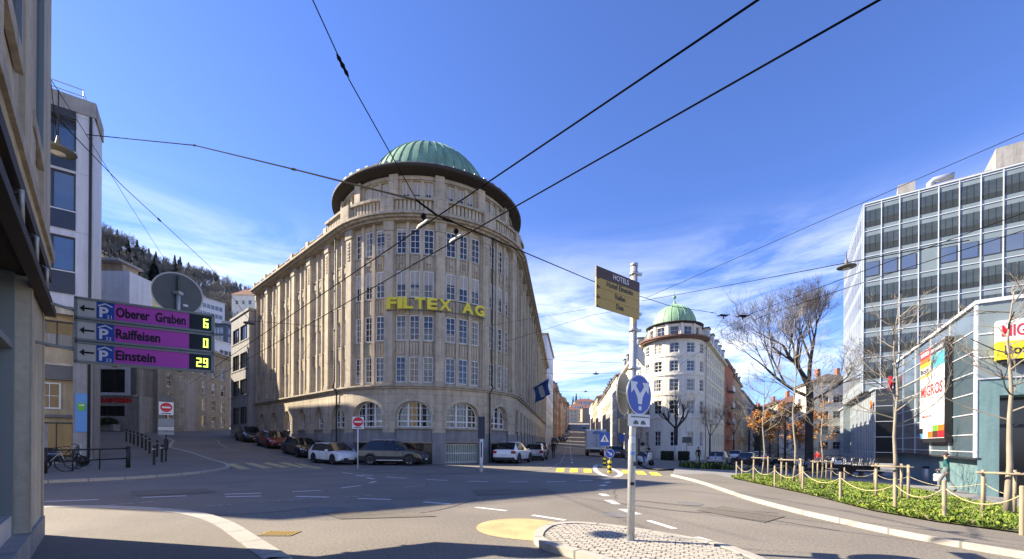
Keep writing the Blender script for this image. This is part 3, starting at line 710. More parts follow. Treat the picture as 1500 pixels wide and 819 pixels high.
for k, m, hw, zs, zr in arches:
    mb = MB(); n = 12; d = -.22
    az = lambda s: zs + zr * math.sqrt(max(0, 1 - ((s - m) / hw) ** 2))
    for i in range(n):
        s0, s1 = m - hw + 2 * hw * i / n, m - hw + 2 * hw * (i + 1) / n
        mb.face([FF(s0, d, 2.62), FF(s1, d, 2.62), FF(s1, d, az(s1)), FF(s0, d, az(s0))], 'glass')
        i0, i1 = m + (s0 - m) * .93, m + (s1 - m) * .93
        mb.face([FF(i0, d + .06, zs + (az(s0) - zs) * .92), FF(i1, d + .06, zs + (az(s1) - zs) * .92), FF(s1, d + .06, az(s1)), FF(s0, d + .06, az(s0))], 'white_frame')
    nb_ = 3 if hw > .9 else 2
    bars = [m - hw, m + hw - .09] + [m - hw + 2 * hw * (i + 1) / nb_ - .06 for i in range(nb_ - 1)] 
    for s in bars: mb.fbox(FF, s, s + (.09 if s in bars[:2] else .12), d, d + .1, 2.62, az(s + .06) - .03 if abs(s + .06 - m) < hw - .12 else zs + .1, 'white_frame')
    nf = 7 if hw > 1.2 else 5
    for i in range(1, nf): s = m - hw + 2 * hw * i / nf; mb.fbox(FF, s - .013, s + .013, d, d + .04, 2.66, az(s) - .03, 'white_frame')
    for z in (2.62, 3.02, 3.5, 4.0):
        h = hw if z < zs else hw * math.sqrt(max(0, 1 - ((z - zs) / zr) ** 2)) - .03
        mb.fbox(FF, m - h, m + h, d, d + .055, z, z + (.09 if z in (2.62, 3.02) else .035), 'white_frame', .5)
    mb.build('arched_window', fil)
for k in (5, 6, 7, 8, 9, 10):
    a, b = k * BAY + BAY / 2, 0; hw = arches[k][2]; mb = MB(); m = arches[k][1]
    pale = k == 8
    mb.fquad(FF, m - hw, m + hw, -.1, -.3, 1.62, 'glass_dark' if not pale else 'dark_frame', ST)
    mb.fbox(FF, m - hw, m + hw, -.1, .22, 1.5, 1.62, 'stone_dark', ST)
    s = m - hw + .06
    while s < m + hw - .08: mb.fbox(FF, s, s + (.13 if pale else .035), -.08, -.03, -.1, 1.42, 'plaster_green' if pale else 'dark_frame'); s += .17
    for z in (.1, .75, 1.38): mb.fbox(FF, m - hw, m + hw, -.06, -.01, z, z + .05, 'white_frame' if pale else 'dark_frame', ST)
    mb.build('basement_grille', fil)
# downpipes
for px, k in ((504, 5.52), (711, 9.12)):
    mb = MB(); s = k * BAY
    mb.tube([FF(s, .40, .0), FF(s, .40, 5.3), FF(s, .70, 5.7), FF(s, .58, 6.1), FF(s, .58, 17.1)], .055, 'dark_frame', 8)
    for z in (1.5, 3.5, 7, 10, 13, 16): mb.tube([FF(s, .42 if z < 5 else .6, z), FF(s, .42 if z < 5 else .6, z + .08)], .075, 'dark_frame', 8)
    mb.build('downpipe', fil)
# top storey drum
TR = 7.25
def FT(s, d, z): a = AL + (s - L1) / FR; return Vector((FC.x + cos(a) * (TR + d), FC.y + sin(a) * (TR + d), z))
mb = MB(); hs = []
for k in range(4, 13):
    a = k * BAY + .55; p3 = (BAY - 1.1 - .5) / 3
    for q in range(3): hs.append((a + q * (p3 + .25), a + q * (p3 + .25) + p3, 18.95, 20.50))
mb.fwall(FT, 3.6 * BAY, 13.4 * BAY, 17.5, 21.0, hs, 0, .3, 'stone', .6, 'stone_plain')
for k in range(4, 14): mb.fbox(FT, k * BAY - .35, k * BAY + .35, -.02, .22, 17.58, 20.9, 'stone', .4)
mb.fbox(FT, 3.6 * BAY, 13.4 * BAY, -.02, .12, 20.56, 20.72, 'stone_trim', .6)
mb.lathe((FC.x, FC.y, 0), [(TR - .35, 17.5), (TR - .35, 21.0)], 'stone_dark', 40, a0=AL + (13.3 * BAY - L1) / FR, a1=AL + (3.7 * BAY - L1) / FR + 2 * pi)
mb.build('top_storey', fil)
for i, (a, b, c, e) in enumerate(hs):
    if 6 * BAY - .1 < a < 10 * BAY: window(FT, a, b, c, e, -.26, fil, nx=2, nz=4, fw=.06, blind=.5 + .06 * rw.random(), step=.6)
mb = MB()
for (a, b, c, e) in hs:
    if not 6 * BAY - .1 < a < 10 * BAY: mb.fquad(FT, a, b, -.26, c, e, 'glass', .6); mb.fbox(FT, a, b, -.26, -.22, c + .8, e, 'blind'); mb.fbox(FT, (a+b)/2 - .03, (a+b)/2 + .03, -.26, -.2, c, e, 'white_frame')
tag(mb.build('window', fil), kind='stuff')
mb = MB(); ER = 8.12
mb.lathe((FC.x, FC.y, 0), [(TR - .1, 20.85), (TR + .2, 20.95), (ER - .1, 21.03), (ER, 21.06), (ER + .02, 21.24), (ER - .1, 21.38), (ER - .25, 21.40), (6.2, 21.5), (5.4, 21.55)], 'eave_dark', 96)
for k in range(60):
    a = 2 * pi * k / 60; mb.box((FC.x + cos(a) * (ER - .22), FC.y + sin(a) * (ER - .22), 21.46), (.30, .08, .15), 'panel_frame', a + pi / 2)
mb.build('eaves', fil)
mb = MB(); DR = 5.55; DZ = 21.35; prof = [(DR, DZ - .2), (DR + .06, DZ + .1)] + [(DR * cos(R(t)), DZ + .1 + 5.9 * sin(R(t))) for t in (6, 13, 20, 28, 36, 44, 52, 60, 68, 76, 83, 88)]
mb.lathe((FC.x, FC.y, 0), prof, 'copper_green', 72)
for k in range(44):                                                    # standing seams
    a = 2 * pi * k / 44; pts = [(FC.x + cos(a) * (r + .015), FC.y + sin(a) * (r + .015), z + .01) for r, z in prof[1:-2]]; mb.tube(pts, .042, 'copper_green', 4, smooth=False)
mb.build('dome', fil)
mb = MB()
for k in range(20):
    a = 2 * pi * k / 20; r = DR * cos(R(70)) + .25; z = DZ + .1 + 5.9 * sin(R(70)); mb.tube([(FC.x + cos(a) * r, FC.y + sin(a) * r, z - .1), (FC.x + cos(a) * r, FC.y + sin(a) * r, z + .22)], .025, 'iron_black', 5)
mb.lathe((FC.x, FC.y, DZ + 5.95), [(.7, -.1), (.75, .08), (.2, .2), (.01, .22)], 'copper_green', 24)
mb.build('dome_crown', fil)
# yellow letters fixed to the corner
sg = thing('lettering_sign', tuple(FF(7.5 * BAY, .5, 10.9)), 'big yellow capital letters spelling a company name across the rounded stone corner', 'sign')
z0, hh = 10.88, .80
mb = MB(); sA, sB = 6.97 * BAY, 8.93 * BAY
mb.fbox(FF, sA, sB, .50, .54, 10.81, 10.85, 'dark_frame', .4)
mb.build('rail', sg)
mb = MB(); mb.fbox(FF, sA, sB, .50, .54, 11.64, 11.67, 'dark_frame', .4); mb.build('rail', sg)
for k in range(7, 9): mb = MB(); mb.fbox(FF, k * BAY - .05, k * BAY + .05, .3, .497, 10.8, 10.86, 'dark_frame'); mb.build('bracket', sg)
adv = {'F': .86, 'I': .42, 'L': .80, 'T': .88, 'E': .86, 'X': 1.02, ' ': .72, 'A': 1.04, 'G': 1.0}
tot = sum(adv[c] for c in 'FILTEX AG'); sc_ = (sB - sA - .1) / tot; s = sA + .05
for ch in 'FILTEX AG':
    wd = adv[ch] * sc_
    if ch != ' ':
        vs, fs, x0, x1, y0, y1 = text_mesh(ch, .035); mb = MB(); ww = wd * .86
        mb.mesh([FF(s + wd * .07 + (x - x0) / (x1 - x0) * ww, .60 + (.12 if z > 0 else 0), z0 + (y - y0) / (y1 - y0) * hh) for x, y, z in vs], fs, 'letter_yellow'); mb.build('letter', sg)
    s += wd
# ================================================================== other buildings
def round_frame(c, r, aL, aR, l1):
    arc = (aR - aL) * r; nL = Vector((cos(aL), sin(aL))); dL = Vector((sin(aL), -cos(aL))); nR = Vector((cos(aR), sin(aR))); dR = Vector((-sin(aR), cos(aR)))
    def F(s, d, z):
        if s < l1: p = c + nL * (r + d) + dL * (l1 - s)
        elif s < l1 + arc: a = aL + (s - l1) / r; p = c + Vector((cos(a), sin(a))) * (r + d)
        else: p = c + nR * (r + d) + dR * (s - l1 - arc)
        return Vector((p.x, p.y, z))
    return F, arc
def house(name, label, o, d, length, depth, z1, rows, ncol, wm, cat='building', group=None, ww=1.1, roof='flat', rm='roof_dark', frame='white_frame', glass='glass', sides=('R',), z0=None, nx=2, nz=2, trim='stone_trim', scol=None, shop=None, cornice=.35, margin=.8, stuff=False, balcony=None, blind=0., roofh=3.0, seed=1):
    """A block: front along d from o (s to the viewer's right), rows of windows as (z0, z1), each window a part of its own."""
    o = Vector((o[0], o[1])); d = Vector((d[0], d[1])).normalized(); nn = Vector((d.y, -d.x)); rr = random.Random(seed)
    cs = [o, o + d * length, o + d * length - nn * depth, o - nn * depth]
    if z0 is None: z0 = min(gz(c.x, c.y) for c in cs) - .5
    mid = (cs[0] + cs[2]) / 2
    t = thing(name, (mid.x, mid.y, z0), label, cat, group)
    faces = {'F': (line_frame(cs[0], d), length), 'R': (line_frame(cs[1], -nn), depth), 'L': (line_frame(cs[3], nn), depth), 'B': (line_frame(cs[2], -d), length)}
    W = MB(); wins = []
    for k, (F, ln) in faces.items():
        holes = []
        if k == 'F' or k in sides:
            n = ncol if k == 'F' else (scol or max(1, round(ncol * depth / length)))
            p = (ln - 2 * margin) / n
            for (a, b) in rows:
                for i in range(n): c = margin + p * (i + .5); wv = min(ww, p * .86); holes.append((c - wv / 2, c + wv / 2, a, b)); wins.append((F, holes[-1], k))
        W.fwall(F, 0, ln, z0, z1, holes, 0, .16, wm)
        if holes and trim:
            for (a, b) in rows: W.fbox(F, .02, ln - .02, 0, .05, a - .16, a - .06, trim)
        if cornice and roof != 'none':
            W.fbox(F, -cornice * .99, ln + cornice * .99, -.1, cornice, z1 - .25, z1, trim or wm, back=True)
        if balcony and k == 'F':
            for (a, b) in rows[1:]:
                W.fbox(F, length * balcony[0], length * balcony[1], 0, 1.1, a - .5, a - .35, 'concrete'); W.fbox(F, length * balcony[0], length * balcony[1], 1.05, 1.1, a - .35, a + .5, 'panel_white')
    W.face([(*c, z1 - .02) for c in cs], rm)
    W.build('wall', t)
    if shop:
        F, ln = faces['F']; mb = MB(); mb.fbox(F, .4, ln - .4, .01, .06, shop[0], shop[1], 'glass_dark'); mb.fbox(F, .3, ln - .3, .0, .14, shop[1], shop[1] + .35, trim or wm)
        n = max(2, int(ln / 2.5))
        for i in range(n + 1): s = .4 + (ln - .8) * i / n; mb.fbox(F, s - .08, s + .08, 0, .12, shop[0], shop[1], wm)
        mb.build('shop_front', t)
    many = MB()
    for (F, h, k) in wins:
        if stuff:
            many.fquad(F, h[0], h[1], -.14, h[2], h[3], glass); many.fbox(F, h[0], h[0] + .07, -.14, -.08, h[2], h[3], frame); many.fbox(F, h[1] - .07, h[1], -.14, -.08, h[2], h[3], frame); many.fbox(F, h[0], h[1], -.14, -.08, h[2], h[2] + .07, frame); many.fbox(F, (h[0] + h[1]) / 2 - .04, (h[0] + h[1]) / 2 + .04, -.14, -.08, h[2], h[3], frame)
        else: window(F, h[0], h[1], h[2], h[3], -.14, t, frame=frame, glass=glass, nx=nx, nz=nz, fw=.07, bar=.05, blind=rr.choice((0, 0, blind, blind * .5)))
    if stuff and wins: tag(many.build('window', t), kind='stuff')
    if roof in ('hip', 'mansard'):
        R_ = MB(); e = cornice + .15; A = [cs[0] + (-d + nn) * e, cs[1] + (d + nn) * e, cs[2] + (d - nn) * e, cs[3] + (-d - nn) * e]
        k = .9 if roof == 'mansard' else min(depth, length) * .45
        B = [cs[0] + (d - nn) * k, cs[1] + (-d - nn) * k, cs[2] + (-d + nn) * k, cs[3] + (d + nn) * k]
        for i in range(4): j = (i + 1) % 4; R_.face([(*A[i], z1 + .01), (*A[j], z1 + .01), (*B[j], z1 + roofh), (*B[i], z1 + roofh)], rm)
        R_.face([(*b, z1 + roofh) for b in B], rm)
        rf = R_.build('roof', t)
        if roof == 'mansard':
            F, ln = faces['F']; n = max(2, ncol // 2)
            for i in range(n):
                s = ln * (i + .5) / n; mb = MB(); mb.fbox(F, s - .55, s + .55, -1.2, -.05, z1 + .35, z1 + 1.9, wm); mb.fbox(F, s - .7, s + .7, -1.2, .06, z1 + 1.9, z1 + 2.05, rm); mb.fquad(F, s - .4, s + .4, -.04, z1 + .55, z1 + 1.75, glass); mb.build('dormer', rf)
        for i in range(2):
            c = cs[0] + d * length * (.3 + .4 * i) - nn * depth * .5; mb = MB(); mb.box((c.x, c.y, z1 + roofh + .4), (.7, .9, 1.8), 'brick_red'); mb.build('chimney', rf)
    elif roof == 'flat':
        mb = MB(); c = cs[0] + d * length * .55 - nn * depth * .5; mb.box((c.x, c.y, z1 + .9), (2.2, 2.2, 1.8), 'concrete', math.atan2(d.y, d.x)); mb.build('roof_hut', t)
    return t
# ---- near building at the left edge
nc = Vector((-7.6, 6.85)); nd = Vector((-.695, .719)); NLn = 8.0
NF = line_frame(nc - nd * NLn, nd); nn_ = Vector((nd.y, -nd.x))
nb = thing('shop_building', (nc.x, nc.y, 0), 'beige stone shop building with dark awning box and plate glass window close by', 'building')
E = NLn
mb = MB(); zt = 15
mb.fbox(NF, 0, E, -.6, .035, 0, .36, 'concrete'); mb.build('plinth', nb)
mb = MB(); mb.fbox(NF, E - 1.75, E, -.5, 0, .36, 3.75, 'plaster_cream', back=True)
mb.fbox(NF, E - .16, E, 0, .02, .36, 3.6, 'stone_plain'); mb.fbox(NF, E - 1.75, E - 1.58, 0, .02, .36, 3.6, 'stone_plain'); mb.build('corner_pier', nb)
mb = MB(); mb.fbox(NF, 0, E, -.45, .02, 4.62, zt, 'stone_plain'); 
for s in (E - .55, E - 2.6, E - 5): mb.fbox(NF, s - .5, s + .5, .02, .07, 4.7, zt, 'stone_plain')
p = nc - nd * NLn; q = nc; back = [nc - nn_ * 9, nc - nd * NLn - nn_ * 9]
mb.face([(*q, 0), (*back[0], 0), (*back[0], zt), (*q, zt)], 'plaster_beige'); mb.face([(*back[0], 0), (*back[1], 0), (*back[1], zt), (*back[0], zt)], 'plaster_beige'); mb.face([(*back[1], 0), (*p, 0), (*p, zt), (*back[1], zt)], 'plaster_beige')
mb.face([(*p, zt), (*q, zt), (*back[0], zt), (*back[1], zt)], 'roof_dark'); mb.fbox(NF, -.3, E + .3, -.2, .5, zt - .4, zt + .01, 'stone_trim')
mb.build('upper_wall', nb)
mb = MB()
mb.fbox(NF, 0, E + .05, -.02, .12, 4.50, 4.66, 'stone_trim', back=True); mb.fbox(NF, 0, E + .03, -.02, .08, 4.36, 4.50, 'plaster_beige', back=True)
mb.build('cornice', nb)
mb = MB()
mb.fbox(NF, 0, E + .02, -.5, .02, 3.74, 4.36, 'eave_dark', back=True); mb.fbox(NF, .02, E + .03, .02, .09, 4.16, 4.30, 'eave_dark', back=True); mb.fbox(NF, .02, E + .05, .02, .14, 3.60, 3.72, 'eave_dark', back=True)
mb.build('awning_box', nb)
for s in (E - 1.0, E - 2.3, E - 3.6):
    mb = MB(); mb.tube([NF(s, .05, 4.12), NF(s - .42, .13, 3.98), NF(s - .04, .10, 3.76)], .022, 'galvanised', 6); mb.build('awning_arm', nb)
for k in range(4):
    s1 = E - 1.80 - k * 1.9; s0 = max(.05, s1 - 1.85); mb = MB()
    mb.fquad(NF, s0, s1, -.24, .5, 3.74, 'glass'); 
    for a, b in ((s0, s0 + .09), (s1 - .09, s1)): mb.fbox(NF, a, b, -.24, -.12, .36, 3.74, 'panel_frame')
    for a, b in ((.36, .62), (2.75, 2.83)): mb.fbox(NF, s0, s1, -.24, -.13, a, b, 'sign_offwhite' if a < 1 else 'panel_frame')
    mb.build('shop_window', nb)
for k in range(2):
    s1 = E - 1.25 - k * 2.2; mb = MB(); mb.fquad(NF, s1 - 1.1, s1, .035, 5.6, 8.0, 'glass'); mb.fbox(NF, s1 - 1.2, s1, .03, .09, 5.4, 5.6, 'stone_trim'); mb.fbox(NF, s1 - .06, s1, .03, .08, 5.6, 8, 'panel_frame'); mb.build('window', nb)
# ---- white office building behind the parking sign
wc = Vector((-22.7, 22.9)); wd = Vector((.80, .60)); WL = 14.0; WF = line_frame(wc - wd * WL, wd); wn = Vector((wd.y, -wd.x)); WS = line_frame(wc, -wn); WDp = 2.3; ZT = 19.75
wb = thing('office_block', (wc.x, wc.y, 0), 'tall white panelled office block with navy window bands on a concrete corner pillar', 'building')
zr = [(16.82, 18.5), (13.66, 15.7), (10.46, 12.3)]
hol = []
for i in range(5):
    s1 = WL - .70 - i * 2.7; hol += [(s1 - 1.75, s1, a, b) for a, b in zr]
mb = MB(); mb.fwall(WF, 0, WL, 8.6, ZT, hol, 0, .14, 'panel_white')
mb.fquad(WS, 0, WDp, 0, 8.6, ZT, 'panel_white'); 
wbk = [wc - wn * WDp, wc - wn * WDp - wd * WL]
mb.face([(*wbk[0], 0), (*wbk[1], 0), (*wbk[1], ZT), (*wbk[0], ZT)], 'panel_white'); pl = wc - wd * WL; mb.face([(*wbk[1], 0), (*pl, 0), (*pl, ZT), (*wbk[1], ZT)], 'panel_white')
mb.face([(*pl, ZT - .02), (*wc, ZT - .02), (*wbk[0], ZT - .02), (*wbk[1], ZT - .02)], 'roof_dark')
for z in (9.2, 12.6, 15.75, 18.75): mb.fbox(WF, 0, WL, 0, .006, z, z + .02, 'plaster_grey')
mb.build('wall', wb)
mb = MB(); mb.fbox(WF, 0, WL + .06, -.2, .07, 18.95, ZT, 'concrete', back=True); mb.fbox(WS, 0, WDp, -.2, .07, 18.95, ZT, 'concrete', back=True); mb.build('parapet', wb)
for h in hol:
    window(WF, h[0], h[1], h[2], h[3], -.12, wb, frame='dark_frame', glass='glass_blue', nx=2, nz=1, fw=.08, bar=.09)
    mb = MB(); dz = 1.0 if h[2] > 12 else 1.2; mb.fbox(WF, h[0], h[1], 0, .03, h[2] - dz, h[2] - .06, 'panel_navy'); mb.fbox(WF, h[0], h[1], 0, .06, h[2] - .05, h[2], 'alu_white'); mb.build('spandrel', wb)
for i in range(5):
    h = hol[i * 3]; mb = MB(); mb.fbox(WF, h[0], h[1], .02, .10, 18.5, 18.9, 'dark_frame')
    for k in range(5): mb.fbox(WF, h[0] + .02, h[1] - .02, .02, .07, 18.1 + k * .08, 18.13 + k * .08, 'dark_frame')
    mb.build('blind', wb)
mb = MB(); mb.tube([WF(WL - .14, .07, .6), WF(WL - .14, .07, 18.9)], .06, 'dark_frame', 6); mb.build('downpipe', wb)
mb = MB()
for z in (20.15, 20.5): mb.tube([WF(0, -.4, z), WF(WL - .5, -.4, z), WF(WL - .5, -1.6, z)], .025, 'galvanised', 6)
for s in range(0, 14, 2): mb.tube([WF(s, -.4, ZT), WF(s, -.4, 20.5)], .025, 'galvanised', 6)
mb.tube([WF(WL - .5, -.4, ZT), WF(WL - .5, -.4, 20.5)], .025, 'galvanised', 6)
mb.build('roof_rail', wb)
mb = MB(); mb.fbox(WF, WL - .76, WL, -.9, 0, -.3, 8.6, 'concrete', back=True); mb.fquad(WS, 0, WDp, 0, -.3, 8.6, 'concrete'); mb.build('corner_pillar', wb)
mb = MB()
mb.fquad(WF, 0, WL - .76, -.7, -.3, 8.6, 'plaster_beige'); 
mb.fbox(WF, 0, WL - .76, -.7, -.1, 8.2, 8.6, 'plaster_cream'); mb.fbox(WF, 0, WL - .76, -.7, -.35, 4.75, 5.5, 'concrete_dark'); mb.fbox(WF, 0, WL - .76, -.7, -.4, 2.75, 2.9, 'concrete_dark'); mb.fbox(WF, 0, WL - .76, -.7, -.3, 5.5, 5.62, 'plaster_cream')
mb.build('lower_wall', wb)
for z0_, z1_, fr in ((6.5, 7.9, 'dark_frame'), (3.2, 4.6, 'white_frame'), (.6, 2.5, 'dark_frame')):
    for i in range(3):
        a = WL - 2.15 - i * 2.3; window(WF, a, a + (1.35 if fr == 'dark_frame' else .85), z0_, z1_, -.68, wb, frame=fr, nx=2, nz=2 if fr == 'white_frame' else 1, fw=.08)
po = MB(); po.fbox(WF, WL - .66, WL - .16, .02, .07, 2.0, 4.05, 'sky_poster', back=True); ob = po.build('poster', None, WF(WL - .41, .02, 2.0)); tag(ob, 'blue poster with green emblem on the concrete corner pillar', 'poster')
po = MB(); po.plate(WF(WL - .41, .085, 3.3), wd.to_3d(), (0, 0, 1), [(-.17, .0), (-.08, -.2), (.10, -.16), (.17, .05), (.14, .24), (-.15, .26)], .02, 'sign_green'); po.plate(WF(WL - .41, .10, 3.38), wd.to_3d(), (0, 0, 1), [(-.1, 0), (.1, .02), (.1, .08), (-.1, .06)], .012, 'sign_white'); po.build('emblem', ob)
house('shade_block', 'plain block added unseen behind the white office block to shade the street', (-27.5 - .69 * 13, 26.5 - .72 * 13), (.69, .72), 13, 25.2, 21.5, [(2, 3.6), (5.4, 7), (8.8, 10.4), (12.2, 13.8), (15.4, 17)], 5, 'plaster_grey', sides=(), trim=None, stuff=True)  # added out of view, sized so its shadow covers the left street and arches
# ---- bank building and its grey neighbour
bF0 = Vector((-47, 45)); bd = Vector((1, .04)).normalized(); bL = 6.8; BF = line_frame(bF0, bd)
bk_ = thing('bank_building', (bF0.x, bF0.y, 1), 'concrete and white bank building with dark ribbon windows and red lettering', 'building')
mb = MB(); hb = [(.5, 5.7, 6.6, 9.1), (.5, 5.6, 4.1, 5.2), (-1 + 1.2, 4.9, 16.3, 18.0)]
mb.fwall(BF, 0, bL, 1, 6.35, [hb[1]], 0, .3, 'concrete'); mb.fwall(BF, -8, 6.0, 9.3, 19.6, [(-7, -.4, 16.3, 18.0), hb[2]], 0, .25, 'panel_white'); mb.fbox(BF, 6.0, bL, -4, -.02, 6.3, 12, 'concrete_dark', back=True)
mb.fwall(BF, -.1, 6.3, 6.35, 9.31, [hb[0]], .12, .35, 'panel_white'); mb.fbox(BF, -.1, 6.3, -.02, .12, 9.31, 9.5, 'panel_white'); mb.fbox(BF, 0, bL, -.1, .25, 6.2, 6.36, 'concrete')
mb.fbox(BF, -8, 6.0, -3, -.001, 9.3, 19.59, 'panel_white', back=True); mb.fbox(BF, 0, bL, -9, -.35, 1, 9.2, 'concrete', back=True)
mb.build('wall', bk_)
mb = MB(); mb.fbox(BF, -8, 4.6, -2.8, -.8, 19.6, 20.7, 'plaster_tan', back=True); mb.fbox(BF, -8.3, 5.0, -3, .2, 20.7, 20.95, 'concrete', back=True); mb.fbox(BF, -3, 2.2, -.78, -.7, 19.9, 20.5, 'glass_dark'); mb.build('penthouse', bk_)
window(BF, *hb[0], -.2, bk_, frame='dark_frame', glass='glass_dark', nx=4, nz=1); window(BF, *hb[1], -.28, bk_, frame='dark_frame', glass='glass_dark', nx=5, nz=1); window(BF, *hb[2], -.2, bk_, frame='dark_frame', glass='glass_blue', nx=4, nz=1, fw=.08, bar=.09); window(BF, -7, -.4, 16.3, 18, -.2, bk_, frame='dark_frame', glass='glass_blue', nx=6, nz=1)
mb = MB(); mb.text('RAIFFEISEN', BF(4.75, .02, 5.55), bd.to_3d(), (0, 0, 1), .48, 'sign_red', .06, width=3.1, bold=.03); o_ = mb.build('lettering_sign', None, BF(4.2, .02, 5.5)); tag(o_, 'small red capital lettering on the concrete bank front', 'sign')
mb = MB(); mb.fbox(BF, -.2, 1.75, .8, .95, 4.3, 6.1, 'sign_white', back=True); mb.fbox(BF, .1, .25, 0, .8, 5.9, 6.0, 'steel', back=True); o_ = mb.build('hanging_sign', None, BF(.8, .9, 4.3)); tag(o_, 'blank white square panel sticking out from the bank front', 'sign')
for i, s in enumerate((1.0, 4.7)):
    mb = MB(); p = BF(s, .9, 0); p.z = gz(p.x, p.y) + .1; mb.bbox((p.x, p.y, p.z + .35), (1.9, .8, .7), 'concrete', .05); o_ = mb.build('planter', None, p); tag(o_, ('low concrete planter with a round shrub under the white hanging panel', 'low concrete planter with a round shrub under the red bank lettering')[i], 'planter')
    mb = MB(); rr = random.Random(i)
    for _ in range(260):
        a, b = rr.uniform(0, 2 * pi), rr.uniform(0, pi / 2); q = Vector((cos(a) * cos(b), sin(a) * cos(b), sin(b) * .9)) * rr.uniform(.55, .85); mb.box(p + Vector((0, 0, .65)) + q, (.22, .22, .06), 'hedge', a)
    mb.build('shrub', o_)
g1 = Vector((-43.6, 47.2)); gd1 = Vector((1, .12)).normalized()
house('stone_building', 'grey stone building with small upright windows at the bend of the uphill street', (-43.6, 47.2), gd1, 3.7, 15, 13.6, [(3.4, 4.9), (5.6, 7.1), (7.8, 9.4), (10.2, 11.8)], 2, 'concrete_olive', ww=.95, scol=6, sides=('R',), trim=None, nx=1, nz=2, roof='hip', rm='roof_dark', roofh=1.2)
sd = Vector((-.46, .89)).normalized()
# ---- buildings up the street on the left
def px_house(name, label, px0, px1, Y, ytop, rows_px, ncol, wm, tilt=0., depth=9, **kw):
    x0, x1 = XY(px0, Y), XY(px1, Y * (1 + tilt)); o = (x0, Y); e = Vector((x1 - x0, Y * tilt))
    zf = lambda y: CAMZ + (hor((px0 + px1) / 2) - y) * Y * (1 + tilt / 2) / FOC
    return house(name, label, o, e, e.length, depth, zf(ytop), sorted((zf(b), zf(a)) for a, b in rows_px), ncol, wm, **kw)
px_house('cream_house', 'small cream house squeezed between the grey stone building and darker flats', 279, 293, 70, 536, [(556, 568), (576, 588), (595, 606)], 2, 'plaster_cream', roof='hip', rm='roof_dark', roofh=2, ww=.8)
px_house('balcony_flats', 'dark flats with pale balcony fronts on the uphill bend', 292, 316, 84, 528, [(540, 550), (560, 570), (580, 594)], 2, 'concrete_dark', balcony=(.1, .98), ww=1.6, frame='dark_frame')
px_house('white_flats', 'white flats with dark upright windows below the wooded hill', 316, 350, 104, 503, [(515, 530), (540, 556), (564, 580), (588, 600)], 4, 'plaster_cool', tilt=.06, ww=1.6, frame='dark_frame', glass='glass_dark', trim=None)
px_house('glass_block', 'blue glazed block behind the parking sign panel', 302, 330, 126, 474, [(480, 488), (492, 500), (505, 513), (518, 526)], 4, 'panel_navy', ww=1.5, glass='glass_blue', frame='alu_white', trim=None)
px_house('hillside_block', 'long white block with small windows at the foot of the wooded hill', 272, 328, 150, 437, [(445, 451), (457, 463), (469, 475), (482, 489)], 8, 'plaster_cool', tilt=.08, ww=1.9, trim=None, frame='dark_frame', glass='glass_blue')
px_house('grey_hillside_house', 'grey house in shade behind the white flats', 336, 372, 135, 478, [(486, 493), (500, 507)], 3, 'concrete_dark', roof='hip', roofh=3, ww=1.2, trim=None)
px_house('white_hillside_house', 'white gabled house peeping over the roofs on the hill', 338, 372, 190, 432, [(440, 446)], 3, 'plaster_white', roof='hip', rm='roof_red', roofh=4, ww=1.4, trim=None)
# grey concrete block joined to the far end of the big stone building
ce = Vector(FF(0, 1.0, 0).xy); cd = Vector((.737, -.676)); cL = 6.6; co = ce - cd * cL
house('concrete_block', 'grey concrete block with dark ribbon windows at the uphill end of the domed building', tuple(co), cd, cL, 9, 15.7, [(3.4, 5.3), (6.6, 8.3), (9.5, 11.2), (12.6, 14.2)], 2, 'concrete', ww=2.6, frame='dark_frame', glass='glass_dark', nx=3, nz=1, trim='concrete', sides=('L',), scol=2, cornice=.12, margin=.5)
# ---- white corner building with the bright green dome
C2 = Vector((23.8, 62.4)); R2 = 4.17; a2L, a2R = math.atan2(.14, -.99), math.atan2(-.543, .84) + 2 * pi
LL, LR = 26.0, 23.0; F2, arc2 = round_frame(C2, R2, a2L, a2R, LL); S2 = LL + arc2 + LR
wh = thing('corner_building', (C2.x, C2.y, -1), 'white plastered corner building with a small bright green dome and finial', 'building')
fl2 = [(1.2, 3.3), (5.7, 7.6), (8.9, 10.55), (11.6, 13.1), (14.2, 15.6)]
nL_, nA_, nR_ = 11, 5, 10; hs2 = []
for n, s0, s1 in ((nL_, 0, LL), (nA_, LL, LL + arc2), (nR_, LL + arc2, S2)):
    for i in range(n):
        c = s0 + (s1 - s0) * (i + .5) / n
        for j, (a, b) in enumerate(fl2):
            w2 = (1.25 if j else 1.0); hs2.append((c - w2 / 2, c + w2 / 2, a, b))
mb = MB()
mb.fwall(F2, 0, S2, -2, 16.1, hs2, 0, .16, 'plaster_white', .7)
for z, t_ in ((5.1, .14), (8.3, .08), (11.05, .10), (13.7, .08)): mb.fbox(F2, 0, S2, 0, t_, z, z + .18, 'plaster_white', .7)
for s in (LL, LL + arc2): mb.fbox(F2, s - .25, s + .25, 0, .1, -2, 16, 'plaster_white')
for n, s0, s1 in ((nA_, LL, LL + arc2), (nR_, LL + arc2, S2)):
    for i in range(n):
        c = s0 + (s1 - s0) * (i + .5) / n; mb.fbox(F2, c - .72, c + .72, 0, .05, 8.55, 8.78, 'plaster_white', .7); mb.fbox(F2, c - .72, c + .72, 0, .05, 13.85, 14.1, 'plaster_white', .7)
e_, f_ = F2(0, 0, 0), F2(S2, 0, 0); mb.face([(f_.x, f_.y, -2), (e_.x, e_.y, -2), (e_.x, e_.y, 16), (f_.x, f_.y, 16)], 'plaster_white')
mb.face([F2(S2 * i / 60, -.05, 16.05) for i in range(61)], 'roof_dark')
mb.build('wall', wh)
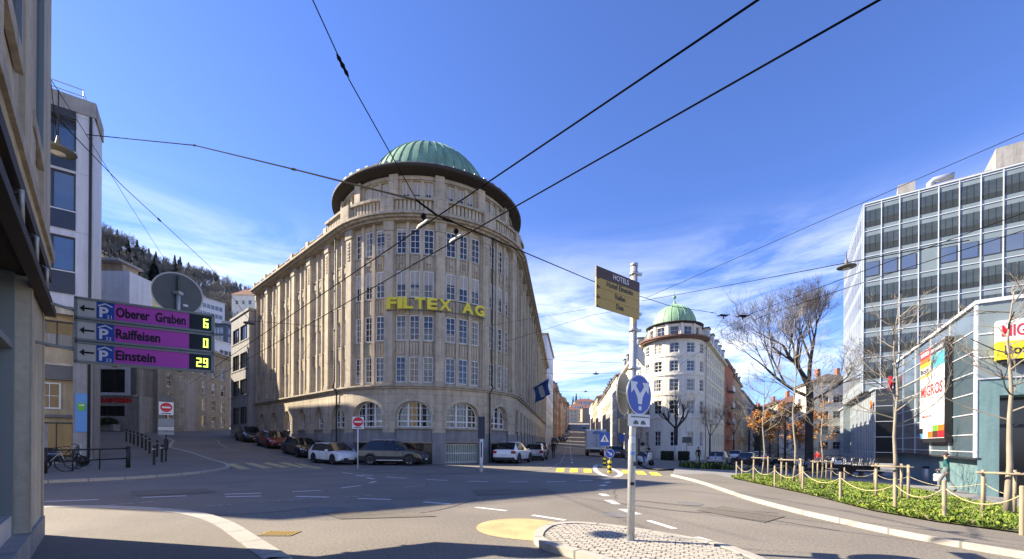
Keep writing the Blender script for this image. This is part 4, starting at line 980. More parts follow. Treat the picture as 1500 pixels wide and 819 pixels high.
mb = MB(); mb.fbox(F2, LL - .4, LL + arc2 + .4, -.1, .55, 16.1, 16.3, 'copper_brown', .5); mb.fbox(F2, LL - .4, LL + arc2 + .4, -.1, .72, 16.3, 16.55, 'copper_brown', .5)
mb.fbox(F2, 0, LL - .4, -.1, .6, 16.1, 16.4, 'plaster_white', 2); mb.fbox(F2, LL + arc2 + .4, S2, -.1, .6, 16.1, 16.4, 'plaster_white', 2); mb.build('cornice', wh)
for s0, s1 in ((0, LL - .4), (LL + arc2 + .4, S2)):
    mb = MB()
    n = 6
    for i in range(n):
        a, b = s0 + (s1 - s0) * i / n, s0 + (s1 - s0) * (i + 1) / n
        mb.face([F2(a, .5, 16.41), F2(b, .5, 16.41), F2(b, -1.2, 19.2), F2(a, -1.2, 19.2)], 'roof_dark'); mb.face([F2(a, -1.2, 19.2), F2(b, -1.2, 19.2), F2(b, -3.6, 19.9), F2(a, -3.6, 19.9)], 'roof_dark')
    for s in (s0, s1): mb.face([F2(s, .5, 16.41), F2(s, -1.2, 19.2), F2(s, -3.6, 19.9), F2(s, -3.6, 16.41)][::(1 if s == s1 else -1)], 'plaster_white')
    rf = mb.build('mansard_roof', wh)
    for i in range(int((s1 - s0) / 4.4)):
        s = s0 + 2.4 + i * 4.4; mb = MB(); mb.fbox(F2, s - .7, s + .7, -1.6, .2, 16.8, 18.5, 'plaster_white'); mb.fbox(F2, s - .85, s + .85, -1.6, .32, 18.5, 18.65, 'roof_dark'); mb.fquad(F2, s - .5, s + .5, .21, 17.0, 18.3, 'glass'); mb.build('dormer', rf)
stuffw = MB()
for h in hs2:
    if h[0] > LL - 3: window(F2, *h, -.15, wh, nx=2, nz=3, fw=.09, bar=.06, step=.7)
    else: stuffw.fquad(F2, h[0], h[1], -.15, h[2], h[3], 'glass'); stuffw.fbox(F2, h[0] + .55, h[0] + .7, -.15, -.08, h[2], h[3], 'white_frame'); stuffw.fbox(F2, h[0], h[1], -.15, -.08, (h[2] + h[3]) / 2, (h[2] + h[3]) / 2 + .08, 'white_frame')
tag(stuffw.build('window', wh), kind='stuff')
mb = MB(); AR2 = R2 - .62
def FA(s, d, z): a = a2L + (s - LL) / R2; return Vector((C2.x + cos(a) * (AR2 + d), C2.y + sin(a) * (AR2 + d), z))
ha = []
for i in range(-1, 7): c = LL + arc2 * (i + .5) / 5; ha.append((c - .7, c + .7, 16.85, 18.0))
mb.fwall(FA, LL - 3, LL + arc2 + 3, 16.3, 18.45, ha, 0, .2, 'plaster_white', .5)
for i in range(-1, 8): c = LL + arc2 * i / 5; mb.fbox(FA, c - .22, c + .22, -.05, .16, 16.5, 18.4, 'plaster_white', .5)
mb.lathe((C2.x, C2.y, 0), [(AR2 + .1, 18.35), (AR2 + .42, 18.5), (AR2 + .45, 18.62), (AR2 - .2, 18.7)], 'eave_dark', 40); mb.build('attic_storey', wh)
for h in ha: window(FA, *h, -.18, wh, nx=2, nz=2, step=.5)
mb = MB(); prof = [(2.95, 18.6), (3.0, 18.9), (2.95, 19.4), (2.8, 20.0), (2.5, 20.6), (2.05, 21.15), (1.5, 21.55), (.9, 21.8), (.45, 21.98), (.22, 22.25), (.10, 22.6)]
mb.lathe((C2.x, C2.y, 0), prof, 'copper_bright', 32)
for k in range(18): a = 2 * pi * k / 18; mb.tube([(C2.x + cos(a) * (r + .01), C2.y + sin(a) * (r + .01), z) for r, z in prof[:9]], .04, 'copper_bright', 4)
dm = mb.build('dome', wh)
mb = MB(); mb.tube([(C2.x, C2.y, 22.5), (C2.x, C2.y, 23.0)], .06, 'copper_green', 6); mb.ball((C2.x, C2.y, 23.15), .26, 'copper_green'); mb.tube([(C2.x, C2.y, 23.3), (C2.x, C2.y, 24.0)], [.05, .02], 'copper_green', 6); mb.build('finial', dm)
mb = MB(); s = LL + arc2 + .35; mb.tube([F2(s, .1, -1), F2(s, .1, 16)], .07, 'dark_frame', 6); mb.build('downpipe', wh)
for sgn, s in ((-1, LL - 3.2), (1, LL + arc2 + 6)):
    mb = MB(); mb.fbox(F2, s - 1.6, s + 1.6, 0, 1.2, 4.6, 4.8, 'plaster_white'); mb.fbox(F2, s - 1.6, s + 1.6, 1.12, 1.2, 4.8, 5.6, 'plaster_white'); mb.build('balcony', wh)
dr = LL - 4.2; mb = MB(); mb.fbox(F2, dr - .9, dr + .9, .01, .1, -.9, 2.9, 'plaster_white'); mb.fbox(F2, dr - .6, dr + .6, .1, .13, -.9, 2.3, 'dark_frame'); mb.build('door', wh)
# ---- rows along the street that climbs in the middle
LD2 = Vector((.15, 1)).normalized()
sp = Vector(FF(SE, .3, 0).xy) + Vector((.3, 1.2)); pos = sp
rowL = [('white_slab', 'white modern slab with vertical strips just beyond the domed building', 26, 25.2, 'panel_white', 'flat', 'glass_blue', 3.6, 7),
        ('brown_house', 'brown plastered town house up the street, first beyond the white slab', 14, 20.5, 'plaster_brown', 'mansard', 'glass', 3.2, 6), ('tan_house', 'tan town house between the brown and the rusty red ones up the street', 15, 21.5, 'plaster_tan', 'mansard', 'glass', 3.2, 6),
        ('red_house', 'rusty red brick town house up the street on the shaded row', 15, 23.0, 'brick_red', 'mansard', 'glass', 3.2, 6), ('beige_house', 'beige town house up the street on the shaded row', 18, 25, 'plaster_beige', 'mansard', 'glass', 3.2, 7), ('grey_town_house', 'grey town house high up the street on the shaded row', 20, 27, 'plaster_grey', 'mansard', 'glass', 3.2, 8), ('ochre_house', 'ochre town house high up the street, beyond the grey one', 24, 30, 'plaster_tan', 'mansard', 'glass', 3.2, 9), ('pink_house', 'reddish town house near the top of the shaded row', 24, 30, 'brick_red', 'mansard', 'glass', 3.2, 9), ('cream_row_house', 'cream town house near the top of the shaded row', 24, 30, 'plaster_cream', 'hip', 'glass', 3.2, 9), ('brown_row_house', 'brown town house at the very top of the shaded row', 30, 30, 'plaster_brown', 'hip', 'glass', 3.2, 10)]
for i, (nm, lb, ln, zt_, wm, rf, gl, fh, nc_) in enumerate(rowL):
    e = pos + LD2 * ln; zb_ = gz(pos.x + 4, pos.y); zt_ = zt_ if i == 0 else zb_ + 14.6 + (i * 37 % 5) * .7                      # facade faces right: s runs away from the viewer
    rws = [(zb_ + 1.0 + k * fh, zb_ + 1.0 + k * fh + fh * .55) for k in range(int((zt_ - zb_ - 1.2) / fh))]
    # viewer's left end is the near end
    house(nm, lb, tuple(pos), LD2, ln - .02, 11, zt_, rws, nc_, wm, roof=rf, rm='roof_red' if i % 2 else 'roof_dark', glass=gl, stuff=i > 3, sides=('L',) if i in (0, 1) else (), scol=3, roofh=2.6, seed=i, shop=(zb_ - .3, zb_ + .8) if False else None)
    pos = e + Vector((.12, 0)) + (LD2 * 5 if i in (0, 2, 4, 6) else LD2 * 0)
pos = Vector(F2(0, 0, 0).xy) + Vector((.2, .5)); LD3 = Vector((.14, .99)).normalized()
rowR = [('grey_corner_house', 'pale grey town house behind the white domed building on the climbing street', 13, 18.6, 'plaster_grey', 'mansard', 5), ('white_town_house', 'white town house up the sunny side of the climbing street', 15, 20.5, 'plaster_white', 'hip', 6), ('green_house', 'greenish grey town house up the sunny side of the climbing street', 15, 20.6, 'plaster_green', 'mansard', 6), ('cream_town_house', 'cream town house up the sunny side of the climbing street', 17, 21.5, 'plaster_cream', 'mansard', 7), ('pale_block', 'pale plastered block far up the sunny side of the climbing street', 26, 26, 'plaster_white', 'flat', 9), ('sandy_block', 'sandy block far up the sunny side of the climbing street', 40, 30, 'plaster_beige', 'hip', 14), ('top_block', 'white block farthest up the sunny side of the climbing street', 40, 30, 'plaster_white', 'hip', 14)]
for i, (nm, lb, ln, zt_, wm, rf, nc_) in enumerate(rowR):
    e = pos + LD3 * ln; zb_ = gz(pos.x - 4, pos.y); zt_ = zb_ + 15.2 + (i * 23 % 4) * .8
    rws = [(zb_ + 1.0 + k * 3.2, zb_ + 2.8 + k * 3.2) for k in range(int((zt_ - zb_ - 1.2) / 3.2))]
    house(nm, lb, tuple(e), -LD3, ln - .02, 11, zt_, rws, nc_, wm, roof=rf, rm='roof_dark' if i % 2 == 0 else 'roof_red', stuff=i > 2, sides=('R',) if i < 3 else (), scol=3, roofh=2.4, seed=i + 20)
    pos = e + Vector((-.1, 0))
# end of the street: hillside with houses
mb = MB(); n = 24
gxs = [-150 + 350 * i / n for i in range(n + 1)]; gys = [330 + 500 * j / 12 for j in range(13)]
hf = lambda x, y: gz0(x, min(y, 420)) - 3 + 50 * ss(350, 700, y) * (1 - .6 * ss(20, 200, abs(x - 70))) + 5 * noise.noise((x * .02, y * .02, 0))
mb.mesh([(x, y, hf(x, y)) for y in gys for x in gxs], [(j*(n+1)+i, j*(n+1)+i+1, (j+1)*(n+1)+i+1, (j+1)*(n+1)+i) for j in range(12) for i in range(n)], 'hill', True); tag(mb.build('hillside'), kind='structure')
for i, (px, Y, yt, w_, wm, lb) in enumerate([(832, 345, 600, 16, 'plaster_cream', 'cream block closing the view at the top of the climbing street'), (846, 372, 594, 12, 'plaster_white', 'white block closing the view beside the cream one'), (857, 410, 588, 20, 'panel_white', 'wide white flats highest at the end of the climbing street'), (866, 356, 598, 15, 'plaster_tan', 'tan block closing the view on its sunny side')]):
    x = XY(px, Y); zt_ = CAMZ + (hor(px) - yt) * Y / FOC; zb_ = gz0(x, 400)
    house('distant_flats', lb, (x - w_ / 2, Y), (1, 0), w_, 12, zt_, [(zt_ - 2.6 - 3 * k, zt_ - 1 - 3 * k) for k in range(4)], 5, wm, roof='hip', rm='roof_red', stuff=True, trim=None, sides=(), z0=zb_ - 6, roofh=3)
# ---- row along the side street on the right
SD = Vector((.543, .84)).normalized(); pos = Vector(F2(S2, 0, 0).xy) + SD * .4
for i, (nm, lb, ln, zt_, wm, rf, nc_) in enumerate([('brick_house', 'orange red brick house next to the white domed building on the side street', 16, 17.5, 'brick_red', 'hip', 6), ('ochre_side_house', 'ochre grey house on the side street behind autumn leaves', 20, 16.5, 'plaster_tan', 'mansard', 7), ('cream_side_house', 'cream house farther along the side street', 22, 15.5, 'plaster_cream', 'hip', 8), ('grey_side_house', 'grey house far along the side street', 40, 15.5, 'plaster_grey', 'hip', 12), ('tan_side_house', 'tan house at the very end of the side street', 60, 16.5, 'plaster_beige', 'hip', 16)]):
    e = pos + SD * ln
    house(nm, lb, tuple(pos), SD, ln - .05, 12, zt_, [(-.4 + k * 3.2, 1.5 + k * 3.2) for k in range(5)], nc_, wm, roof=rf, rm='roof_red' if i == 0 else 'roof_dark', stuff=i > 2, sides=('L',), scol=3, seed=40 + i, roofh=2.4, z0=-2.5, balcony=(.2, .5) if i == 0 else None)
    pos = e
wt = house('side_street_house', 'white house with dark roof and blue grey ground floors behind the bicycle rack', (XY(1190, 92), 92), (.97, -.25), 9.5, 10, 15.2, [(.6, 2.2), (3.9, 5.6), (7.2, 8.8), (10.6, 12.2)], 3, 'plaster_white', roof='hip', rm='roof_dark', roofh=2.2, ww=1.8, nx=3, z0=-2.5, sides=('L',), scol=2)
for i, (px, Y, w_, yt, wm, lb) in enumerate([(1128, 150, 18, 604, 'plaster_white', 'white house seen through the autumn tree at the end of the plaza'), (1150, 128, 14, 596, 'plaster_cream', 'cream house seen through the bare tree beyond the plaza'), (1172, 112, 12, 590, 'plaster_white', 'bright white house just beside the dark tree trunk')]):
    x = XY(px, Y); zt_ = CAMZ + (hor(px) - yt) * Y / FOC
    house('plaza_house', lb, (x - w_ / 2, Y), (.95, -.3), w_, 10, zt_, [(.5 + 3.2 * k, 2.3 + 3.2 * k) for k in range(int((zt_ - 1) / 3.2))], 4, wm, roof='hip', rm='roof_red', z0=-2.5, sides=('L',), scol=2, roofh=2.2)
# ---- grey glass tower on the right
T0 = Vector((48, 58)); td = Vector((.788, -.615)).normalized(); TL = 20.0; TF = line_frame(T0, td); tn = Vector((td.y, -td.x)); sd_ = Vector((-.543, -.84)).normalized(); TSL = 23.0; TS = line_frame(T0 - sd_ * TSL, sd_)
tw = thing('office_tower', (T0.x, T0.y, 0), 'grey office tower with white mullion grid and dark green window bands', 'building')
TT = 34.4; mb = MB(); trow = [(33.5 - 3.45 * k - 2.2, 33.5 - 3.45 * k) for k in range(7)]
mb.fquad(TF, 0, TL, 0, 8.9, TT, 'panel_slate'); mb.fquad(TS, 0, TSL, 0, 8.9, TT, 'panel_slate')
far = T0 - sd_ * TSL; rgt = T0 + td * TL; bkc = far + td * TL
mb.face([(*rgt, 0), (*bkc, 0), (*bkc, TT), (*rgt, TT)], 'panel_slate'); mb.face([(*bkc, 0), (*far, 0), (*far, TT), (*bkc, TT)], 'panel_slate'); mb.face([(*T0, TT - .05), (*rgt, TT - .05), (*bkc, TT - .05), (*far, TT - .05)], 'roof_dark'); mb.face([(*T0, 8.9), (*far, 8.9), (*bkc, 8.9), (*rgt, 8.9)], 'concrete_dark')
mb.build('facade_panels', tw)
mb = MB()
for F, ln, st in ((TF, TL, 1.82), (TS, TSL, 1.77)):
    pj = .12 if F is TF else .03
    i = 0; s = 0
    while s <= ln + .01: mb.fbox(F, max(0, s - .045), min(ln, s + .045), .002, pj, 8.7, TT + .1, 'alu_white'); s += st
    for k in range(8): z = 33.5 - 3.45 * k + .62; mb.fbox(F, 0, ln, .002, pj * .7, z, z + .08, 'alu_white')
    mb.fbox(F, 0, ln, -.1, pj + .03, TT, TT + .14, 'alu_white')
mb.build('mullion_grid', tw)
rt = random.Random(3); nbay = int(TL / 1.82)
for k, (a, b) in enumerate(trow):
    for i in range(nbay):
        s = i * 1.82
        if k == 2:
            if i == 3: continue
            mb = MB(); mb.fbox(TF, s + .16, s + 1.66, .0, .05, a + .1, b - .15, 'dark_frame'); mb.fquad(TF, s + .24, s + 1.58, .056, a + .2, b - .22, 'window_sky')
        else:
            mb = MB(); mb.fquad(TF, s + .06, s + 1.76, .02, a, b, 'window_green'); mb.fbox(TF, s + .06, s + 1.76, .02, .06, a, a + .05, 'dark_frame')
            for q in (.33, .66): mb.fbox(TF, s + 1.82 * q - .02, s + 1.82 * q + .02, .02, .05, a + .05, b, 'dark_frame')
            hgt = rt.uniform(.25, .5) * (b - a); mb.fquad(TF, s + .08, s + 1.74, .024, a + .05, a + .05 + hgt, 'blind_dark')
        mb.build('window', tw)
mb = MB()
for a, b in trow:
    for i in range(int(TSL / 1.77)): s = i * 1.77; mb.fquad(TS, s + .08, s + 1.69, .02, a, b, 'glass')
tag(mb.build('window', tw), kind='stuff')
mb = MB()
for i in range(int(TSL / .885) + 1): s = i * .885; mb.fbox(TS, s - .03, s + .03, .031, .045, 9, TT, 'alu_white')
mb.build('sun_fins', tw)
def TFb(s, d, z): return TF(s, d, z)
mb = MB(); mb.fbox(TF, 3.6, 5.3, -4, -2, TT - .1, TT + 2.4, 'concrete', back=True); mb.build('roof_hut', tw)
mb = MB(); mb.fbox(TF, 6.4, 12.2, -4, -1.8, TT - .1, TT + 1.1, 'concrete', back=True); mb.tube([TF(6.8, -2.6, TT), TF(6.8, -2.6, TT + 1.7), TF(7.1, -2.6, TT + 2.0), TF(9.0, -2.6, TT + 2.0)], .42, 'galvanised', 12); mb.build('roof_duct', tw)
mb = MB(); mb.fbox(TF, 12.4, 19, -9, -1.5, TT - .1, TT + 3.4, 'concrete', back=True); mb.build('roof_penthouse', tw)
# glass podium under the tower
P0 = Vector((47.2, 55.0)); PF = line_frame(P0 - sd_ * 46, sd_); PR = line_frame(P0, td); PZ = 8.8
pd = thing('glass_pavilion', (P0.x, P0.y, -1), 'low glazed wing with close white mullions below the grey tower', 'building')
mb = MB(); mb.fquad(PF, 0, 46, 0, -1.5, PZ, 'glass_pale'); mb.fquad(PR, 0, 14, 0, -1.5, PZ, 'glass_dark'); q = P0 - sd_ * 46
mb.face([(*q, PZ), (*P0, PZ), (*(P0 + td * 14), PZ), (*(q + td * 14), PZ)], 'concrete_dark'); mb.face([(*(q + td * 14), -1.5), (*q, -1.5), (*q, PZ), (*(q + td * 14), PZ)], 'concrete_dark'); mb.build('glazing', pd)
mb = MB()
for i in range(31): s = i * 1.533; mb.fbox(PF, max(0, s - .05), min(46, s + .05), .002, .04, -1.5, PZ, 'alu_white')
for z in (.6, 2.6, 4.6, 6.6): mb.fbox(PF, 0, 46, .002, .03, z, z + .06, 'alu_white'); mb.fbox(PR, 0, 14, .002, .08, z, z + .06, 'alu_white')
mb.fbox(PF, 0, 46.15, -.3, .28, PZ + .01, PZ + .25, 'alu_white', back=True); mb.fbox(PR, .0, 14, -.3, .28, PZ + .01, PZ + .25, 'alu_white', back=True)
mb.build('mullions', pd)
# shopping centre box
M0 = Vector((19.8, 18.0)); MLn = 16.6; MF = line_frame(M0 - sd_ * MLn, sd_); MR = line_frame(M0, td); MT = 7.62; mn = Vector((sd_.y, -sd_.x))
mg = thing('shopping_centre', (M0.x, M0.y, -.6), 'low shopping centre box of grey blue glass panels on a teal base', 'building')
mb = MB(); mb.fquad(MF, 0, MLn, -.35, -1.5, 1.2, 'teal_wall'); mb.fwall(MR, 0, 12, -1.5, 4.4, [(.62, 7.6, -.6, 3.70)], -.02, 1.6, 'teal_wall'); mb.fquad(MR, .62, 7.6, -1.62, -.7, 4, 'glass_dark')
mb.build('base_wall', mg)
mb = MB(); mb.fquad(MF, 0, MLn, 0, 1.08, MT, 'panel_mig'); mb.fquad(MR, 0, 12, .0, 4.4, MT, 'panel_slate'); f0 = M0 - sd_ * MLn
mb.face([(*f0, 1.08), (*M0, 1.08), (*(M0 - mn * .5), 1.08), (*(f0 - mn * .5), 1.08)][::-1], 'dark_frame')
mb.face([(*f0, MT), (*M0, MT), (*(M0 + td * 12), MT), (*(f0 + td * 12), MT)], 'concrete_dark'); mb.face([(*(f0 + td * 12), -1.5), (*f0, -1.5), (*f0, MT), (*(f0 + td * 12), MT)], 'panel_slate'); mb.face([(*(M0 + td * 12), -1.5), (*(f0 + td * 12), -1.5), (*(f0 + td * 12), MT), (*(M0 + td * 12), MT)], 'panel_slate')
mb.build('panels', mg)
mb = MB()
for s in (0, 3.0, 6.3, 9.66, 12.95): mb.fbox(MF, s, s + .07, .002, .05, 1.08, MT, 'alu_white')
mb.fbox(MF, MLn - .30, MLn, .002, .06, 1.08, MT, 'alu_white')
for z in (1.30, 2.05, 2.95, 3.85, 4.75, 5.65, 6.55): mb.fbox(MF, 0, MLn, .002, .035, z, z + .045, 'alu_white')
mb.fbox(MF, 0, MLn + .05, -.2, .10, MT, MT + .16, 'alu_white', back=True); mb.fbox(MR, 0, 12, -.2, .08, MT, MT + .16, 'alu_white', back=True); mb.fbox(MF, 0, MLn, -.1, .06, 1.0, 1.08, 'dark_frame', back=True)
for z in (4.4, 5.3, 6.3): mb.fbox(MR, 0, 12, .0, .035, z, z + .045, 'alu_white')
for s in (1.6, 4.6, 7.6): mb.fbox(MR, s, s + .06, .0, .04, 4.4, MT, 'alu_white')
mb.build('mullions', mg)
mb = MB(); mb.fbox(MR, .62, 7.6, -1.6, -1.5, 2.4, 2.55, 'dark_frame'); [mb.fbox(MR, .62 + i * 1.7, .72 + i * 1.7, -1.6, -1.5, -.6, 3.9, 'dark_frame') for i in range(5)]; mb.build('entrance_frame', mg)
# big advertising board on the long wall
b0, b1 = MLn - 7.75, MLn - 3.15
bd_ = thing('advertising_board', MF((b0 + b1) / 2, .3, 1.95), 'tall white advertising board with red lettering and coloured blocks on the glass wall', 'billboard')
mb = MB(); mb.fbox(MF, b0, b1, .02, .295, 1.95, 6.95, 'iron_black', back=True); mb.fbox(MF, b0 + .3, b1 + .1, .05, .28, 1.75, 1.94, 'iron_black', back=True); mb.build('cabinet', bd_)
mb = MB(); bw = b1 - b0; q = lambda u0, u1, v0, v1, m, d=.306: mb.fbox(MF, b0 + bw * u0, b0 + bw * u1, .301, d, 1.95 + 5 * v0, 1.95 + 5 * v1, m)
q(.01, .99, .005, .995, 'sign_white', .304)
for r in ((.01, .47, .90, .99, 'sign_red'), (.01, .47, .845, .90, 'sign_orange'), (.48, .99, .89, .99, 'panel_navy'), (.48, .99, .745, .885, 'sign_cyan'), (.01, .47, .80, .845, 'sign_yellow'), (.01, .47, .69, .72, 'sign_yellow'),
          (.01, .16, .06, .12, 'sign_black'), (.01, .16, .01, .06, 'sky_poster'), (.36, .56, .01, .08, 'sign_orange'), (.56, .76, .01, .08, 'sign_brown'), (.56, .76, .08, .14, 'sign_green'), (.76, .99, .01, .08, 'sign_red'), (.76, .99, .08, .14, 'sign_orange')): q(*r)
mb.build('poster_face', bd_)
tx = lambda s, u, v, h, m, w_=None, b=.02: mb.text(s, MF(b0 + bw * u, .308, 1.95 + 5 * v), sd_.to_3d(), (0, 0, 1), h, m, .006, width=w_ and w_ * bw, bold=b)
mb = MB(); tx('MIGROS', .5, .47, .58, 'sign_red', .86, .012); mb.build('lettering', bd_)
mb = MB(); tx('MIGROS', .24, .925, .22, 'sign_white', .36, .03); tx('RESTAURANT', .735, .92, .15, 'sign_white', .44, .03); tx('Bott', .22, .735, .26, 'sign_black', .36, .03); tx('MIGROS', .32, .235, .13, 'sign_red', .4); mb.build('small_lettering', bd_)
# sign box over the entrance
sb_ = thing('sign_box', MR(4.2, .3, 5.0), 'white and yellow sign box with red and black lettering over the entrance', 'sign')
mb = MB(); mb.fbox(MR, .45, 5.2, .04, .45, 5.86, 6.72, 'sign_white', back=True); mb.fbox(MR, .45, 5.2, .04, .45, 5.12, 5.857, 'sign_yellow', back=True); mb.fbox(MR, .6, 5.0, .04, .4, 4.96, 5.117, 'iron_black', back=True); mb.build('cabinet', sb_)
mb = MB(); mb.text('MIGROS', MR(.58, .453, 6.06), td.to_3d(), (0, 0, 1), .46, 'sign_red', .01, align='LEFT', bold=.01, width=1.40); mb.build('lettering', sb_)
mb = MB(); mb.text('Bott', MR(.66, .453, 5.32), td.to_3d(), (0, 0, 1), .36, 'sign_black', .01, align='LEFT', bold=.02, width=.76); mb.build('lettering', sb_)
# small orange logo signs on the glass wing
for (F, s, z, m, lb) in ((PF, 44.6, 6.9, 'sign_orange', 'orange round logo sign on the corner of the glazed wing'), (MF, .35, 6.2, 'sign_red', 'small red and white logo sign at the far end of the glass panel wall')):
    mb = MB(); c = F(s, .30, z); pts = [(.62 * cos(a) * (1 + .12 * cos(3 * a)), .55 * sin(a) * (1 + .1 * sin(2 * a))) for a in [2 * pi * i / 20 for i in range(20)]]
    mb.plate(c, sd_.to_3d(), (0, 0, 1), pts, .14, m); mb.plate(c + mn.to_3d() * .09, sd_.to_3d(), (0, 0, 1), [(x * .35 - .1, y * .3 - .15) for x, y in pts], .02, 'sign_white'); mb.tube([c, F(s, .0, z)], .06, 'steel', 6)
    tag(mb.build('logo_sign', None, c), lb, 'sign')
# ================================================================== vehicles
def wheel(root, x, y, r, wd, side):
    mb = MB(); pr = [(r * .62, -wd / 2), (r * .93, -wd / 2), (r, -wd * .32), (r, wd * .32), (r * .93, wd / 2), (r * .62, wd / 2)]
    n = 20; vs = [(x + q * cos(2*pi*j/n), y + d, r + q * sin(2*pi*j/n)) for q, d in pr for j in range(n)]
    mb.mesh(vs, [(i*n+j, (i+1)*n+j, (i+1)*n+(j+1) % n, i*n+(j+1) % n) for i in range(len(pr)-1) for j in range(n)], 'rubber', True)
    o = mb.build('wheel', root, local=True)
    mb = MB(); yy = y + side * wd * .42
    mb.tube([(x, yy - side * .05, r), (x, yy - side * .02, r)], r * .62, 'plastic_dark', 18)
    for k in range(5):
        a = 2 * pi * k / 5 + .3; c, s_ = cos(a), sin(a)
        mb.hexa([(x + c*.04 - s_*.035, yy - side*.015, r + s_*.04 + c*.035), (x + c*.04 + s_*.035, yy - side*.015, r + s_*.04 - c*.035), (x + c*r*.63 + s_*.05, yy - side*.015, r + s_*r*.63 - c*.05), (x + c*r*.63 - s_*.05, yy - side*.015, r + s_*r*.63 + c*.05),
                 (x + c*.04 - s_*.035, yy + side*.01, r + s_*.04 + c*.035), (x + c*.04 + s_*.035, yy + side*.01, r + s_*.04 - c*.035), (x + c*r*.63 + s_*.05, yy + side*.005, r + s_*r*.63 - c*.05), (x + c*r*.63 - s_*.05, yy + side*.005, r + s_*r*.63 + c*.05)], 'rim')
    ring = [(x + r*.66 * cos(2*pi*j/18), yy, r + r*.66 * sin(2*pi*j/18)) for j in range(19)]; mb.tube(ring, .02, 'rim', 5, cap=False)
    mb.build('rim', o, local=True)
def car(px_or_xy, heading, paint, label, kind='hatch', group='cars parked along the kerb', L=4.3, Wd=1.8, H=1.48, detail=True, dz=0.012, name='parked_car'):
    x, y = px_or_xy; root = thing(name, (x, y, gz(x, y) + dz), label, 'car', group, R(heading))
    # the ground tilts: pitch the car with it
    hx, hy = cos(R(heading)), sin(R(heading)); dzv = gz(x + hx * 1.4, y + hy * 1.4) - gz(x - hx * 1.4, y - hy * 1.4); root.rotation_euler = (0, -math.atan2(dzv, 2.8), R(heading))
    f, w_ = L / 2, Wd / 2; belt = H * .615; hb = f - (1.08 if kind != 'suv' else 1.20); wx = hb - (.86 if kind != 'suv' else .92)
    rr = dict(hatch=.72, wagon=.52, suv=.70, sedan=1.25)[kind]; rb = dict(hatch=.10, wagon=.12, suv=.12, sedan=.62)[kind]; bp = .05 if kind != 'sedan' else .12
    gb = .17 if kind != 'suv' else .22; hd = belt + .03
    st = []                                                             # x, zb, zs, zt, w, wt, side material of the interval to the next, top material
    A = lambda *a: st.append(a)
    A(-f, gb + .22, .62, .70, w_ * .86, w_ * .78, 'p', 'p'); A(-f + .04, gb + .08, belt - .12, belt + .0, w_ * .95, w_ * .80, 'p', 'p')
    if kind == 'sedan': A(-f + .12, gb, belt - .02, belt + .07, w_ * .97, w_ * .80, 'p', 'p')
    A(-f + rb, gb, belt, belt + bp, w_ * .985, w_ * .80, 'p', 'g'); A(-f + rr, gb, belt + .01, H - .05, w_, w_ * .70, 'g', 'p')
    cpl = -f + rr + .12
    A(-f + rr + .08, gb, belt, H - .03, w_, w_ * .71, 'g', 'p'); A(-.42, gb, belt - .01, H, w_, w_ * .73, 'b', 'p'); A(-.33, gb, belt - .01, H, w_, w_ * .73, 'g', 'p'); A(wx - .02, gb, belt - .02, H - .035, w_, w_ * .70, 'g', 'g'); A(hb, gb, belt - .02, hd, w_ * .99, w_ * .80, 'p', 'p')
    A(f - .55, gb, belt - .09, hd - .07, w_ * .98, w_ * .74, 'p', 'p'); A(f - .22, gb + .02, belt - .20, hd - .17, w_ * .93, w_ * .66, 'p', 'p'); A(f - .06, gb + .06, .60, .66, w_ * .84, w_ * .6, 'p', 'p'); A(f, gb + .16, .50, .55, w_ * .74, w_ * .5, 'p', 'p')
    def sec(s):
        x, zb, zs, zt, w, wt = s[:6]; zs = min(zs, zt - .02)
        h = [(0, zb), (.86 * w, zb), (.975 * w, zb + .10), (w, zb + .5 * (zs - zb)), (.985 * w, zs - .04), (.955 * w, zs), (wt + .02, zs + (zt - zs) * .90), (wt - .09, zt), (0, zt + .02)]
        return [(x, -yy, z) for yy, z in h] + [(x, yy, z) for yy, z in h[::-1][1:-1]]
    se = [sec(s) for s in st]; n = len(se[0]); pm = 'paint_' + paint
    B, SW, WS, RW = MB(), {1: MB(), -1: MB()}, MB(), MB()
    for i in range(len(st) - 1):
        side, top = st[i][6], st[i][7]
        for j in range(n):
            q = [se[i][j], se[i+1][j], se[i+1][(j+1) % n], se[i][(j+1) % n]]; seg = j if j < 8 else 15 - j
            if seg == 5 and side in 'gb' : (SW[-1 if j < 8 else 1] if side == 'g' else B).face(q, 'car_glass' if side == 'g' else 'plastic_dark', None, True)
            elif seg in (6, 7) and top == 'g': (WS if st[i][0] > 0 else RW).face(q, 'car_glass', None, True)
            else: B.face(q, 'plastic_dark' if seg in (0, 1) else pm, None, seg > 1)
    B.face(se[0], pm); B.face(se[-1][::-1], pm)
    wb_ = L * .30; wr = .33 if kind != 'suv' else .36
    for xx in (wb_ + .02, -wb_ + .02):                                 # dark arches round the wheels
        for sd in (1, -1):
            pts = [(xx + (wr + .075) * cos(a), (wr + .02) + (wr + .075) * sin(a)) for a in [pi * k / 12 for k in range(13)]]; pts = [(u, v) for u, v in pts] + [(xx - wr - .075, gb + .02), (xx + wr + .075, gb + .02)]
            B.plate((0, sd * (w_ + .004), 0), (1, 0, 0), (0, 0, 1), pts, .012, 'plastic_dark')
    B.box((f - .05, 0, .40), (.12, Wd * .62, .16), 'plastic_dark'); B.box((f - .12, 0, gb + .10), (.2, Wd * .8, .12), 'plastic_dark'); B.box((-f + .05, 0, gb + .16), (.14, Wd * .84, .2), 'plastic_dark')
    if kind in ('suv', 'wagon'):
        for sd in (1, -1): B.tube([(-f + rr + .1, sd * w_ * .66, H + .0), (-f + rr + .25, sd * w_ * .66, H + .045), (wx - .3, sd * w_ * .66, H + .04), (wx - .15, sd * w_ * .66, H - .01)], .018, 'steel' if kind == 'suv' else 'plastic_dark', 5)
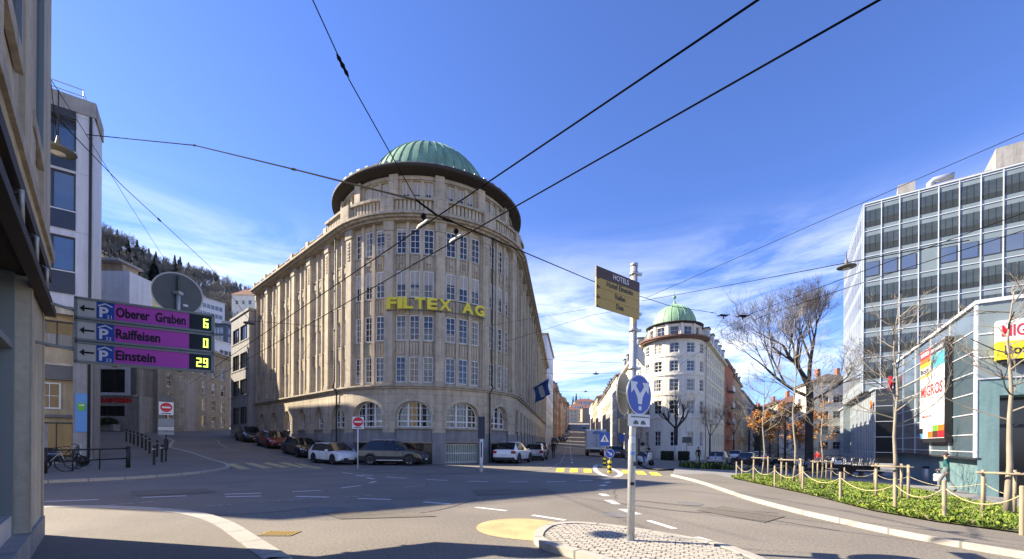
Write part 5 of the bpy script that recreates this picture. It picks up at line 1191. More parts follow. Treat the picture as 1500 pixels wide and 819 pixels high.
    for sd in (1, -1):
        for xx in (-.45, .55): B.box((xx, sd * (w_ * .985), belt - .1), (.16, .03, .025), pm)
        B.box((0, sd * (w_ * .99), gb + .13), (L * .44, .02, .05), 'steel' if kind == 'suv' else 'plastic_dark')
    B.build('body', root, local=True)
    for sd in (1, -1): SW[sd].build('side_window', root, local=True)
    WS.build('windshield', root, local=True); RW.build('rear_window', root, local=True)
    for xx in (wb_ + .02, -wb_ + .02):
        for sd in (1, -1): wheel(root, xx, sd * (w_ - .095), wr, .21, sd)
    for sd in (1, -1):
        mb = MB(); mb.hexa([(f - .30, sd * w_ * .90, .62), (f - .10, sd * w_ * .50, .60), (f - .02, sd * w_ * .48, .62), (f - .17, sd * w_ * .93, .64), (f - .42, sd * w_ * .93, .76), (f - .2, sd * w_ * .56, .71), (f - .09, sd * w_ * .54, .70), (f - .28, sd * w_ * .955, .74)], 'headlamp'); mb.build('headlight', root, local=True)
        mb = MB(); mb.box((-f + .06, sd * w_ * .80, belt - .14), (.16, w_ * .34, .20), 'taillamp'); mb.build('taillight', root, local=True)
        mb = MB(); mb.bbox((hb - .42, sd * (w_ + .09), belt + .06), (.12, .20, .14), pm if paint != 'white' else 'paint_white', .03); mb.build('mirror', root, local=True)
    mb = MB()
    for sd in (1, -1):
        for xx, z1_ in ((-.38, belt - .03), (wx + .30, belt - .05), (-f + rr + .42, belt - .03)): mb.hexa([(xx - .008, sd * w_ * 1.003, gb + .16), (xx + .008, sd * w_ * 1.003, gb + .16), (xx + .008, sd * w_ * .99, gb + .16), (xx - .008, sd * w_ * .99, gb + .16), (xx - .008, sd * w_ * .992, z1_), (xx + .008, sd * w_ * .992, z1_), (xx + .008, sd * w_ * .97, z1_), (xx - .008, sd * w_ * .97, z1_)], 'plastic_dark')
    tag(mb.build('door_seams', root, local=True), kind='stuff')
    mb = MB(); mb.box((f + .013, 0, .42), (.012, .46, .10), 'plate_white'); mb.build('number_plate', root, local=True)
    mb = MB(); mb.box((-f - .012, 0, .66 if kind != 'sedan' else .7), (.02, .5, .11), 'plate_white'); mb.build('number_plate', root, local=True)
    return root
car((-8.0, 28.85), -6, 'grey', 'dark grey SUV with silver roof rails in front of the arched corner windows', 'suv', L=4.45, Wd=1.84, H=1.66)
car((-12.45, 29.75), -40, 'white', 'white estate car parked nose out behind the no entry post', 'wagon', L=4.5, H=1.47)
car((-16.9, 34.0), -42, 'black', 'black hatchback between the red car and the white estate', 'hatch', L=4.1, H=1.45)
car((-21.7, 38.4), -43, 'red', 'dark red car parked in shade under the last stone arches', 'hatch', L=4.2, H=1.46)
car((-26.6, 42.9), -44, 'dark', 'charcoal car parked beside the grey concrete block', 'hatch', L=4.1, H=1.5)
car((XY(316, 76), 76), -24, 'blue', 'blue grey estate standing far up the shaded street', 'wagon', L=4.4, H=1.5)
car((XY(753, 33.0), 33.0), 69, 'white', 'white hatchback seen from behind at the corner of the domed building', 'suv', L=4.25, Wd=1.82, H=1.62)
car((XY(785.5, 39.0), 39.0), 79, 'silver', 'silver car half hidden in front of the white hatchback', 'hatch', L=4.1)
car((XY(793, 55), 55), 82, 'black', 'black SUV parked tail out farther along the shaded arcade', 'suv', L=4.4, H=1.65)
car((XY(812.5, 112), 112), 82, 'dark', 'dark car parked by the white slab up the climbing street', 'suv', L=4.4, H=1.62)
for i, (px, Y, c, lb) in enumerate([(819, 150, 'black', 'black car parked by the brown town house up the street'), (823.5, 185, 'silver', 'silver car parked high on the shaded side of the street'), (828, 235, 'dark', 'dark car highest on the shaded side of the street'), (898, 61, 'silver', 'pale silver car parked beyond the delivery truck'), (903, 54, 'dark', 'dark estate parked beside the delivery truck'), (876, 120, 'white', 'white car up the street in front of the grey house row'), (868, 165, 'black', 'black car high up on the sunny side of the street')]):
    car((XY(px, Y), Y), 81, c, lb, 'wagon' if i == 4 else 'hatch', L=4.2)
car((XY(1055, 45.5), 45.5), 52, 'silver', 'silver hatchback parked at the foot of the white corner building', 'hatch', L=4.1, H=1.5, dz=.0)
car((XY(1096, 49), 49), 50, 'black', 'black saloon parked between the kerb posts and the autumn tree', 'sedan', L=4.5, H=1.45, dz=0)
car((XY(1113, 55), 55), 56, 'blue', 'blue car parked behind the black saloon', 'hatch', L=4.1, dz=0)
car((XY(1078, 62), 62), 57, 'white', 'white car in the side street in front of the brick house', 'hatch', L=4.1, dz=0)
ph = ('black', 'silver', 'dark', 'white', 'blue', 'grey', 'red')
for i, (Y, sd_2) in enumerate(((140, 0), (162, 0), (174, 0), (205, 0), (222, 0), (260, 0), (285, 0), (140, 1), (152, 1), (185, 1), (210, 1), (240, 1), (270, 1))):
    x = (13.4 + .15 * (Y - 117)) if sd_2 == 0 else (17.2 + .14 * (Y - 63)); car((x, Y), 81, ph[i % 7], 'distant parked car on the ' + ('shaded' if sd_2 == 0 else 'sunny') + ' side of the climbing street', 'hatch', group='distant parked cars on the ' + ('shaded' if sd_2 == 0 else 'sunny') + ' side', L=4.2)
# box truck seen from behind
tx_, ty_ = XY(876, 54), 54
tr = thing('delivery_truck', (tx_, ty_ + 2.2, gz(tx_, ty_)), 'white box truck seen from behind on the climbing street', 'truck', None, R(82))
mb = MB(); mb.bbox((-.8, 0, 2.15), (5.4, 2.45, 2.5), 'paint_white', .05); mb.box((-3.51, 0, 2.15), (.02, .03, 2.3), 'plastic_dark'); mb.box((-3.52, 0, 1.05), (.05, 2.4, .14), 'steel'); mb.build('cargo_box', tr, local=True)
for sd in (1, -1):
    mb = MB(); mb.box((-3.53, sd * .6, 2.2), (.03, 1.12, 2.1), 'panel_white'); mb.tube([(-3.56, sd * .15, 1.3), (-3.56, sd * .15, 3.2)], .025, 'steel', 6); mb.build('rear_door', tr, local=True)
    mb = MB(); mb.box((-3.45, sd * .95, .72), (.08, .42, .16), 'taillamp'); mb.build('taillight', tr, local=True)
mb = MB(); mb.bbox((2.75, 0, 1.5), (1.6, 2.2, 1.9), 'paint_white', .15); mb.box((3.56, 0, 1.95), (.02, 1.9, .7), 'car_glass'); mb.build('cab', tr, local=True)
mb = MB(); mb.box((0, 0, .70), (6.2, 1.0, .25), 'plastic_dark'); mb.box((-3.3, 0, .55), (.12, 2.2, .14), 'plastic_dark'); mb.build('chassis', tr, local=True)
mb = MB(); mb.text('AGZ', (-3.556, -.05, 2.85), (0, -1, 0), (0, 0, 1), .30, 'sign_blue', .008, width=1.0, bold=.04); mb.build('lettering', tr, local=True)
for xx in (-2.0, 2.5):
    for sd in (1, -1): wheel(tr, xx, sd * .98, .43, .3, sd)
# ================================================================== two-wheelers
def bicycle(loc, rz, label, group, col='iron_black', name='bicycle', lean=0):
    r = thing(name, loc, label, 'bicycle', group, rz); r.rotation_euler = (lean, 0, rz); q = .34
    mb = MB(); T = lambda *p, rad=.017, m=col: mb.tube(p, rad, m, 5)
    T((-.05, 0, .28), (.38, 0, .82)); T((-.05, 0, .28), (-.24, 0, .86)); T((-.20, 0, .74), (.36, 0, .76)); T((-.05, 0, .28), (-.5, 0, .34)); T((-.2, 0, .74), (-.5, 0, .34)); T((.36, 0, .86), (.54, 0, .34)); mb.tube([(-.05, -.06, .28), (-.05, .06, .28)], .09, 'steel', 10); mb.build('frame', r, local=True)
    for x in (-.5, .54):
        mb = MB(); ring = [(x + q * cos(2*pi*k/18), 0, q + q * sin(2*pi*k/18)) for k in range(19)]; mb.tube(ring, .022, 'rubber', 5, cap=False)
        for k in range(8): a = 2*pi*k/8; mb.tube([(x, 0, q), (x + q*.96*cos(a), 0, q + q*.96*sin(a))], .004, 'steel', 3)
        mb.build('wheel', r, local=True)
    mb = MB(); mb.tube([(.36, 0, .86), (.34, 0, .98)], .016, 'steel', 5); mb.tube([(.22, -.27, 1.0), (.35, -.18, 1.0), (.38, 0, .99), (.35, .18, 1.0), (.22, .27, 1.0)], .016, 'iron_black', 5); mb.build('handlebar', r, local=True)
    mb = MB(); mb.bbox((-.27, 0, .92), (.26, .14, .06), 'iron_black', .02); mb.build('saddle', r, local=True)
    return r
def scooter(loc, rz, label, group=None, paint='paint_blue', cat='motor scooter'):
    r = thing('motor_scooter', loc, label, cat, group, rz)
    def loft(pts, m, name):
        mb = MB(); se = [[(x, sy * w, z) for sy, z in ((-.7, z0), (-1, (z0+z1)/2), (-.7, z1), (.7, z1), (1, (z0+z1)/2), (.7, z0))] for x, z0, z1, w in pts]
        for i in range(len(se)-1):
            for j in range(6): mb.face([se[i][j], se[i][(j+1) % 6], se[i+1][(j+1) % 6], se[i+1][j]], m, None, True)
        mb.face(se[0][::-1], m); mb.face(se[-1], m); return mb.build(name, r, local=True)
    loft([(-.85, .55, .72, .08), (-.6, .38, .76, .17), (-.2, .30, .74, .19), (-.05, .26, .45, .19), (.3, .24, .32, .18), (.42, .28, .7, .2), (.52, .45, .98, .2), (.58, .7, 1.02, .12)], paint, 'body')
    mb = MB(); mb.bbox((-.42, 0, .80), (.66, .28, .10), 'cloth_black', .04); mb.build('saddle', r, local=True)
    mb = MB(); mb.tube([(.55, 0, .9), (.72, 0, .26)], .035, 'steel', 6); mb.tube([(.42, -.33, 1.06), (.52, 0, 1.05), (.42, .33, 1.06)], .018, 'iron_black', 6); mb.build('handlebar', r, local=True)
    mb = MB(); mb.ball((.60, 0, .92), .09, 'headlamp', 8); mb.build('headlight', r, local=True)
    mb = MB(); mb.box((-.86, 0, .64), (.04, .18, .08), 'taillamp'); mb.build('taillight', r, local=True)
    for x in (-.56, .72): wheel(r, x, 0, .25, .11, 1)
    return r
# ================================================================== people
def person(loc, rz, label, J, cloth, hair='hair', cat='person', pack=None, helmet=None, group=None):
    """J: joints in local metres (x forward, z up). cloth: top, legs, shoes materials."""
    r = thing('person', loc, label, cat, group, rz)
    V, E, RAD, MT = [], [], [], []
    idx = {}
    def add(n, rad): idx[n] = len(V); V.append(J[n]); RAD.append(rad)
    order = [('pelvis', .135), ('waist', .125), ('chest', .155), ('neck', .055), ('head', .09), ('crown', .085)]
    for n, rad in order: add(n, rad)
    for a, b, m in (('pelvis', 'waist', cloth[1]), ('waist', 'chest', cloth[0]), ('chest', 'neck', cloth[0]), ('neck', 'head', 'skin'), ('head', 'crown', 'skin')): E.append((idx[a], idx[b])); MT.append(m)
    for s in 'LR':
        for n, rad in (('sh' + s, .075), ('el' + s, .05), ('wr' + s, .036), ('ha' + s, .04), ('hip' + s, .095), ('kn' + s, .068), ('an' + s, .046), ('toe' + s, .042)): add(n, rad)
        for a, b, m in (('chest', 'sh' + s, cloth[0]), ('sh' + s, 'el' + s, cloth[0]), ('el' + s, 'wr' + s, cloth[0]), ('wr' + s, 'ha' + s, 'skin'), ('pelvis', 'hip' + s, cloth[1]), ('hip' + s, 'kn' + s, cloth[1]), ('kn' + s, 'an' + s, cloth[1]), ('an' + s, 'toe' + s, cloth[2])): E.append((idx[a], idx[b])); MT.append(m)
    me = bpy.data.meshes.new('skeleton'); me.from_pydata(V, E, []); tmp = bpy.data.objects.new('skeleton', me); C.objects.link(tmp)
    tmp.modifiers.new('skin', 'SKIN'); sv_ = me.skin_vertices[0].data
    for i, rad in enumerate(RAD): sv_[i].radius = (rad, rad)
    sv_[0].use_root = True
    sub = tmp.modifiers.new('sub', 'SUBSURF'); sub.levels = 1; sub.render_levels = 1
    em = bpy.data.meshes.new_from_object(tmp.evaluated_get(bpy.context.evaluated_depsgraph_get()))
    mb = MB(); vs = [tuple(v.co) for v in em.vertices]; base = len(mb.v); mb.v += vs
    segs = [(Vector(V[a]), Vector(V[b]), m) for (a, b), m in zip(E, MT)]
    for p in em.polygons:
        c = p.center; best = None
        for a, b, m in segs:
            d = b - a; t = max(0, min(1, (c - a).dot(d) / max(1e-6, d.length_squared))); q = (c - a - d * t).length
            if best is None or q < best[0]: best = (q, m)
        mb.f.append(list(p.vertices)); mb.m.append(mb.mi(best[1])); mb.u.append(None); mb.sm.append(True)
    bpy.data.objects.remove(tmp); bpy.data.meshes.remove(me); bpy.data.meshes.remove(em)
    h = (Vector(J['head']) + Vector(J['crown'])) / 2; fx = Vector(J.get('face', (1, 0, 0))).normalized(); sx_ = Vector((-fx.y, fx.x, 0))
    mb.ball(h + fx * .098, .018, 'skin', 6); 
    for k in (1, -1): mb.ball(h + fx * .088 + sx_ * .035 * k + Vector((0, 0, .02)), .012, 'hair', 5, k=4); mb.ball(h + sx_ * .092 * k, .024, 'skin', 6, k=4)
    for s, k in (('L', 1), ('R', -1)):                                  # five fingers on each hand
        w0, h0 = Vector(J['wr' + s]), Vector(J['ha' + s]); d = (h0 - w0).normalized(); sdv = d.orthogonal().normalized()
        for q in range(4): o = h0 + sdv * (.022 * (q - 1.5)); mb.tube([o, o + d * (.045 + .006 * (q in (1, 2))), o + d * .075 - Vector((0, 0, .012))], [.010, .009, .007], 'skin', 5)
        mb.tube([w0.lerp(h0, .5) + sdv * .03, h0 + sdv * .055, h0 + sdv * .05 + d * .03], [.011, .010, .008], 'skin', 5)
    mb.build('body', r, local=True)
    mb = MB(); c = h - fx * .018 + Vector((0, 0, .028))
    mb.lathe(c, [(.105 * sin(a), .115 * cos(a)) for a in [R(2 + 13 * k) for k in range(8)]], helmet or hair, 12); 
    if helmet: mb.ball(h + Vector((0, 0, .02)), .15, helmet, 12)
    mb.build('helmet' if helmet else 'hair', r, local=True)
    if pack:
        mb = MB(); p = Vector(J['chest']); bx = Vector(J['chest']) - fx * .22 + Vector((0, 0, -.14)); mb.bbox(bx, (.18, .30, .42), pack, .05, math.atan2(fx.y, fx.x)); mb.build('backpack', r, local=True)
    return r
def pose(kind):
    J = dict(pelvis=(0, 0, .96), waist=(0, 0, 1.12), chest=(.0, 0, 1.34), neck=(.01, 0, 1.50), head=(.02, 0, 1.60), crown=(.02, 0, 1.68))
    for s, k in (('L', 1), ('R', -1)):
        J['sh' + s] = (0, .19 * k, 1.40); J['el' + s] = (-.03, .25 * k, 1.13); J['wr' + s] = (.05, .25 * k, .90); J['ha' + s] = (.07, .25 * k, .83)
        J['hip' + s] = (0, .10 * k, .90); J['kn' + s] = (.02, .11 * k, .50); J['an' + s] = (0, .11 * k, .08); J['toe' + s] = (.15, .12 * k, .04)
    if kind == 'walk':
        J['knL'] = (.20, .10, .52); J['anL'] = (.22, .10, .10); J['toeL'] = (.37, .10, .06); J['knR'] = (-.04, -.10, .50); J['anR'] = (-.30, -.10, .14); J['toeR'] = (-.20, -.10, .04)
        J['elR'] = (.12, -.25, 1.14); J['wrR'] = (.28, -.22, 1.0); J['haR'] = (.34, -.21, .97); J['elL'] = (-.14, .25, 1.15); J['wrL'] = (-.10, .25, .92); J['haL'] = (-.08, .25, .85)
    if kind == 'sit':
        dz = -.45
        for n in ('pelvis', 'waist', 'chest', 'neck', 'head', 'crown', 'shL', 'shR', 'hipL', 'hipR'): a = J[n]; J[n] = (a[0] + (.06 if a[2] > 1.3 else 0), a[1], a[2] + dz)
        for s, k in (('L', 1), ('R', -1)):
            J['kn' + s] = (.44, .12 * k, .50); J['an' + s] = (.42, .12 * k, .08); J['toe' + s] = (.57, .12 * k, .04); J['el' + s] = (.05, .25 * k, .68); J['wr' + s] = (.27, .16 * k, .60); J['ha' + s] = (.34, .13 * k, .58)
    if kind == 'ride':                                                   # on a scooter
        dz = -.04
        for n in ('pelvis', 'waist', 'chest', 'neck', 'head', 'crown', 'shL', 'shR', 'hipL', 'hipR'): a = J[n]; J[n] = (a[0] - .35 + (.05 if a[2] > 1.2 else 0), a[1], a[2] + dz)
        for s, k in (('L', 1), ('R', -1)):
            J['kn' + s] = (.08, .20 * k, .70); J['an' + s] = (.12, .17 * k, .32); J['toe' + s] = (.27, .17 * k, .30); J['el' + s] = (-.05, .32 * k, 1.10); J['wr' + s] = (.28, .30 * k, 1.06); J['ha' + s] = (.36, .30 * k, 1.07)
    if kind == 'cycle':                                                  # bent over a bicycle
        J.update(pelvis=(-.30, 0, 1.0), waist=(-.22, 0, 1.14), chest=(-.02, 0, 1.32), neck=(.10, 0, 1.42), head=(.18, 0, 1.50), crown=(.20, 0, 1.57))
        for s, k in (('L', 1), ('R', -1)):
            J['hip' + s] = (-.28, .10 * k, .94); J['sh' + s] = (.0, .19 * k, 1.36); J['el' + s] = (.12, .24 * k, 1.12); J['wr' + s] = (.27, .26 * k, 1.03); J['ha' + s] = (.33, .26 * k, 1.02)
        J['knL'] = (.10, .12, .72); J['anL'] = (-.05, .13, .32); J['toeL'] = (.09, .13, .27); J['knR'] = (-.02, -.16, .55); J['anR'] = (-.12, -.22, .10); J['toeR'] = (.03, -.22, .04)
    return J
p = on(XY(811, 41.5), 41.5, .012); person(p, R(82), 'person in dark jacket walking away along the domed building', pose('walk'), ('cloth_black', 'cloth_denim', 'cloth_black'), pack='cloth_black')
p = on(XY(945, 31), 31); scooter(p, R(-70), 'blue and white scooter ridden towards the yellow crossing', None, 'paint_white'); person(p, R(-70), 'rider in beige jacket and dark helmet on the scooter', pose('ride'), ('cloth_beige', 'cloth_denim', 'cloth_black'), helmet='cloth_black')
p = G(1386, 721, .1); person(p, R(118), 'person in teal jacket and pale trousers walking past the glass wall', pose('walk'), ('cloth_teal', 'cloth_grey', 'cloth_black'))
q = p + Vector((cos(R(118)) * .34 + sin(R(118)) * .23, sin(R(118)) * .34 - cos(R(118)) * .23, .92)); bg_ = thing('carrier_bag', q - Vector((0, 0, .45)), 'white carrier bag in the hand of the person in the teal jacket', 'bag')
mb = MB(); mb.bbox(q - Vector((0, 0, .30)), (.32, .14, .36), 'cloth_white', .04, R(118)); mb.build('pouch', bg_); mb = MB(); mb.tube([q + Vector((.06, .0, -.13)), q + Vector((.02, 0, .01)), q + Vector((-.02, 0, .01)), q + Vector((-.06, 0, -.13))], .008, 'cloth_white', 5); mb.build('handle', bg_)
p = on(XY(1023, 46), 46, .09); person(p, R(-100), 'person in dark clothes standing at the foot of the white corner building', pose('stand'), ('cloth_black', 'cloth_black', 'cloth_black'))
p = on(XY(1198, 40), 40, .1); person(p, R(200), 'person in red jacket beside the young tree by the bicycles', pose('stand'), ('cloth_red', 'cloth_denim', 'cloth_black'))
p = on(XY(950, 58), 58, .09); person(p, R(-80), 'person standing at the doorway of the white corner building', pose('stand'), ('cloth_black', 'cloth_denim', 'cloth_black'))
# benches with people on them
def bench(loc, rz, label):
    r = thing('bench', loc, label, 'bench', 'dark benches on the plaza', rz)
    for nm, y, z, sz in (('seat', 0, .43, (2.6, .5, .07)), ('backrest', -.24, .68, (2.6, .06, .3))):
        mb = MB(); mb.bbox((0, y, z), sz, 'bark_dark', .015); mb.build(nm, r, local=True)
    for x in (-1.1, 0, 1.1): mb = MB(); mb.hexa([(x-.05, -.25, 0), (x+.05, -.25, 0), (x+.05, .2, 0), (x-.05, .2, 0), (x-.05, -.22, .39), (x+.05, -.22, .39), (x+.05, .22, .39), (x-.05, .22, .39)], 'concrete_dark'); mb.build('leg', r, local=True)
    return r
bs = [(1262, 29, 'bench nearest the parked bicycles'), (1222, 30.5, 'bench between the middle young trees'), (1182, 32, 'bench at the foot of the big bare tree'), (1140, 33, 'bench in front of the autumn tree'), (1098, 35, 'bench nearest the parked cars')]
for px, Y, lb in bs: bench(on(XY(px, Y), Y, .1), R(180 - 8), lb)
for px, Y, lb, cl_ in [(1137, 32.95, 'person in black sitting on the bench by the autumn tree', ('cloth_black', 'cloth_grey', 'cloth_black')), (1172, 31.95, 'person in white jacket sitting under the big bare tree', ('cloth_white', 'cloth_denim', 'cloth_black')), (1186, 31.85, 'person in grey jacket sitting under the big bare tree', ('cloth_grey', 'cloth_beige', 'cloth_black'))]:
    person(on(XY(px, Y), Y, .1 - .04), R(82), lb, pose('sit'), cl_)
rb_ = random.Random(8); b0 = Vector((XY(1206, 48), 48)); b1_ = Vector((XY(1284, 40), 40)); nbk = 17
cols = ['iron_black', 'paint_red', 'paint_blue', 'steel', 'paint_white', 'iron_black', 'paint_dark']
lbs = 'bicycle parked in the dense row under the glazed wing'
proto = [bicycle(on(b0.x, b0.y, .1), R(215), lbs, 'bicycles parked under the glazed wing', c) for c in cols]
for i in range(nbk):
    q = b0.lerp(b1_, i / (nbk - 1)) + Vector((rb_.uniform(-.1, .1), rb_.uniform(-.2, .2))); a = R(215 + rb_.uniform(-14, 14))
    if i < len(proto): proto[i].location = on(q.x, q.y, .1); proto[i].rotation_euler = (rb_.uniform(-.1, .1), 0, a)
    else: d = dup(proto[rb_.randrange(len(proto))], on(q.x, q.y, .1), a); d.rotation_euler = (rb_.uniform(-.1, .1), 0, a)
s_ = on(XY(1208, 43), 43, .1); scooter(s_, R(200), 'dark scooter at the end of the bicycle row by the young tree', None, 'paint_dark'); s_ = on(XY(1226, 42), 42, .1); scooter(s_, R(210), 'white scooter beside the bicycle row', None, 'paint_white')
for px, Y, c, lb in ((70, 17.6, 'steel', 'bicycle with bright wheels behind the black railing'), (84, 18.6, 'iron_black', 'dark bicycle beside the beige wall behind the railing')): bicycle(on(XY(px, Y), Y, .1), R(35), lb, None, c)
p = on(XY(90, 19.6), 19.6, .1); scooter(p, R(60), 'dark moped leaning by the concrete corner pillar', None, 'paint_dark')
# ================================================================== signs, posts, lamps, wires
def disc(mb, c, n, r, th, m, mb_back=None, seg=32):
    n = Vector(n).normalized(); ax = Vector((0, 0, 1)).cross(n).normalized(); ay = n.cross(ax)
    mb.plate(c, ax, ay, [(r * cos(2*pi*i/seg), r * sin(2*pi*i/seg)) for i in range(seg)], th, m, mb_back)
    return ax, ay, n
# main signpost on the cobbled refuge
pb = G(924, 793, .1); sp_ = thing('signpost', pb, 'tall galvanised signpost rising from the cobbled traffic island', 'signpost')
lean = Vector((.022, 0, 0)); PA = lambda z: pb + lean * (z / 4.2) + Vector((0, 0, z))
mb = MB(); mb.tube([PA(0), PA(1.5), PA(1.52), PA(4.20)], [.057, .057, .054, .052], 'galvanised', 16); mb.tube([PA(4.20), PA(4.24)], [.058, .058], 'galvanised', 12); mb.lathe(pb, [(.12, .0), (.12, .012), (.06, .02)], 'galvanised', 16); mb.build('pole', sp_)
for z in (3.45, 4.06, 2.05, 2.62, 3.2): mb = MB(); mb.tube([PA(z), PA(z + .045)], .068, 'steel', 12); mb.box(PA(z + .02) + Vector((.09, 0, 0)), (.06, .04, .04), 'steel'); mb.build('clamp', sp_)
for z, h, m, a in ((1.5, .10, 'sign_white', .3), (1.15, .07, 'sign_black', 1.0), (1.62, .06, 'sign_offwhite', -.5), (.86, .05, 'sign_black', .2), (1.32, .05, 'sky_poster', .1)):
    mb = MB(); b_ = PA(z); mb.lathe(b_, [(.0585, 0), (.0585, h)], m, 8, a0=-pi / 2 - .8 + a, a1=-pi / 2 + .4 + a); mb.build('sticker', sp_)
hd = Vector((.785, .62, 0)).normalized(); hn = Vector((hd.y, -hd.x, 0)); Z = Vector((0, 0, 1))
hl = thing('hotel_sign', PA(3.5) - hd * .5, 'brown and ochre hotel direction board on the tall signpost', 'sign')
o = PA(0) + hn * .085; Hx = lambda u, v, d=0: Vector((o.x, o.y, pb.z)) + hd * u + Z * v + hn * d
z0, z1 = 3.47 - pb.z, 4.03 - pb.z; hh = (z1 - z0); u0, u1 = -.96, .03
mb = MB(); q = lambda a, b, c, e, m, d0=0, d1=.02: mb.hexa([Hx(a, c, d0), Hx(b, c, d0), Hx(b, c, d1), Hx(a, c, d1), Hx(a, e, d0), Hx(b, e, d0), Hx(b, e, d1), Hx(a, e, d1)], m)
r4 = hh * .265; zz = [z0 + (hh - r4) / 3 * k for k in range(4)]
q(u0, u1, zz[3], z1, 'sign_brown'); mb.build('header_panel', hl)
for k in range(3):
    mb = MB(); q(u0, u1, zz[k] + .003, zz[k + 1] - .003, 'sign_ochre'); c = (zz[k] + zz[k + 1]) / 2; hgt = (zz[k+1] - zz[k]) / 2 - .004
    mb.plate(Hx(u0, c + hgt * .5, .0225), hd, Z, [(0, 0), (.085, hgt * .5), (0, hgt * .5)], .004, 'sign_brown'); mb.plate(Hx(u0, c - hgt * .5, .0225), hd, Z, [(0, -hgt * .5), (.085, -hgt * .5), (0, 0)], .004, 'sign_brown'); mb.build('arrow_panel', hl)
mb = MB(); mb.text('HOTELS', Hx(-.42, zz[3] + r4 * .30, .0215), hd, Z, r4 * .48, 'sign_white', .003, width=.36, bold=.01); mb.build('lettering', hl)
for k, t in ((2, 'Hotel Einstein'), (1, 'Vadian'), (0, 'Dom')): mb = MB(); mb.text(t, Hx(-.44, zz[k] + .05, .0215), hd, Z, .075, 'sign_black', .003, width=.60 if k == 2 else .24 if k == 1 else .16, bold=.008); mb.build('lettering', hl)
# second board, edge on, and the round sign seen from behind
d2 = Vector((.42, .9, 0)).normalized(); mb = MB(); c = PA(3.0) + Vector((.06, .02, 0)); mb.plate(c + d2 * .42 - Z * .08, d2, Z, [(-.42, -.11), (.42, -.11), (.42, .11), (-.42, .11)], .02, 'sign_offwhite'); o_ = mb.build('direction_board', None, c); tag(o_, 'pale direction board seen almost edge on behind the tall signpost', 'sign')
c = P(914, 577, 6.62); n2 = Vector((.83, -.55, 0)); mb = MB(); disc(mb, c, n2, .315, .02, 'sign_cream_back'); ax, ay, nn2 = disc(mb, c, n2, .33, .012, 'sign_offwhite'); ob = mb.build('round_sign', None, c); tag(ob, 'cream back of a round sign behind the tall signpost', 'sign')
mb = MB(); mb.hexa([c + ax * a + Z * b + nn2 * d for b in (-.015, .025) for a, d in ((-.3, .012), (.3, .012), (.3, .03), (-.3, .03))], 'galvanised'); mb.build('bracket', ob)
mb = MB(); cc = P(912, 624, 6.62); mb.plate(cc, ax, Z, [(-.17, -.11), (.2, -.11), (.2, .11), (-.17, .11)], .02, 'sign_grey_back'); tag(mb.build('plate_back', None, cc), 'dark plate back under the cream round sign', 'sign')
# blue round sign with two diverging arrows, and its white plate
bc = P(936, 578.5, 6.34); mb = MB(); ax, ay, bn = disc(mb, bc, hn, .303, .02, 'sign_white', 'sign_grey_back'); 
rs = thing('direction_sign', bc - Z * .32, 'round blue sign with two white arrows parting upwards', 'sign'); mb.build('rim', rs)
mb = MB(); disc(mb, bc + bn * .012, hn, .283, .006, 'sign_blue'); mb.build('face', rs)
for k in (1, -1):
    mb = MB(); pts = [(0, -.14), (.045 * k, -.14), (.065 * k, -.04), (.15 * k, .075), (.215 * k, .02), (.225 * k, .19), (.055 * k, .185), (.10 * k, .125), (.03 * k, .045), (0, .02)]
    if k < 0: pts = pts[::-1]
    mb.plate(bc + bn * .018, ax, ay, pts, .004, 'sign_white'); mb.build('arrow', rs)
mb = MB(); mb.plate(bc + bn * .018 - Z * .2, ax, ay, [(-.035, -.03), (.035, -.03), (.035, .03), (-.035, .03)], .004, 'sign_white'); mb.build('arrow', rs)
pc = P(936, 616, 6.34); mb = MB(); mb.plate(pc, ax, Z, [(-.26, -.09), (.26, -.09), (.26, .09), (-.26, .09)], .02, 'sign_white', 'sign_grey_back')
for u in (-.09, .09): mb.plate(pc + bn * .012 - Z * .03, ax, Z, [(u - .06, -.03), (u + .06, -.03), (u + .06, .0), (u + .02, .03), (u - .03, .03), (u - .06, .0)], .003, 'sign_grey_back')
for k in range(9): u = -.2 + k * .05; mb.plate(pc + bn * .012 + Z * .05, ax, Z, [(u, -.01), (u + .035, -.01), (u + .035, .012), (u, .012)], .003, 'sign_grey_back')
o_ = mb.build('supplementary_plate', None, pc); tag(o_, 'white plate with small vehicle pictograms under the round blue arrow sign', 'sign')
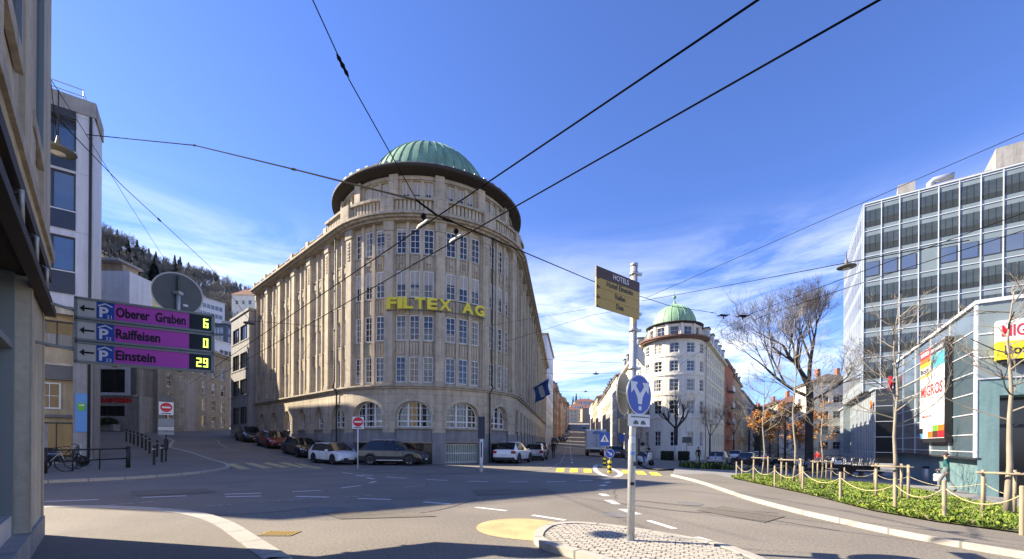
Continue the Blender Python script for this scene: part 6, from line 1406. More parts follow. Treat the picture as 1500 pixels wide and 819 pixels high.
# parking guidance sign hung from the shop corner
pl, pr = Vector((-6.84, 6.60, 0)), Vector((-5.31, 7.53, 0)); pd_ = (pr - pl).normalized(); pn = Vector((pd_.y, -pd_.x, 0)); PL = (pr - pl).length
ps = thing('parking_guide_sign', pl + Z * 2.8, 'triple magenta parking guidance sign with green digit displays', 'sign')
PX = lambda u, z, d=0: pl + pd_ * (u * PL) + Z * z + pn * d
def pbox(mb, a, b, c, e, m, d0=0, d1=.01): mb.hexa([PX(a, c, d1), PX(b, c, d1), PX(b, c, d0), PX(a, c, d0), PX(a, e, d1), PX(b, e, d1), PX(b, e, d0), PX(a, e, d0)], m)
for k, (nm, no_, dg) in enumerate((('Einstein', '33', '29'), ('Raiffeisen', '32', '0'), ('Oberer  Graben', '31', '6'))):
    b = 2.80 + k * .347; h = .335
    tl = -.045 * 0
    mb = MB(); pbox(mb, 0, 1, b, b + h, 'panel_frame', -.10, 0); 
    for (a, c, e, f_) in ((0, 1, b, b + .035), (0, 1, b + h - .035, b + h), (0, .022, b, b + h), (.978, 1, b, b + h)): pbox(mb, a, c, e, f_, 'panel_frame', 0, .022)
    pn_o = mb.build('panel', ps)
    mb = MB(); pbox(mb, .022, .14, b + .035, b + h - .035, 'sign_offwhite', 0, .006); pbox(mb, .145, .258, b + .035, b + h - .035, 'sign_blue', 0, .006); pbox(mb, .262, .80, b + .035, b + h - .035, 'sign_magenta', 0, .006); mb.build('sign_face', pn_o)
    mb = MB(); pbox(mb, .803, .978, b + .035, b + h - .035, 'led_panel', 0, .010); mb.build('display', pn_o)
    zc = b + h * .5; mb = MB(); aw = .07
    mb.plate(PX(.082, zc, .009), pd_, Z, [(-.085, 0), (-.03, .055), (-.03, .014), (.085, .014), (.085, -.014), (-.03, -.014), (-.03, -.055)], .005, 'sign_black'); mb.build('arrow', pn_o)
    mb = MB(); mb.text('P', PX(.192, b + .065, .0065), pd_, Z, .155, 'sign_white', .004, bold=.03); mb.plate(PX(.2, b + .245, .009), pd_, Z, [(-.085, -.02), (0, .022), (.085, -.02), (.085, -.002), (0, .042), (-.085, -.002)], .004, 'sign_white'); mb.text(no_, PX(.243, b + .045, .0065), pd_, Z, .055, 'sign_white', .004, align='RIGHT'); mb.build('parking_symbol', pn_o)
    mb = MB(); mb.text(nm, PX(.272, b + .095, .0065), pd_, Z, .150, 'sign_black', .004, align='LEFT', width={'Einstein': .50, 'Raiffeisen': .56, 'Oberer  Graben': .90}[nm], bold=.028); mb.build('lettering', pn_o)
    # seven-segment digits
    SEG = {'6': 'afgecd', '0': 'abcdef', '2': 'abged', '9': 'abcdfg'}; mb = MB(); dw, dh, t = .070, .155, .022; x_ = .965 - (dw / PL) * 1.35 * len(dg)
    for i, ch in enumerate(dg):
        u = x_ + i * dw / PL * 1.35; zb2 = b + .085
        for s2 in SEG[ch]:
            a0, a1, c0, c1 = {'a': (0, 1, dh - t, dh), 'g': (0, 1, dh/2 - t/2, dh/2 + t/2), 'd': (0, 1, 0, t), 'f': (0, .3, dh/2, dh), 'b': (.7, 1, dh/2, dh), 'e': (0, .3, 0, dh/2), 'c': (.7, 1, 0, dh/2)}[s2]
            pbox(mb, u + a0 * dw / PL, u + a1 * dw / PL, zb2 + c0, zb2 + c1, 'led', .010, .014)
    mb.build('digits', pn_o)
for z in (3.0, 3.62):
    mb = MB(); a = pl + Z * z - pn * .05; w0 = NF(E - 1.05, .0, z); mb.tube([a + pd_ * .1, a, w0], .022, 'panel_frame', 6); mb.build('wall_arm', ps)
mb = MB()
for u in (.25, .72): pbox(mb, u - .02, u + .02, 2.78, 3.86, 'panel_frame', -.14, -.101)
mb.build('back_rail', ps)
dc = PX(.70, 4.15, -.16); vd = (Vector((0, 0, 1.6)) - dc); vd.z = 0; vd = (vd.normalized() + Vector((.25, -.05, 0))).normalized()
mb = MB(); disc(mb, dc, vd, .37, .014, 'sign_offwhite'); ax, ay, dn = disc(mb, dc + vd * .004, vd, .345, .016, 'sign_grey_back'); ob = mb.build('round_sign', None, dc); tag(ob, 'dark back of a big round sign above the magenta parking panels', 'sign')
mb = MB(); cpt = dc + dn * .05; mb.tube([Vector((cpt.x, cpt.y, 2.9)), Vector((cpt.x, cpt.y, 3.9)), cpt + Z * .02], .034, 'galvanised', 8); mb.tube([cpt + Z * .02, cpt + Z * .30], .02, 'sign_grey_back', 6); mb.box(cpt, (.10, .10, .05), 'galvanised'); mb.build('mounting_pole', ob)
mb = MB(); mb.plate(dc + dn * .014 + ax * .11 - Z * .18, ax, ay, [(-.035, -.02), (.035, -.02), (.035, .02), (-.035, .02)], .004, 'sign_white'); mb.build('sticker', ob)
# no entry signs
def no_entry(px, pyb, hgt, label, plates=(), polem='galvanised', sq=.62, r=.27):
    b = G(px, pyb, .05 if px > 400 else .1); t = thing('no_entry_sign', b, label, 'sign')
    mb = MB(); mb.tube([b, b + Z * (hgt - .02)], .035, polem, 8); mb.build('pole', t)
    v = Vector((-b.x, -b.y, 0)).normalized(); ax = Z.cross(v); c = b + Z * (hgt - sq / 2) + v * .05
    mb = MB(); mb.plate(c, ax, Z, [(-sq/2, -sq*.62), (sq/2, -sq*.62), (sq/2, sq/2), (-sq/2, sq/2)], .02, 'sign_white', 'sign_grey_back'); mb.build('plate', t)
    mb = MB(); disc(mb, c + v * .014 + Z * .02, v, r, .006, 'sign_red'); mb.plate(c + v * .02 + Z * .02, ax, Z, [(-r*.72, -r*.17), (r*.72, -r*.17), (r*.72, r*.17), (-r*.72, r*.17)], .004, 'sign_white'); mb.build('no_entry_disc', t)
    mb = MB()
    mb.plate(c + v * .014 - Z * sq * .5, ax, Z, [(-sq*.34, -.025), (sq*.34, -.025), (sq*.34, .025), (-sq*.34, .025)], .004, 'sign_grey_back')
    mb.build('plate_marks', t)
    return t, b, v, ax
no_entry(524, 686, 2.95, 'no entry sign on a white post in front of the white estate car', polem='sign_white')
t, b, v, ax = no_entry(243, 676.5, 3.45, 'no entry sign stacked with grey plates beside the bollard row', polem='iron_black', sq=.66)
for z, h, m in ((2.28, .42, 'panel_slate'), (1.92, .22, 'sign_offwhite'), (1.66, .2, 'panel_slate')): mb = MB(); mb.plate(b + v * .05 + Z * z, ax, Z, [(-.36, -h/2), (.36, -h/2), (.36, h/2), (-.36, h/2)], .02, m, 'sign_grey_back'); mb.build('plate', t)
mb = MB(); mb.plate(b + Z * 3.62, ax, Z, [(-.36, 0), (0, -.36), (.36, 0), (0, .36)], .02, 'sign_grey_back'); mb.build('diamond_plate', t)
mb = MB(); mb.bbox(b + Z * 1.0, (.20, .16, .62), 'iron_black', .03); mb.build('control_box', t)
# post with a dark box in front of the stone base
b = G(705, 692, .012); t = thing('ticket_post', b, 'slim pale post topped by a dark blue grey box in front of the stone corner', 'post')
mb = MB(); mb.tube([b, b + Z * 1.75], .085, 'sign_white', 10); mb.bbox(b + Vector((.0, -.075, 1.2)), (.07, .03, .8), 'iron_black', .01); mb.build('post', t)
mb = MB(); mb.bbox(b + Z * 2.35, (.36, .22, 1.15), 'panel_navy', .03); mb.build('box', t)
# refuge bollards with their signs
def beacon(px, pyb, label, top, kind):
    b = G(px, pyb); t = thing('traffic_beacon', b, label, 'traffic sign')
    mb = MB()
    for k in range(5): mb.tube([b + Z * (.13 * k), b + Z * (.13 * (k + 1))], .10, 'sign_yellow' if k % 2 == 0 else 'sign_black', 12)
    mb.build('bollard', t); mb = MB(); mb.tube([b + Z * .65, b + Z * (top - .1)], .03, 'galvanised', 8); mb.build('pole', t)
    v = Vector((-.15, -1, 0)).normalized(); ax = Z.cross(v); c = b + Z * top + v * .04
    if kind == 'round':
        mb = MB(); disc(mb, c, v, .24, .02, 'sign_white'); mb.build('rim', t); mb = MB(); disc(mb, c + v * .012, v, .22, .006, 'sign_blue'); mb.build('face', t)
        mb = MB(); e1, e2 = (ax * .8 - Z * .6), (ax * .6 + Z * .8); mb.plate(c + v * .018, e1, e2, [(-.15, -.03), (.04, -.03), (.04, -.10), (.17, 0), (.04, .10), (.04, .03), (-.15, .03)], .004, 'sign_white'); mb.build('arrow', t)
    else:
        s = .33; mb = MB(); mb.plate(c, ax, Z, [(-s, -s*1.3), (s, -s*1.3), (s, s*1.3), (-s, s*1.3)], .02, 'sign_blue', 'sign_grey_back'); mb.build('face', t)
        mb = MB(); mb.plate(c + v * .013 + Z * .08, ax, Z, [(-.27, -.26), (.27, -.26), (0, .24)], .004, 'sign_white'); mb.build('triangle', t)
        mb = MB(); mb.plate(c + v * .017 + Z * .05, ax, Z, [(-.03, .0), (-.09, -.2), (-.05, -.2), (0, -.07), (.06, -.2), (.10, -.2), (.04, .0), (.03, .09), (-.03, .09)], .004, 'sign_black'); mb.build('walking_figure', t)
beacon(893, 693, 'round blue keep right sign on a yellow and black bollard', 1.05, 'round'); beacon(885.3, 685.5, 'tall blue pedestrian crossing sign on a striped bollard', 1.85, 'square')
b = on(XY(911, 50), 50, .09); t = thing('blue_sign', b, 'small blue rectangular sign near the entrance of the white corner building', 'sign'); mb = MB(); mb.tube([b, b + Z * 2.7], .04, 'iron_black', 6); mb.build('pole', t); mb = MB(); mb.plate(b + Z * 2.35 + Vector((0, -.05, 0)), (1, 0, 0), Z, [(-.28, -.4), (.28, -.4), (.28, .4), (-.28, .4)], .02, 'sign_blue'); mb.build('face', t)
b = on(XY(1006, 50), 50, .09); t = thing('info_board', b, 'small dark information board on a thin post before the clipped hedge', 'sign'); mb = MB(); mb.tube([b, b + Z * 2.9], .03, 'iron_black', 6); mb.build('pole', t); mb = MB(); mb.plate(b + Z * 2.6 + Vector((0, -.05, 0)), (1, -.2, 0), Z, [(-.55, -.35), (.55, -.35), (.5, .35), (-.5, .35)], .03, 'sign_grey_back'); mb.build('board', t)
# flag on the shaded facade
fs = L1 + ARC + 9.5; fo = FF(fs, .3, 7.2); fe = FF(fs, 2.6, 8.6); t = thing('flag', fo, 'dark blue flag hanging from a slanted pole on the shaded facade', 'flag'); mb = MB(); mb.tube([fo, fe], .035, 'steel', 6); mb.build('flagpole', t)
mb = MB(); dwn = (Vector((.12, 0, -1)) + (fe - fo).normalized() * .0).normalized(); a0 = fo.lerp(fe, .28); n = 10
vs = []
for i in range(n + 1):
    for j in range(n + 1): q = a0.lerp(fe, i / n) + dwn * (1.75 * j / n) + Vector((.12, -.16, 0)) * sin(i * .9 + j * .35); vs.append(q)
vs += [q + Vector((0, .01, 0)) for q in vs]; k = (n + 1) ** 2
fcs = [(i*(n+1)+j, (i+1)*(n+1)+j, (i+1)*(n+1)+j+1, i*(n+1)+j+1) for i in range(n) for j in range(n)]
mb.mesh(vs, fcs + [tuple(a + k for a in f[::-1]) for f in fcs], 'flag_blue', True); mb.build('cloth', t)
mb = MB(); g = lambda i, j: vs[i * (n + 1) + j] + Vector((-.02, -.05, 0))
for j in range(2, 9): mb.face([g(4, j), g(6, j), g(6, j) + dwn * .12, g(4, j) + dwn * .12], 'sign_offwhite')
mb.build('emblem', t)
# railing and bollards on the far left pavement
ra, rb2 = G(65, 693.5, .1), G(187.5, 685, .1); t = thing('railing', ra, 'low black tubular railing with two thick end posts on the shaded pavement', 'railing')
for q in (ra, rb2): mb = MB(); mb.tube([q, q + Z * 1.02], .085, 'iron_black', 10); mb.build('post', t)
for z in (.45, .92): mb = MB(); mb.tube([ra + Z * z, rb2 + Z * z], .032, 'iron_black', 8); mb.build('rail', t)
for f_ in (.3, .62): q = ra.lerp(rb2, f_); mb = MB(); mb.tube([q, q + Z * .92], .025, 'iron_black', 6); mb.build('baluster', t)
for px, py in [(185, 647), (191, 649), (196, 651), (202, 653.5), (208, 656.5), (213.5, 660), (219, 664.5), (225.5, 681), (230, 669), (237, 677.5)]:
    b = G(px, py, .1); mb = MB(); mb.lathe(b, [(.065, 0), (.06, .05), (.055, .9), (.062, .92), (.062, .98), (.03, 1.03), (.001, 1.035)], 'iron_black', 12); mb.box(b + Z * .83, (.125, .125, .05), 'steel'); tag(mb.build('bollard', None, b), 'slim black bollard with a pale collar in the row along the shaded kerb', 'bollard', 'bollards along the shaded kerb')
# hanging street lamps
def lamp(c, r, label, rod=1.0):
    t = thing('hanging_lamp', c, label, 'street lamp')
    mb = MB(); mb.lathe(c, [(r * .96, 0), (r, .02), (r * .92, .05), (r * .55, .085), (r * .22, .11), (r * .16, .17), (.02, .34)], 'sign_grey_back', 28); mb.build('shade', t)
    mb = MB(); mb.lathe(c, [(r * .95, .015), (r * .8, -.02), (.001, -.05)], 'sign_grey_back', 24); mb.lathe(c, [(r * .42, -.04), (.001, -.075)], 'headlamp', 16); mb.build('diffuser', t)
    mb = MB(); mb.tube([c + Z * .34, c + Z * (.34 + rod)], .012, 'iron_black', 5); mb.build('hanger', t)
lamp(P(85, 222, 9.2), .30, 'hanging street lamp with wide shade in front of the white office block', 1.0)
lamp(P(1240, 392, 15), .29, 'hanging street lamp beside the edge of the grey tower', .2)
lamp(P(365, 474, 24), .30, 'hanging street lamp over the uphill street by the stone facade', .3)
lamp(P(873, 548, 46), .34, 'small hanging lamp on the span wire over the climbing street', .1); lamp(P(858, 574, 72), .36, 'small hanging lamp farther up the climbing street', .1)
# overhead wires
def wire(pts, label, r=.012, sag=0., nodes=(), group='overhead wires', name='overhead_wire'):
    q = [Vector(p) for p in pts]; o = []
    for a, b in zip(q[:-1], q[1:]):
        for i in range(10): t = i / 10; o.append(a.lerp(b, t) - Z * sag * 4 * t * (1 - t) * (b - a).length / 20)
    o.append(q[-1]); mb = MB(); mb.tube(o, r, 'wire_black', 5, smooth=False); ob = mb.build(name, None, q[0]); tag(ob, label, 'cable', group)
    for t in nodes:
        a = q[0].lerp(q[-1], t) if len(q) == 2 else o[int(t * (len(o) - 1))]; d = (q[-1] - q[0]).normalized(); mb = MB(); ln = .16
        mb.tube([a - d * ln, a - d * ln * .6, a - d * ln * .3, a, a + d * ln * .3, a + d * ln * .6, a + d * ln], [r, .035, .022, .04, .022, .035, r], 'wire_black', 7); mb.build('insulator', ob)
    return ob
wz = 6.0
def trolley(px, py, px2, py2):
    a = P(px, py, 1) - Vector((0, 0, CAMZ)); a = Vector((0, 0, CAMZ)) + a * ((wz - CAMZ) / a.z); b = P(px2, py2, 1) - Vector((0, 0, CAMZ)); b = Vector((0, 0, CAMZ)) + b * ((wz - CAMZ) / b.z); return a, b
a1, a2 = trolley(1110, 0, 620, 331); dv = (a2 - a1).normalized(); b1, b2 = trolley(1288, 0, 668, 352)
wire([a1 - dv * 9, a1, a2, a2 + dv * 34], 'straight trolley wire crossing high over the junction, upper of the pair', .013)
wire([b1 - dv * 9, b1, b2, b2 + dv * 34], 'straight trolley wire crossing high over the junction, lower of the pair', .013)
for q, lb in ((a2 + Z * .04, 'insulated clamp on the upper trolley wire before the stone tower'), (b2 + Z * .04, 'insulated clamp on the lower trolley wire before the stone tower')):
    mb = MB(); mb.tube([q - dv * .25, q - dv * .15, q + dv * .15, q + dv * .25], [.012, .04, .04, .012], 'sign_offwhite', 6); mb.tube([q, q + Z * .22], .018, 'wire_black', 5); mb.ball(q + Z * .16, .06, 'wire_black', 8); tag(mb.build('wire_clamp', None, q), lb, 'wire clamp')
n1 = a2 + Vector((.28, .1, .26)); n2 = a2 + Vector((-.15, .05, .55))
wire([Vector(WF(WL - .3, .1, 17.9)), P(285, 213, 17), P(430, 248, 12.5), n2, n1], 'span wire from the white office block to the trolley wires', .022, .0, (.25, .52))
wire([P(440, -45, 6.5), P(458, 0, 6.6), P(512, 118, 7.2), n2], 'span wire dropping steeply from above towards the trolley wires', .010, 0, (.62,))
wire([n1, P(750, 362, 12), P(866, 411, 17), P(981, 448, 26), P(1049, 459, 30)], 'span wire running past the signpost towards the plaza', .016, 0, (.04, .98))
wire([P(945, 437, 30), P(1250, 303, 22), P(1500, 195, 18), P(1620, 143, 16)], 'span wire rising across the sky in front of the grey tower', .014, 0)
wire([P(940, 441, 34), P(1100, 412, 24), P(1240, 385, 15), P(1420, 352, 13)], 'span wire carrying the lamp beside the grey tower', .016, 0)
wire([P(990, 527, 60), P(1045, 490, 38), P(1102, 459, 26), P(1262, 398, 17), P(1560, 290, 12)], 'far trolley wire curving towards the shopping centre, upper of the pair', .014, 0, (.5,))
wire([P(990, 538, 60), P(1050, 499, 38), P(1115, 464, 26), P(1300, 402, 17), P(1560, 318, 12)], 'far trolley wire curving towards the shopping centre, lower of the pair', .014, 0, (.5,))
wire([P(69, 108, 10), P(123, 192, 13), P(190, 300, 20), P(262, 412, 34)], 'thin span wire falling steeply past the white office block', .009, 0)
wire([P(69, 158, 9), P(179, 272, 14), P(307, 390, 24), P(365, 468, 24.1)], 'span wire that carries the lamp over the uphill street', .012, 0, (.45,))
wire([P(365, 470, 24.05), P(470, 478, 27), Vector(FF(3.8 * BAY, .6, 9.0))], 'short wire tying the uphill lamp to the stone facade', .012)
wire([P(70, 78, 9.2), P(84, 205, 9.2)], 'thin drop wire above the lamp before the white office block', .008)
for i, (y0, y1, Y, x0, x1, lb) in enumerate([(526, 533, 42, 792, 945, 'span wire over the mouth of the climbing street'), (547, 546, 46, 795, 928, 'span wire with lamp over the climbing street'), (573, 574, 72, 800, 906, 'higher span wire with lamp over the climbing street'), (590, 590, 100, 806, 895, 'farthest span wire over the climbing street')]): wire([P(x0, y0, Y), P(x1, y1, Y)], lb, .015 if i < 2 else .018, .08)
wire([Vector(FF(9.6 * BAY, .6, 9.6)), P(866, 462, 26), P(945, 448, 40)], 'sloping wire from the stone tower past the hotel board', .010)
wire([Vector(FF(8.9 * BAY, .6, 10.2)), P(864, 452, 26)], 'faint wire from the stone tower to the hotel board height', .008)
wire([P(1035, 500, 58), P(1062, 463, 30)], 'short tie wire by the white corner building', .012, 0)
for px, py, Y, lb in ((1060, 462, 30, 'trolley wire frog over the side street, smaller one'), (1088, 463, 28, 'trolley wire frog over the side street, larger one')):
    q = P(px, py, Y); mb = MB(); mb.box(q, (.55, .16, .10), 'wire_black', .3); mb.tube([q - Vector((.45, 0, .05)), q + Vector((.45, 0, .05))], .035, 'wire_black', 5); mb.tube([q, q - Z * .25], .03, 'wire_black', 5); tag(mb.build('wire_junction', None, q), lb, 'wire junction')
# ================================================================== plants, fence, hill
def grow(mb, p, d, ln, r, lev, rnd, m, mt, spread=.6, up=.12, minr=.006, kids=(2, 3), tips=None, droop=0, segs=4, ratio=.72):
    pts = [p]; rad = [r]; q = Vector(p); dd = Vector(d).normalized(); k = segs if lev > 1 else 3
    for i in range(k):
        dd = (dd + Vector((rnd.uniform(-1, 1), rnd.uniform(-1, 1), rnd.uniform(-.6, 1) )) * .16 + Vector((0, 0, up - droop))).normalized(); q = q + dd * ln / k; pts.append(q.copy()); rad.append(max(minr * .7, r * (1 - .42 * (i + 1) / k)))
    mb.tube(pts, rad, m if r > .03 else mt, 7 if r > .08 else 4 if r > .02 else 3, cap=False, smooth=r > .03)
    if tips is not None and lev <= 1: tips.extend(pts[1:])
    if lev <= 0: return
    n = rnd.randint(*kids)
    for i in range(n + (1 if lev > 1 else 0)):
        t = rnd.uniform(.35, 1) if i else 1.0; ii = min(k, max(1, round(t * k))); base = pts[ii]
        ax = dd.orthogonal().normalized(); ax.rotate(Matrix.Rotation(rnd.uniform(0, 2 * pi), 3, dd)); nd_ = (dd + ax * spread * rnd.uniform(.6, 1.3)).normalized()
        grow(mb, base, nd_, ln * ratio * rnd.uniform(.75, 1.1), max(minr, rad[ii] * rnd.uniform(.55, .75)), lev - 1, rnd, m, mt, spread, up, minr, kids, tips, droop, segs, ratio)
# the big bare tree
rnd = random.Random(21); tb = on(XY(1185, 34), 34, .1); t = thing('bare_tree', tb, 'big bare old tree with dark trunk and wide twiggy crown on the plaza', 'tree')
mb = MB(); tp = [tb + Vector(v) for v in ((0, 0, -.1), (0, 0, .3), (.02, 0, 1.5), (.0, 0, 3.5), (.08, .0, 5.6), (.05, .1, 7.3))]; mb.tube(tp, [.46, .35, .29, .27, .25, .24], 'bark_dark', 14); mb.build('trunk', t)
mb = MB()
top = tp[-1]
grow(mb, top, (.26, .1, 1), 3.6, .17, 6, rnd, 'bark_dark', 'twig', .50, .05, .007, (2, 3), ratio=.74)
grow(mb, top - Z * .1, (-.66, -.1, .72), 3.7, .16, 6, rnd, 'bark_dark', 'twig', .55, .03, .007, (2, 3), ratio=.74)
grow(mb, top - Z * 1.2, (-1, .2, .46), 3.9, .14, 6, rnd, 'bark_dark', 'twig', .55, .03, .007, (2, 3), ratio=.74)
grow(mb, top - Z * .5, (-.25, .5, 1), 3.3, .13, 6, rnd, 'bark_dark', 'twig', .55, .05, .007, (2, 3), ratio=.74)
grow(mb, top - Z * 1.6, (.9, -.2, .45), 2.6, .10, 5, rnd, 'bark_dark', 'twig', .55, .03, .007, (2, 3), ratio=.74)
mb.build('crown', t)
# young plaza trees with pale trunks
def young(px, py, h, label, seed, leafy=0, spread_=.95, r=.045):
    rnd = random.Random(seed); b = G(px, py, .13); t = thing('young_tree', b, label, 'tree', 'young trees in the planting bed')
    mb = MB(); n = 9; pts = [b + Vector((.04 * sin(i * 1.3 + seed), .04 * cos(i * 1.7), h * .92 * i / n)) for i in range(n + 1)]; mb.tube(pts, [r * 1.25] + [r * (1 - .85 * i / n) for i in range(1, n + 1)], 'bark_pale', 9); mb.build('trunk', t)
    mb = MB(); tips = []
    for k in range(17):
        z = h * (.36 + .58 * k / 17); a = k * 2.4 + rnd.uniform(-.3, .3); f = 1 - .75 * (z / h - .36) / .64; i0 = min(n - 1, int(z / (h * .92) * n)); base = pts[i0].lerp(pts[i0 + 1], z / (h * .92) * n - i0) if i0 < n else pts[-1]
        grow(mb, base, (cos(a), sin(a), .42), 1.25 * spread_ * f * h / 6, .020, 3, rnd, 'twig_pale', 'twig_pale', .55, .05, .0045, (2, 3), tips, segs=3, ratio=.62)
    mb.build('crown', t)
    return t
young(1118, 699, 6.3, 'young tree with pale trunk at the far tip of the planting bed', 5); young(1163, 710, 7.2, 'young tree with pale trunk before the autumn foliage', 6); young(1204, 704.5, 6.6, 'young tree with pale trunk in four stakes before the white side street house', 7, spread_=.9)
young(1311, 733, 6.0, 'young tree with pale trunk left of the big advertising board', 8, spread_=1.1, r=.055); young(1478, 756, 5.6, 'young tree with pale trunk in front of the shopping centre entrance', 9, spread_=1.1, r=.068)
# stakes round each young tree
def stakes(px, py, label, n=3, h=1.05, rad=.42):
    b = G(px, py, .13); t = thing('tree_stakes', b, label, 'tree stakes', 'wooden tree stakes'); a0 = .5
    ps_ = [b + Vector((cos(a0 + 2*pi*k/n) * rad, sin(a0 + 2*pi*k/n) * rad, 0)) for k in range(n)]
    for p in ps_: mb = MB(); mb.tube([p - Z * .1, p + Z * h], .034, 'wood', 8); mb.build('stake', t)
    for k in range(n): mb = MB(); a, c = ps_[k] + Z * (h - .07), ps_[(k+1) % n] + Z * (h - .07); d = (c - a).normalized(); mb.tube([a - d * .12, c + d * .12], .025, 'wood', 6); mb.build('crossbar', t)
for px, py, lb, n in ((1118, 699, 'short wooden stakes round the farthest young tree', 3), (1163, 710, 'wooden stakes round the young tree before the autumn foliage', 3), (1204, 704.5, 'four bunched wooden stakes round the middle young tree', 4), (1311, 733, 'wooden stakes with crossbars round the tree by the advertising board', 3), (1478, 756, 'wooden stakes with crossbars round the tree by the entrance', 3)): stakes(px, py, lb, n)
# rope fence
near = [(1079, 700.5), (1104, 705.5), (1135, 713), (1176, 721), (1231, 733), (1311, 748), (1383, 763), (1497, 783), (1590, 799)]; farr = [(1087, 698), (1152, 700.5), (1218, 705), (1237, 707), (1281, 711.5), (1331, 718), (1442, 740), (1540, 761)]
rowt = []
for row in (near, farr):
    tops = []
    for px, py in row:
        b = G(px, py, .12); mb = MB(); h = .80 + .04 * sin(px); mb.lathe(b, [(.036, -.1), (.036, h - .02), (.026, h), (.001, h)], 'wood', 9); tag(mb.build('fence_post', None, b), 'round wooden post of the low rope fence around the planting bed', 'post', 'posts of the rope fence'); tops.append(b + Z * (h - .16))
    for a, c in zip(tops[:-1], tops[1:]):
        pts = [a.lerp(c, i / 12) - Z * (.24 * 4 * (i / 12) * (1 - i / 12)) for i in range(13)]; mb = MB(); mb.tube(pts, .010, 'rope', 5); tag(mb.build('rope', None, a), 'slack natural rope strung between two fence posts', 'rope', 'ropes of the low fence')
# ground cover in the bed
rnd = random.Random(5); mb = MB(); xs = [p.x for p in bed]; ys = [p.y for p in bed]
cnt = 0
while cnt < 17000:
    x, y = rnd.uniform(min(xs), max(xs)), rnd.uniform(min(ys), max(ys))
    if not inside((x, y), bed): continue
    if noise.noise((x * .8, y * .8, 3)) < -.12 and rnd.random() < .85: continue
    b = on(x, y, .13); m = 'wood' if rnd.random() < .05 else 'leaf_lime' if rnd.random() < .35 + .4 * noise.noise((x * .5, y * .5, 0)) else 'leaf_green'; cnt += 1
    for _ in range(3):
        a = rnd.uniform(0, 2 * pi); h = rnd.uniform(.02, .13); ln = rnd.uniform(.05, .13); wd = rnd.uniform(.010, .022); u = Vector((cos(a), sin(a), 0)); s2 = Vector((-u.y, u.x, 0)) * wd
        mb.face([b - s2 * .4, b + s2 * .4, b + u * ln * .6 + Z * h + s2, b + u * ln + Z * h * .8, b + u * ln * .6 + Z * h - s2], m)
tag(mb.build('ground_cover'), 'bright green leafy ground cover filling the roped planting bed', 'ground cover', kind='stuff')
# strip of low plants at the far kerb
mb = MB(); e0 = [G(1012, 686.5, .09), G(1075, 689, .09)]
for _ in range(900):
    p = e0[0].lerp(e0[1], rnd.random()) + Vector((0, rnd.uniform(-.2, 2.2), 0)); a = rnd.uniform(0, 2*pi); u = Vector((cos(a), sin(a), 0)); s2 = Vector((-u.y, u.x, 0)) * .04; h = rnd.uniform(.1, .45); p.z = gz(p.x, p.y) + .09
    mb.face([p - s2, p + s2, p + u * .15 + Z * h + s2, p + u * .15 + Z * h - s2], 'hedge' if rnd.random() < .6 else 'leaf_green')
tag(mb.build('low_planting'), 'strip of low dark green plants by the far kerb', 'ground cover', kind='stuff')
for px in (1021, 1033, 1048, 1060): b = G(px, 686, .09); mb = MB(); mb.lathe(b, [(.05, 0), (.05, 1.15), (.001, 1.16)], 'wood', 8); tag(mb.build('kerb_post', None, b), 'pale wooden post in the strip of low plants by the far kerb', 'post', 'posts by the far kerb')
# hedge and small tree before the white corner building
hb_ = on(XY(989, 53), 53, .09); mb = MB(); rnd = random.Random(2)
mb.bbox(hb_ + Z * .6, (3.2, 1.0, 1.1), 'hedge', .12)
for _ in range(1500):
    f_ = rnd.randrange(3); u, v2 = rnd.uniform(-1, 1), rnd.uniform(-1, 1)
    q = [Vector((u * 1.62, -.52, .6 + v2 * .55)), Vector((u * 1.62, v2 * .5, 1.17)), Vector((1.63 * (1 if rnd.random() < .5 else -1), u * .5, .6 + v2 * .55))][f_]; a = rnd.uniform(0, pi); e1_v = Vector((rnd.uniform(-1, 1), rnd.uniform(-1, 1), rnd.uniform(-1, 1))).normalized() * .07; e2_v = e1_v.orthogonal().normalized() * .05
    c = hb_ + q; mb.face([c - e1_v, c + e2_v, c + e1_v, c - e2_v], 'hedge')
tag(mb.build('hedge', None, hb_), 'clipped dark box hedge at the foot of the white corner building', 'hedge')
rnd = random.Random(12); tb = on(XY(990, 51), 51, .09); t = thing('pollarded_tree', tb, 'small bare pollarded tree with pale wrapped trunk before the white corner building', 'tree'); mb = MB(); mb.tube([tb, tb + Z * 1.9], [.24, .2], 'sign_offwhite', 10); mb.tube([tb + Z * 1.9, tb + Z * 4.0], [.2, .24], 'bark_dark', 10); mb.build('trunk', t)
mb = MB()
for k in range(6): a = k * pi / 3 + .3; grow(mb, tb + Z * 3.9, (cos(a), sin(a) * .8, .95), 2.6, .12, 3, rnd, 'bark_dark', 'twig', .55, .12, .014, (2, 3), ratio=.66)
mb.build('crown', t)
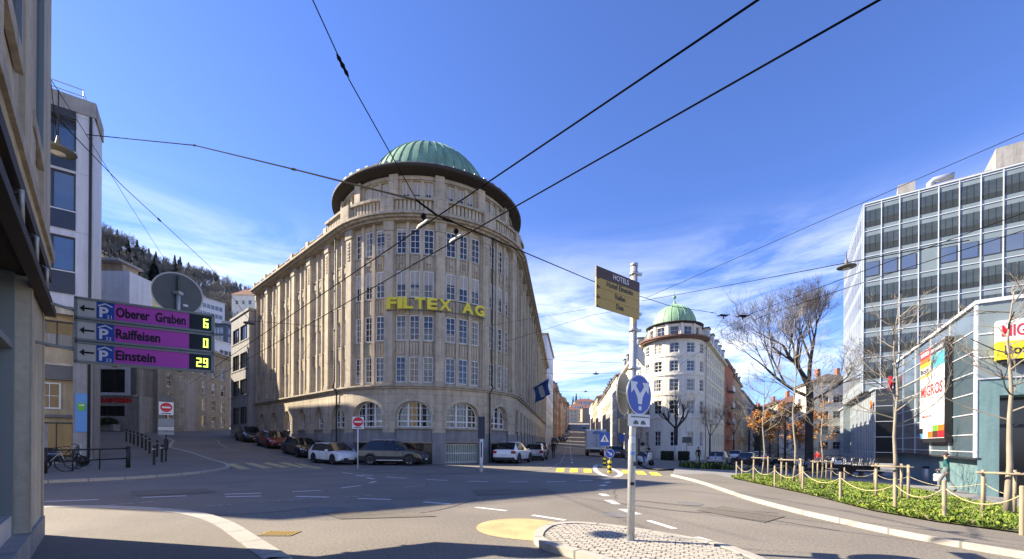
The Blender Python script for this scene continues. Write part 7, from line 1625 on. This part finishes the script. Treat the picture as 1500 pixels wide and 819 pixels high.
# trees that kept their rusty leaves
def autumn(px, Y, h, rad, label, seed, nl=1400):
    rnd = random.Random(seed); b = on(XY(px, Y), Y, .1); t = thing('autumn_tree', b, label, 'tree'); mb = MB(); mb.tube([b, b + Z * h * .45, b + Z * h * .9], [.11, .08, .03], 'bark_dark', 8); mb.build('trunk', t)
    mb = MB(); tips = []
    for k in range(12): a = k * 2.4; z = h * (.25 + .6 * k / 12); grow(mb, b + Z * z, (cos(a), sin(a), .35), rad * (1 - .5 * k / 12), .03, 3, rnd, 'bark_dark', 'twig', .6, .05, .006, (2, 3), tips, segs=3, ratio=.6)
    for _ in range(nl):
        p = rnd.choice(tips) + Vector((rnd.gauss(0, .12), rnd.gauss(0, .12), rnd.gauss(0, .12))); e1_v = Vector((rnd.uniform(-1, 1), rnd.uniform(-1, 1), rnd.uniform(-1, 1))).normalized() * .08; e2_v = e1_v.orthogonal().normalized() * .055
        if noise.noise(p * .9) > -.12: mb.face([p - e1_v, p + e2_v, p + e1_v, p - e2_v], 'leaf_autumn')
    mb.build('crown', t)
autumn(1150, 37, 6.0, 1.7, 'rusty orange autumn tree in the middle of the plaza', 3, 5600); autumn(1113, 43, 6.2, 1.3, 'slim tree with orange leaves near the parked black saloon', 4, 3000); autumn(1190, 39, 7.2, 1.2, 'small leafy orange tree behind the dark trunk', 6, 2200)
mb = MB(); 
for k, (px, Y, h) in enumerate(((1040, 58, 7), (1075, 66, 8), (1128, 60, 8), (1140, 72, 9))):
    rnd = random.Random(30 + k); b = on(XY(px, Y), Y, .05); t = thing('street_tree', b, ('thin bare street tree before the white corner building', 'thin bare street tree before the brick house', 'thin bare street tree beyond the autumn tree', 'bare street tree farthest along the plaza')[k], 'tree'); mb = MB(); mb.tube([b, b + Z * h * .5], [.14, .1], 'bark_dark', 7); mb.build('trunk', t); mb = MB()
    for q in range(3): a = q * 2.1 + k; grow(mb, b + Z * h * .48, (cos(a) * .6, sin(a) * .6, 1), h * .28, .06, 4, rnd, 'bark_dark', 'twig', .5, .08, .012, (2, 3), segs=3)
    mb.build('crown', t)
# bins and bollard by the wall
b = G(1358.5, 708, .1); t = thing('litter_bin', b, 'round steel litter bin against the teal base wall', 'litter bin'); mb = MB(); mb.lathe(b, [(.23, .05), (.25, .1), (.25, .85), (.24, .88)], 'steel', 18); mb.build('drum', t); mb = MB(); mb.lathe(b, [(.24, .88), (.26, .92), (.26, 1.0), (.12, 1.02), (.10, .92)], 'iron_black', 18); mb.build('lid', t)
b = G(1424, 721, .1); mb = MB(); mb.lathe(b, [(.14, 0), (.13, .05), (.10, .5), (.05, .85), (.01, .92)], 'iron_black', 10); tag(mb.build('marker_cone', None, b), 'dark pointed marker standing by the teal corner wall', 'bollard')
# ---- wooded hill behind the left street
KR = [(-1.35, 166), (-.968, 138), (-.887, 127), (-.80, 118), (-.726, 111), (-.653, 104), (-.61, 100), (-.5, 80), (-.35, 45), (-.15, 12)]
def ridge(k):
    for (a, b), (c, d) in zip(KR[:-1], KR[1:]):
        if a <= k <= c: return b + (d - b) * (k - a) / (c - a)
    return KR[0][1] if k < KR[0][0] else KR[-1][1]
def hz(x, y):
    k = x / y; g = ss(100, 275, y); h = gz0(x, min(y, 140)) - 1.5; h += max(0, ridge(k) - 19 - h) * g
    if y > 275: h -= (y - 275) * .15
    return h + 4 * noise.noise((x * .015, y * .015, 1)) * g
mb = MB(); ks = [-1.35 + 1.2 * i / 70 for i in range(71)]; Ys = [92 + 330 * j / 50 for j in range(51)]
mb.mesh([(k * y, y, hz(k * y, y)) for y in Ys for k in ks], [(j*71+i, j*71+i+1, (j+1)*71+i+1, (j+1)*71+i) for j in range(50) for i in range(70)], 'hill', True); tag(mb.build('wooded_hill'), kind='structure')
def conifer(name, seed, m, lb, grp):
    rnd = random.Random(seed); t = thing(name, (0, 0, 0), lb, 'tree', grp); mb = MB(); mb.tube([(0, 0, -1), (0, 0, 15)], [.35, .05], 'bark_dark', 6); mb.build('trunk', t, local=True); mb = MB()
    for k in range(330):
        z = 2.2 + 13.4 * (k / 330); f = (1 - (z - 2.2) / 13.6) ** .8; a = rnd.uniform(0, 2*pi); rr = 3.0 * f * rnd.uniform(.55, 1.1) + .15; d = Vector((cos(a), sin(a), 0)); s2 = Vector((-d.y, d.x, 0)) * (.35 + .4 * f)
        b = Vector((0, 0, z)); tip = d * rr + Vector((0, 0, z - rr * .38)); mb.face([b + Vector((0, 0, .3)), b.lerp(tip, .6) + s2, tip, b.lerp(tip, .6) - s2], m)
    mb.build('crown', t, local=True); return t
def bare(name, seed, lb, grp):
    rnd = random.Random(seed); t = thing(name, (0, 0, 0), lb, 'tree', grp); mb = MB(); mb.tube([(0, 0, -1), (0, 0, 6)], [.3, .18], 'bark_dark', 6); mb.build('trunk', t, local=True); mb = MB()
    for q in range(4): a = q * 1.6; grow(mb, Vector((0, 0, 4 + q * .6)), (cos(a) * .5, sin(a) * .5, 1), 4.2, .14, 5, rnd, 'bare_crown', 'bare_crown', .55, .06, .035, (2, 3), segs=3)
    mb.build('crown', t, local=True); return t
cl = 'dark conifer in the forest along the hill ridge'; bl = 'grey brown leafless tree in the forest on the hill'
protos = [conifer('conifer', i, 'conifer' if i % 2 else 'conifer_grey', cl, 'conifers along the hill ridge') for i in range(4)]; bprot = [bare('bare_hill_tree', 50 + i, bl, 'leafless trees on the hill') for i in range(3)]
rnd = random.Random(77); usedc = set(); ci = bi = 0
for i in range(270):
    k = -1.02 + .47 * rnd.random(); ridge_row = i < 130
    y = rnd.uniform(248, 300) if ridge_row else rnd.uniform(185, 255)
    if not ridge_row and k < -.80 and y < 215: k = rnd.uniform(-.8, -.6)
    x = k * y; z = hz(x, y); con = rnd.random() < (.55 if ridge_row else .22); sc2 = rnd.uniform(.75, 1.15) * (.95 if con else .9)
    pr_ = protos if con else bprot; n_ = ci if con else bi
    if n_ < len(pr_): o = pr_[n_]; o.location = (x, y, z); o.rotation_euler = (0, 0, rnd.uniform(0, 6)); o.scale = (sc2,) * 3
    else: o = dup(pr_[n_ % len(pr_)], (x, y, z), rnd.uniform(0, 6), scale=sc2)
    if con: ci += 1
    else: bi += 1
# a few conifers where the climbing street ends
for px, Y, s2 in ((839, 520, .9), (843.5, 540, 1.1), (848, 520, .8), (863, 500, .9)):
    x = XY(px, Y); dup(protos[1], (x, Y, hf(x, Y) + 1), px, 'conifer above the roofs where the climbing street ends', 'conifers at the street end', s2)
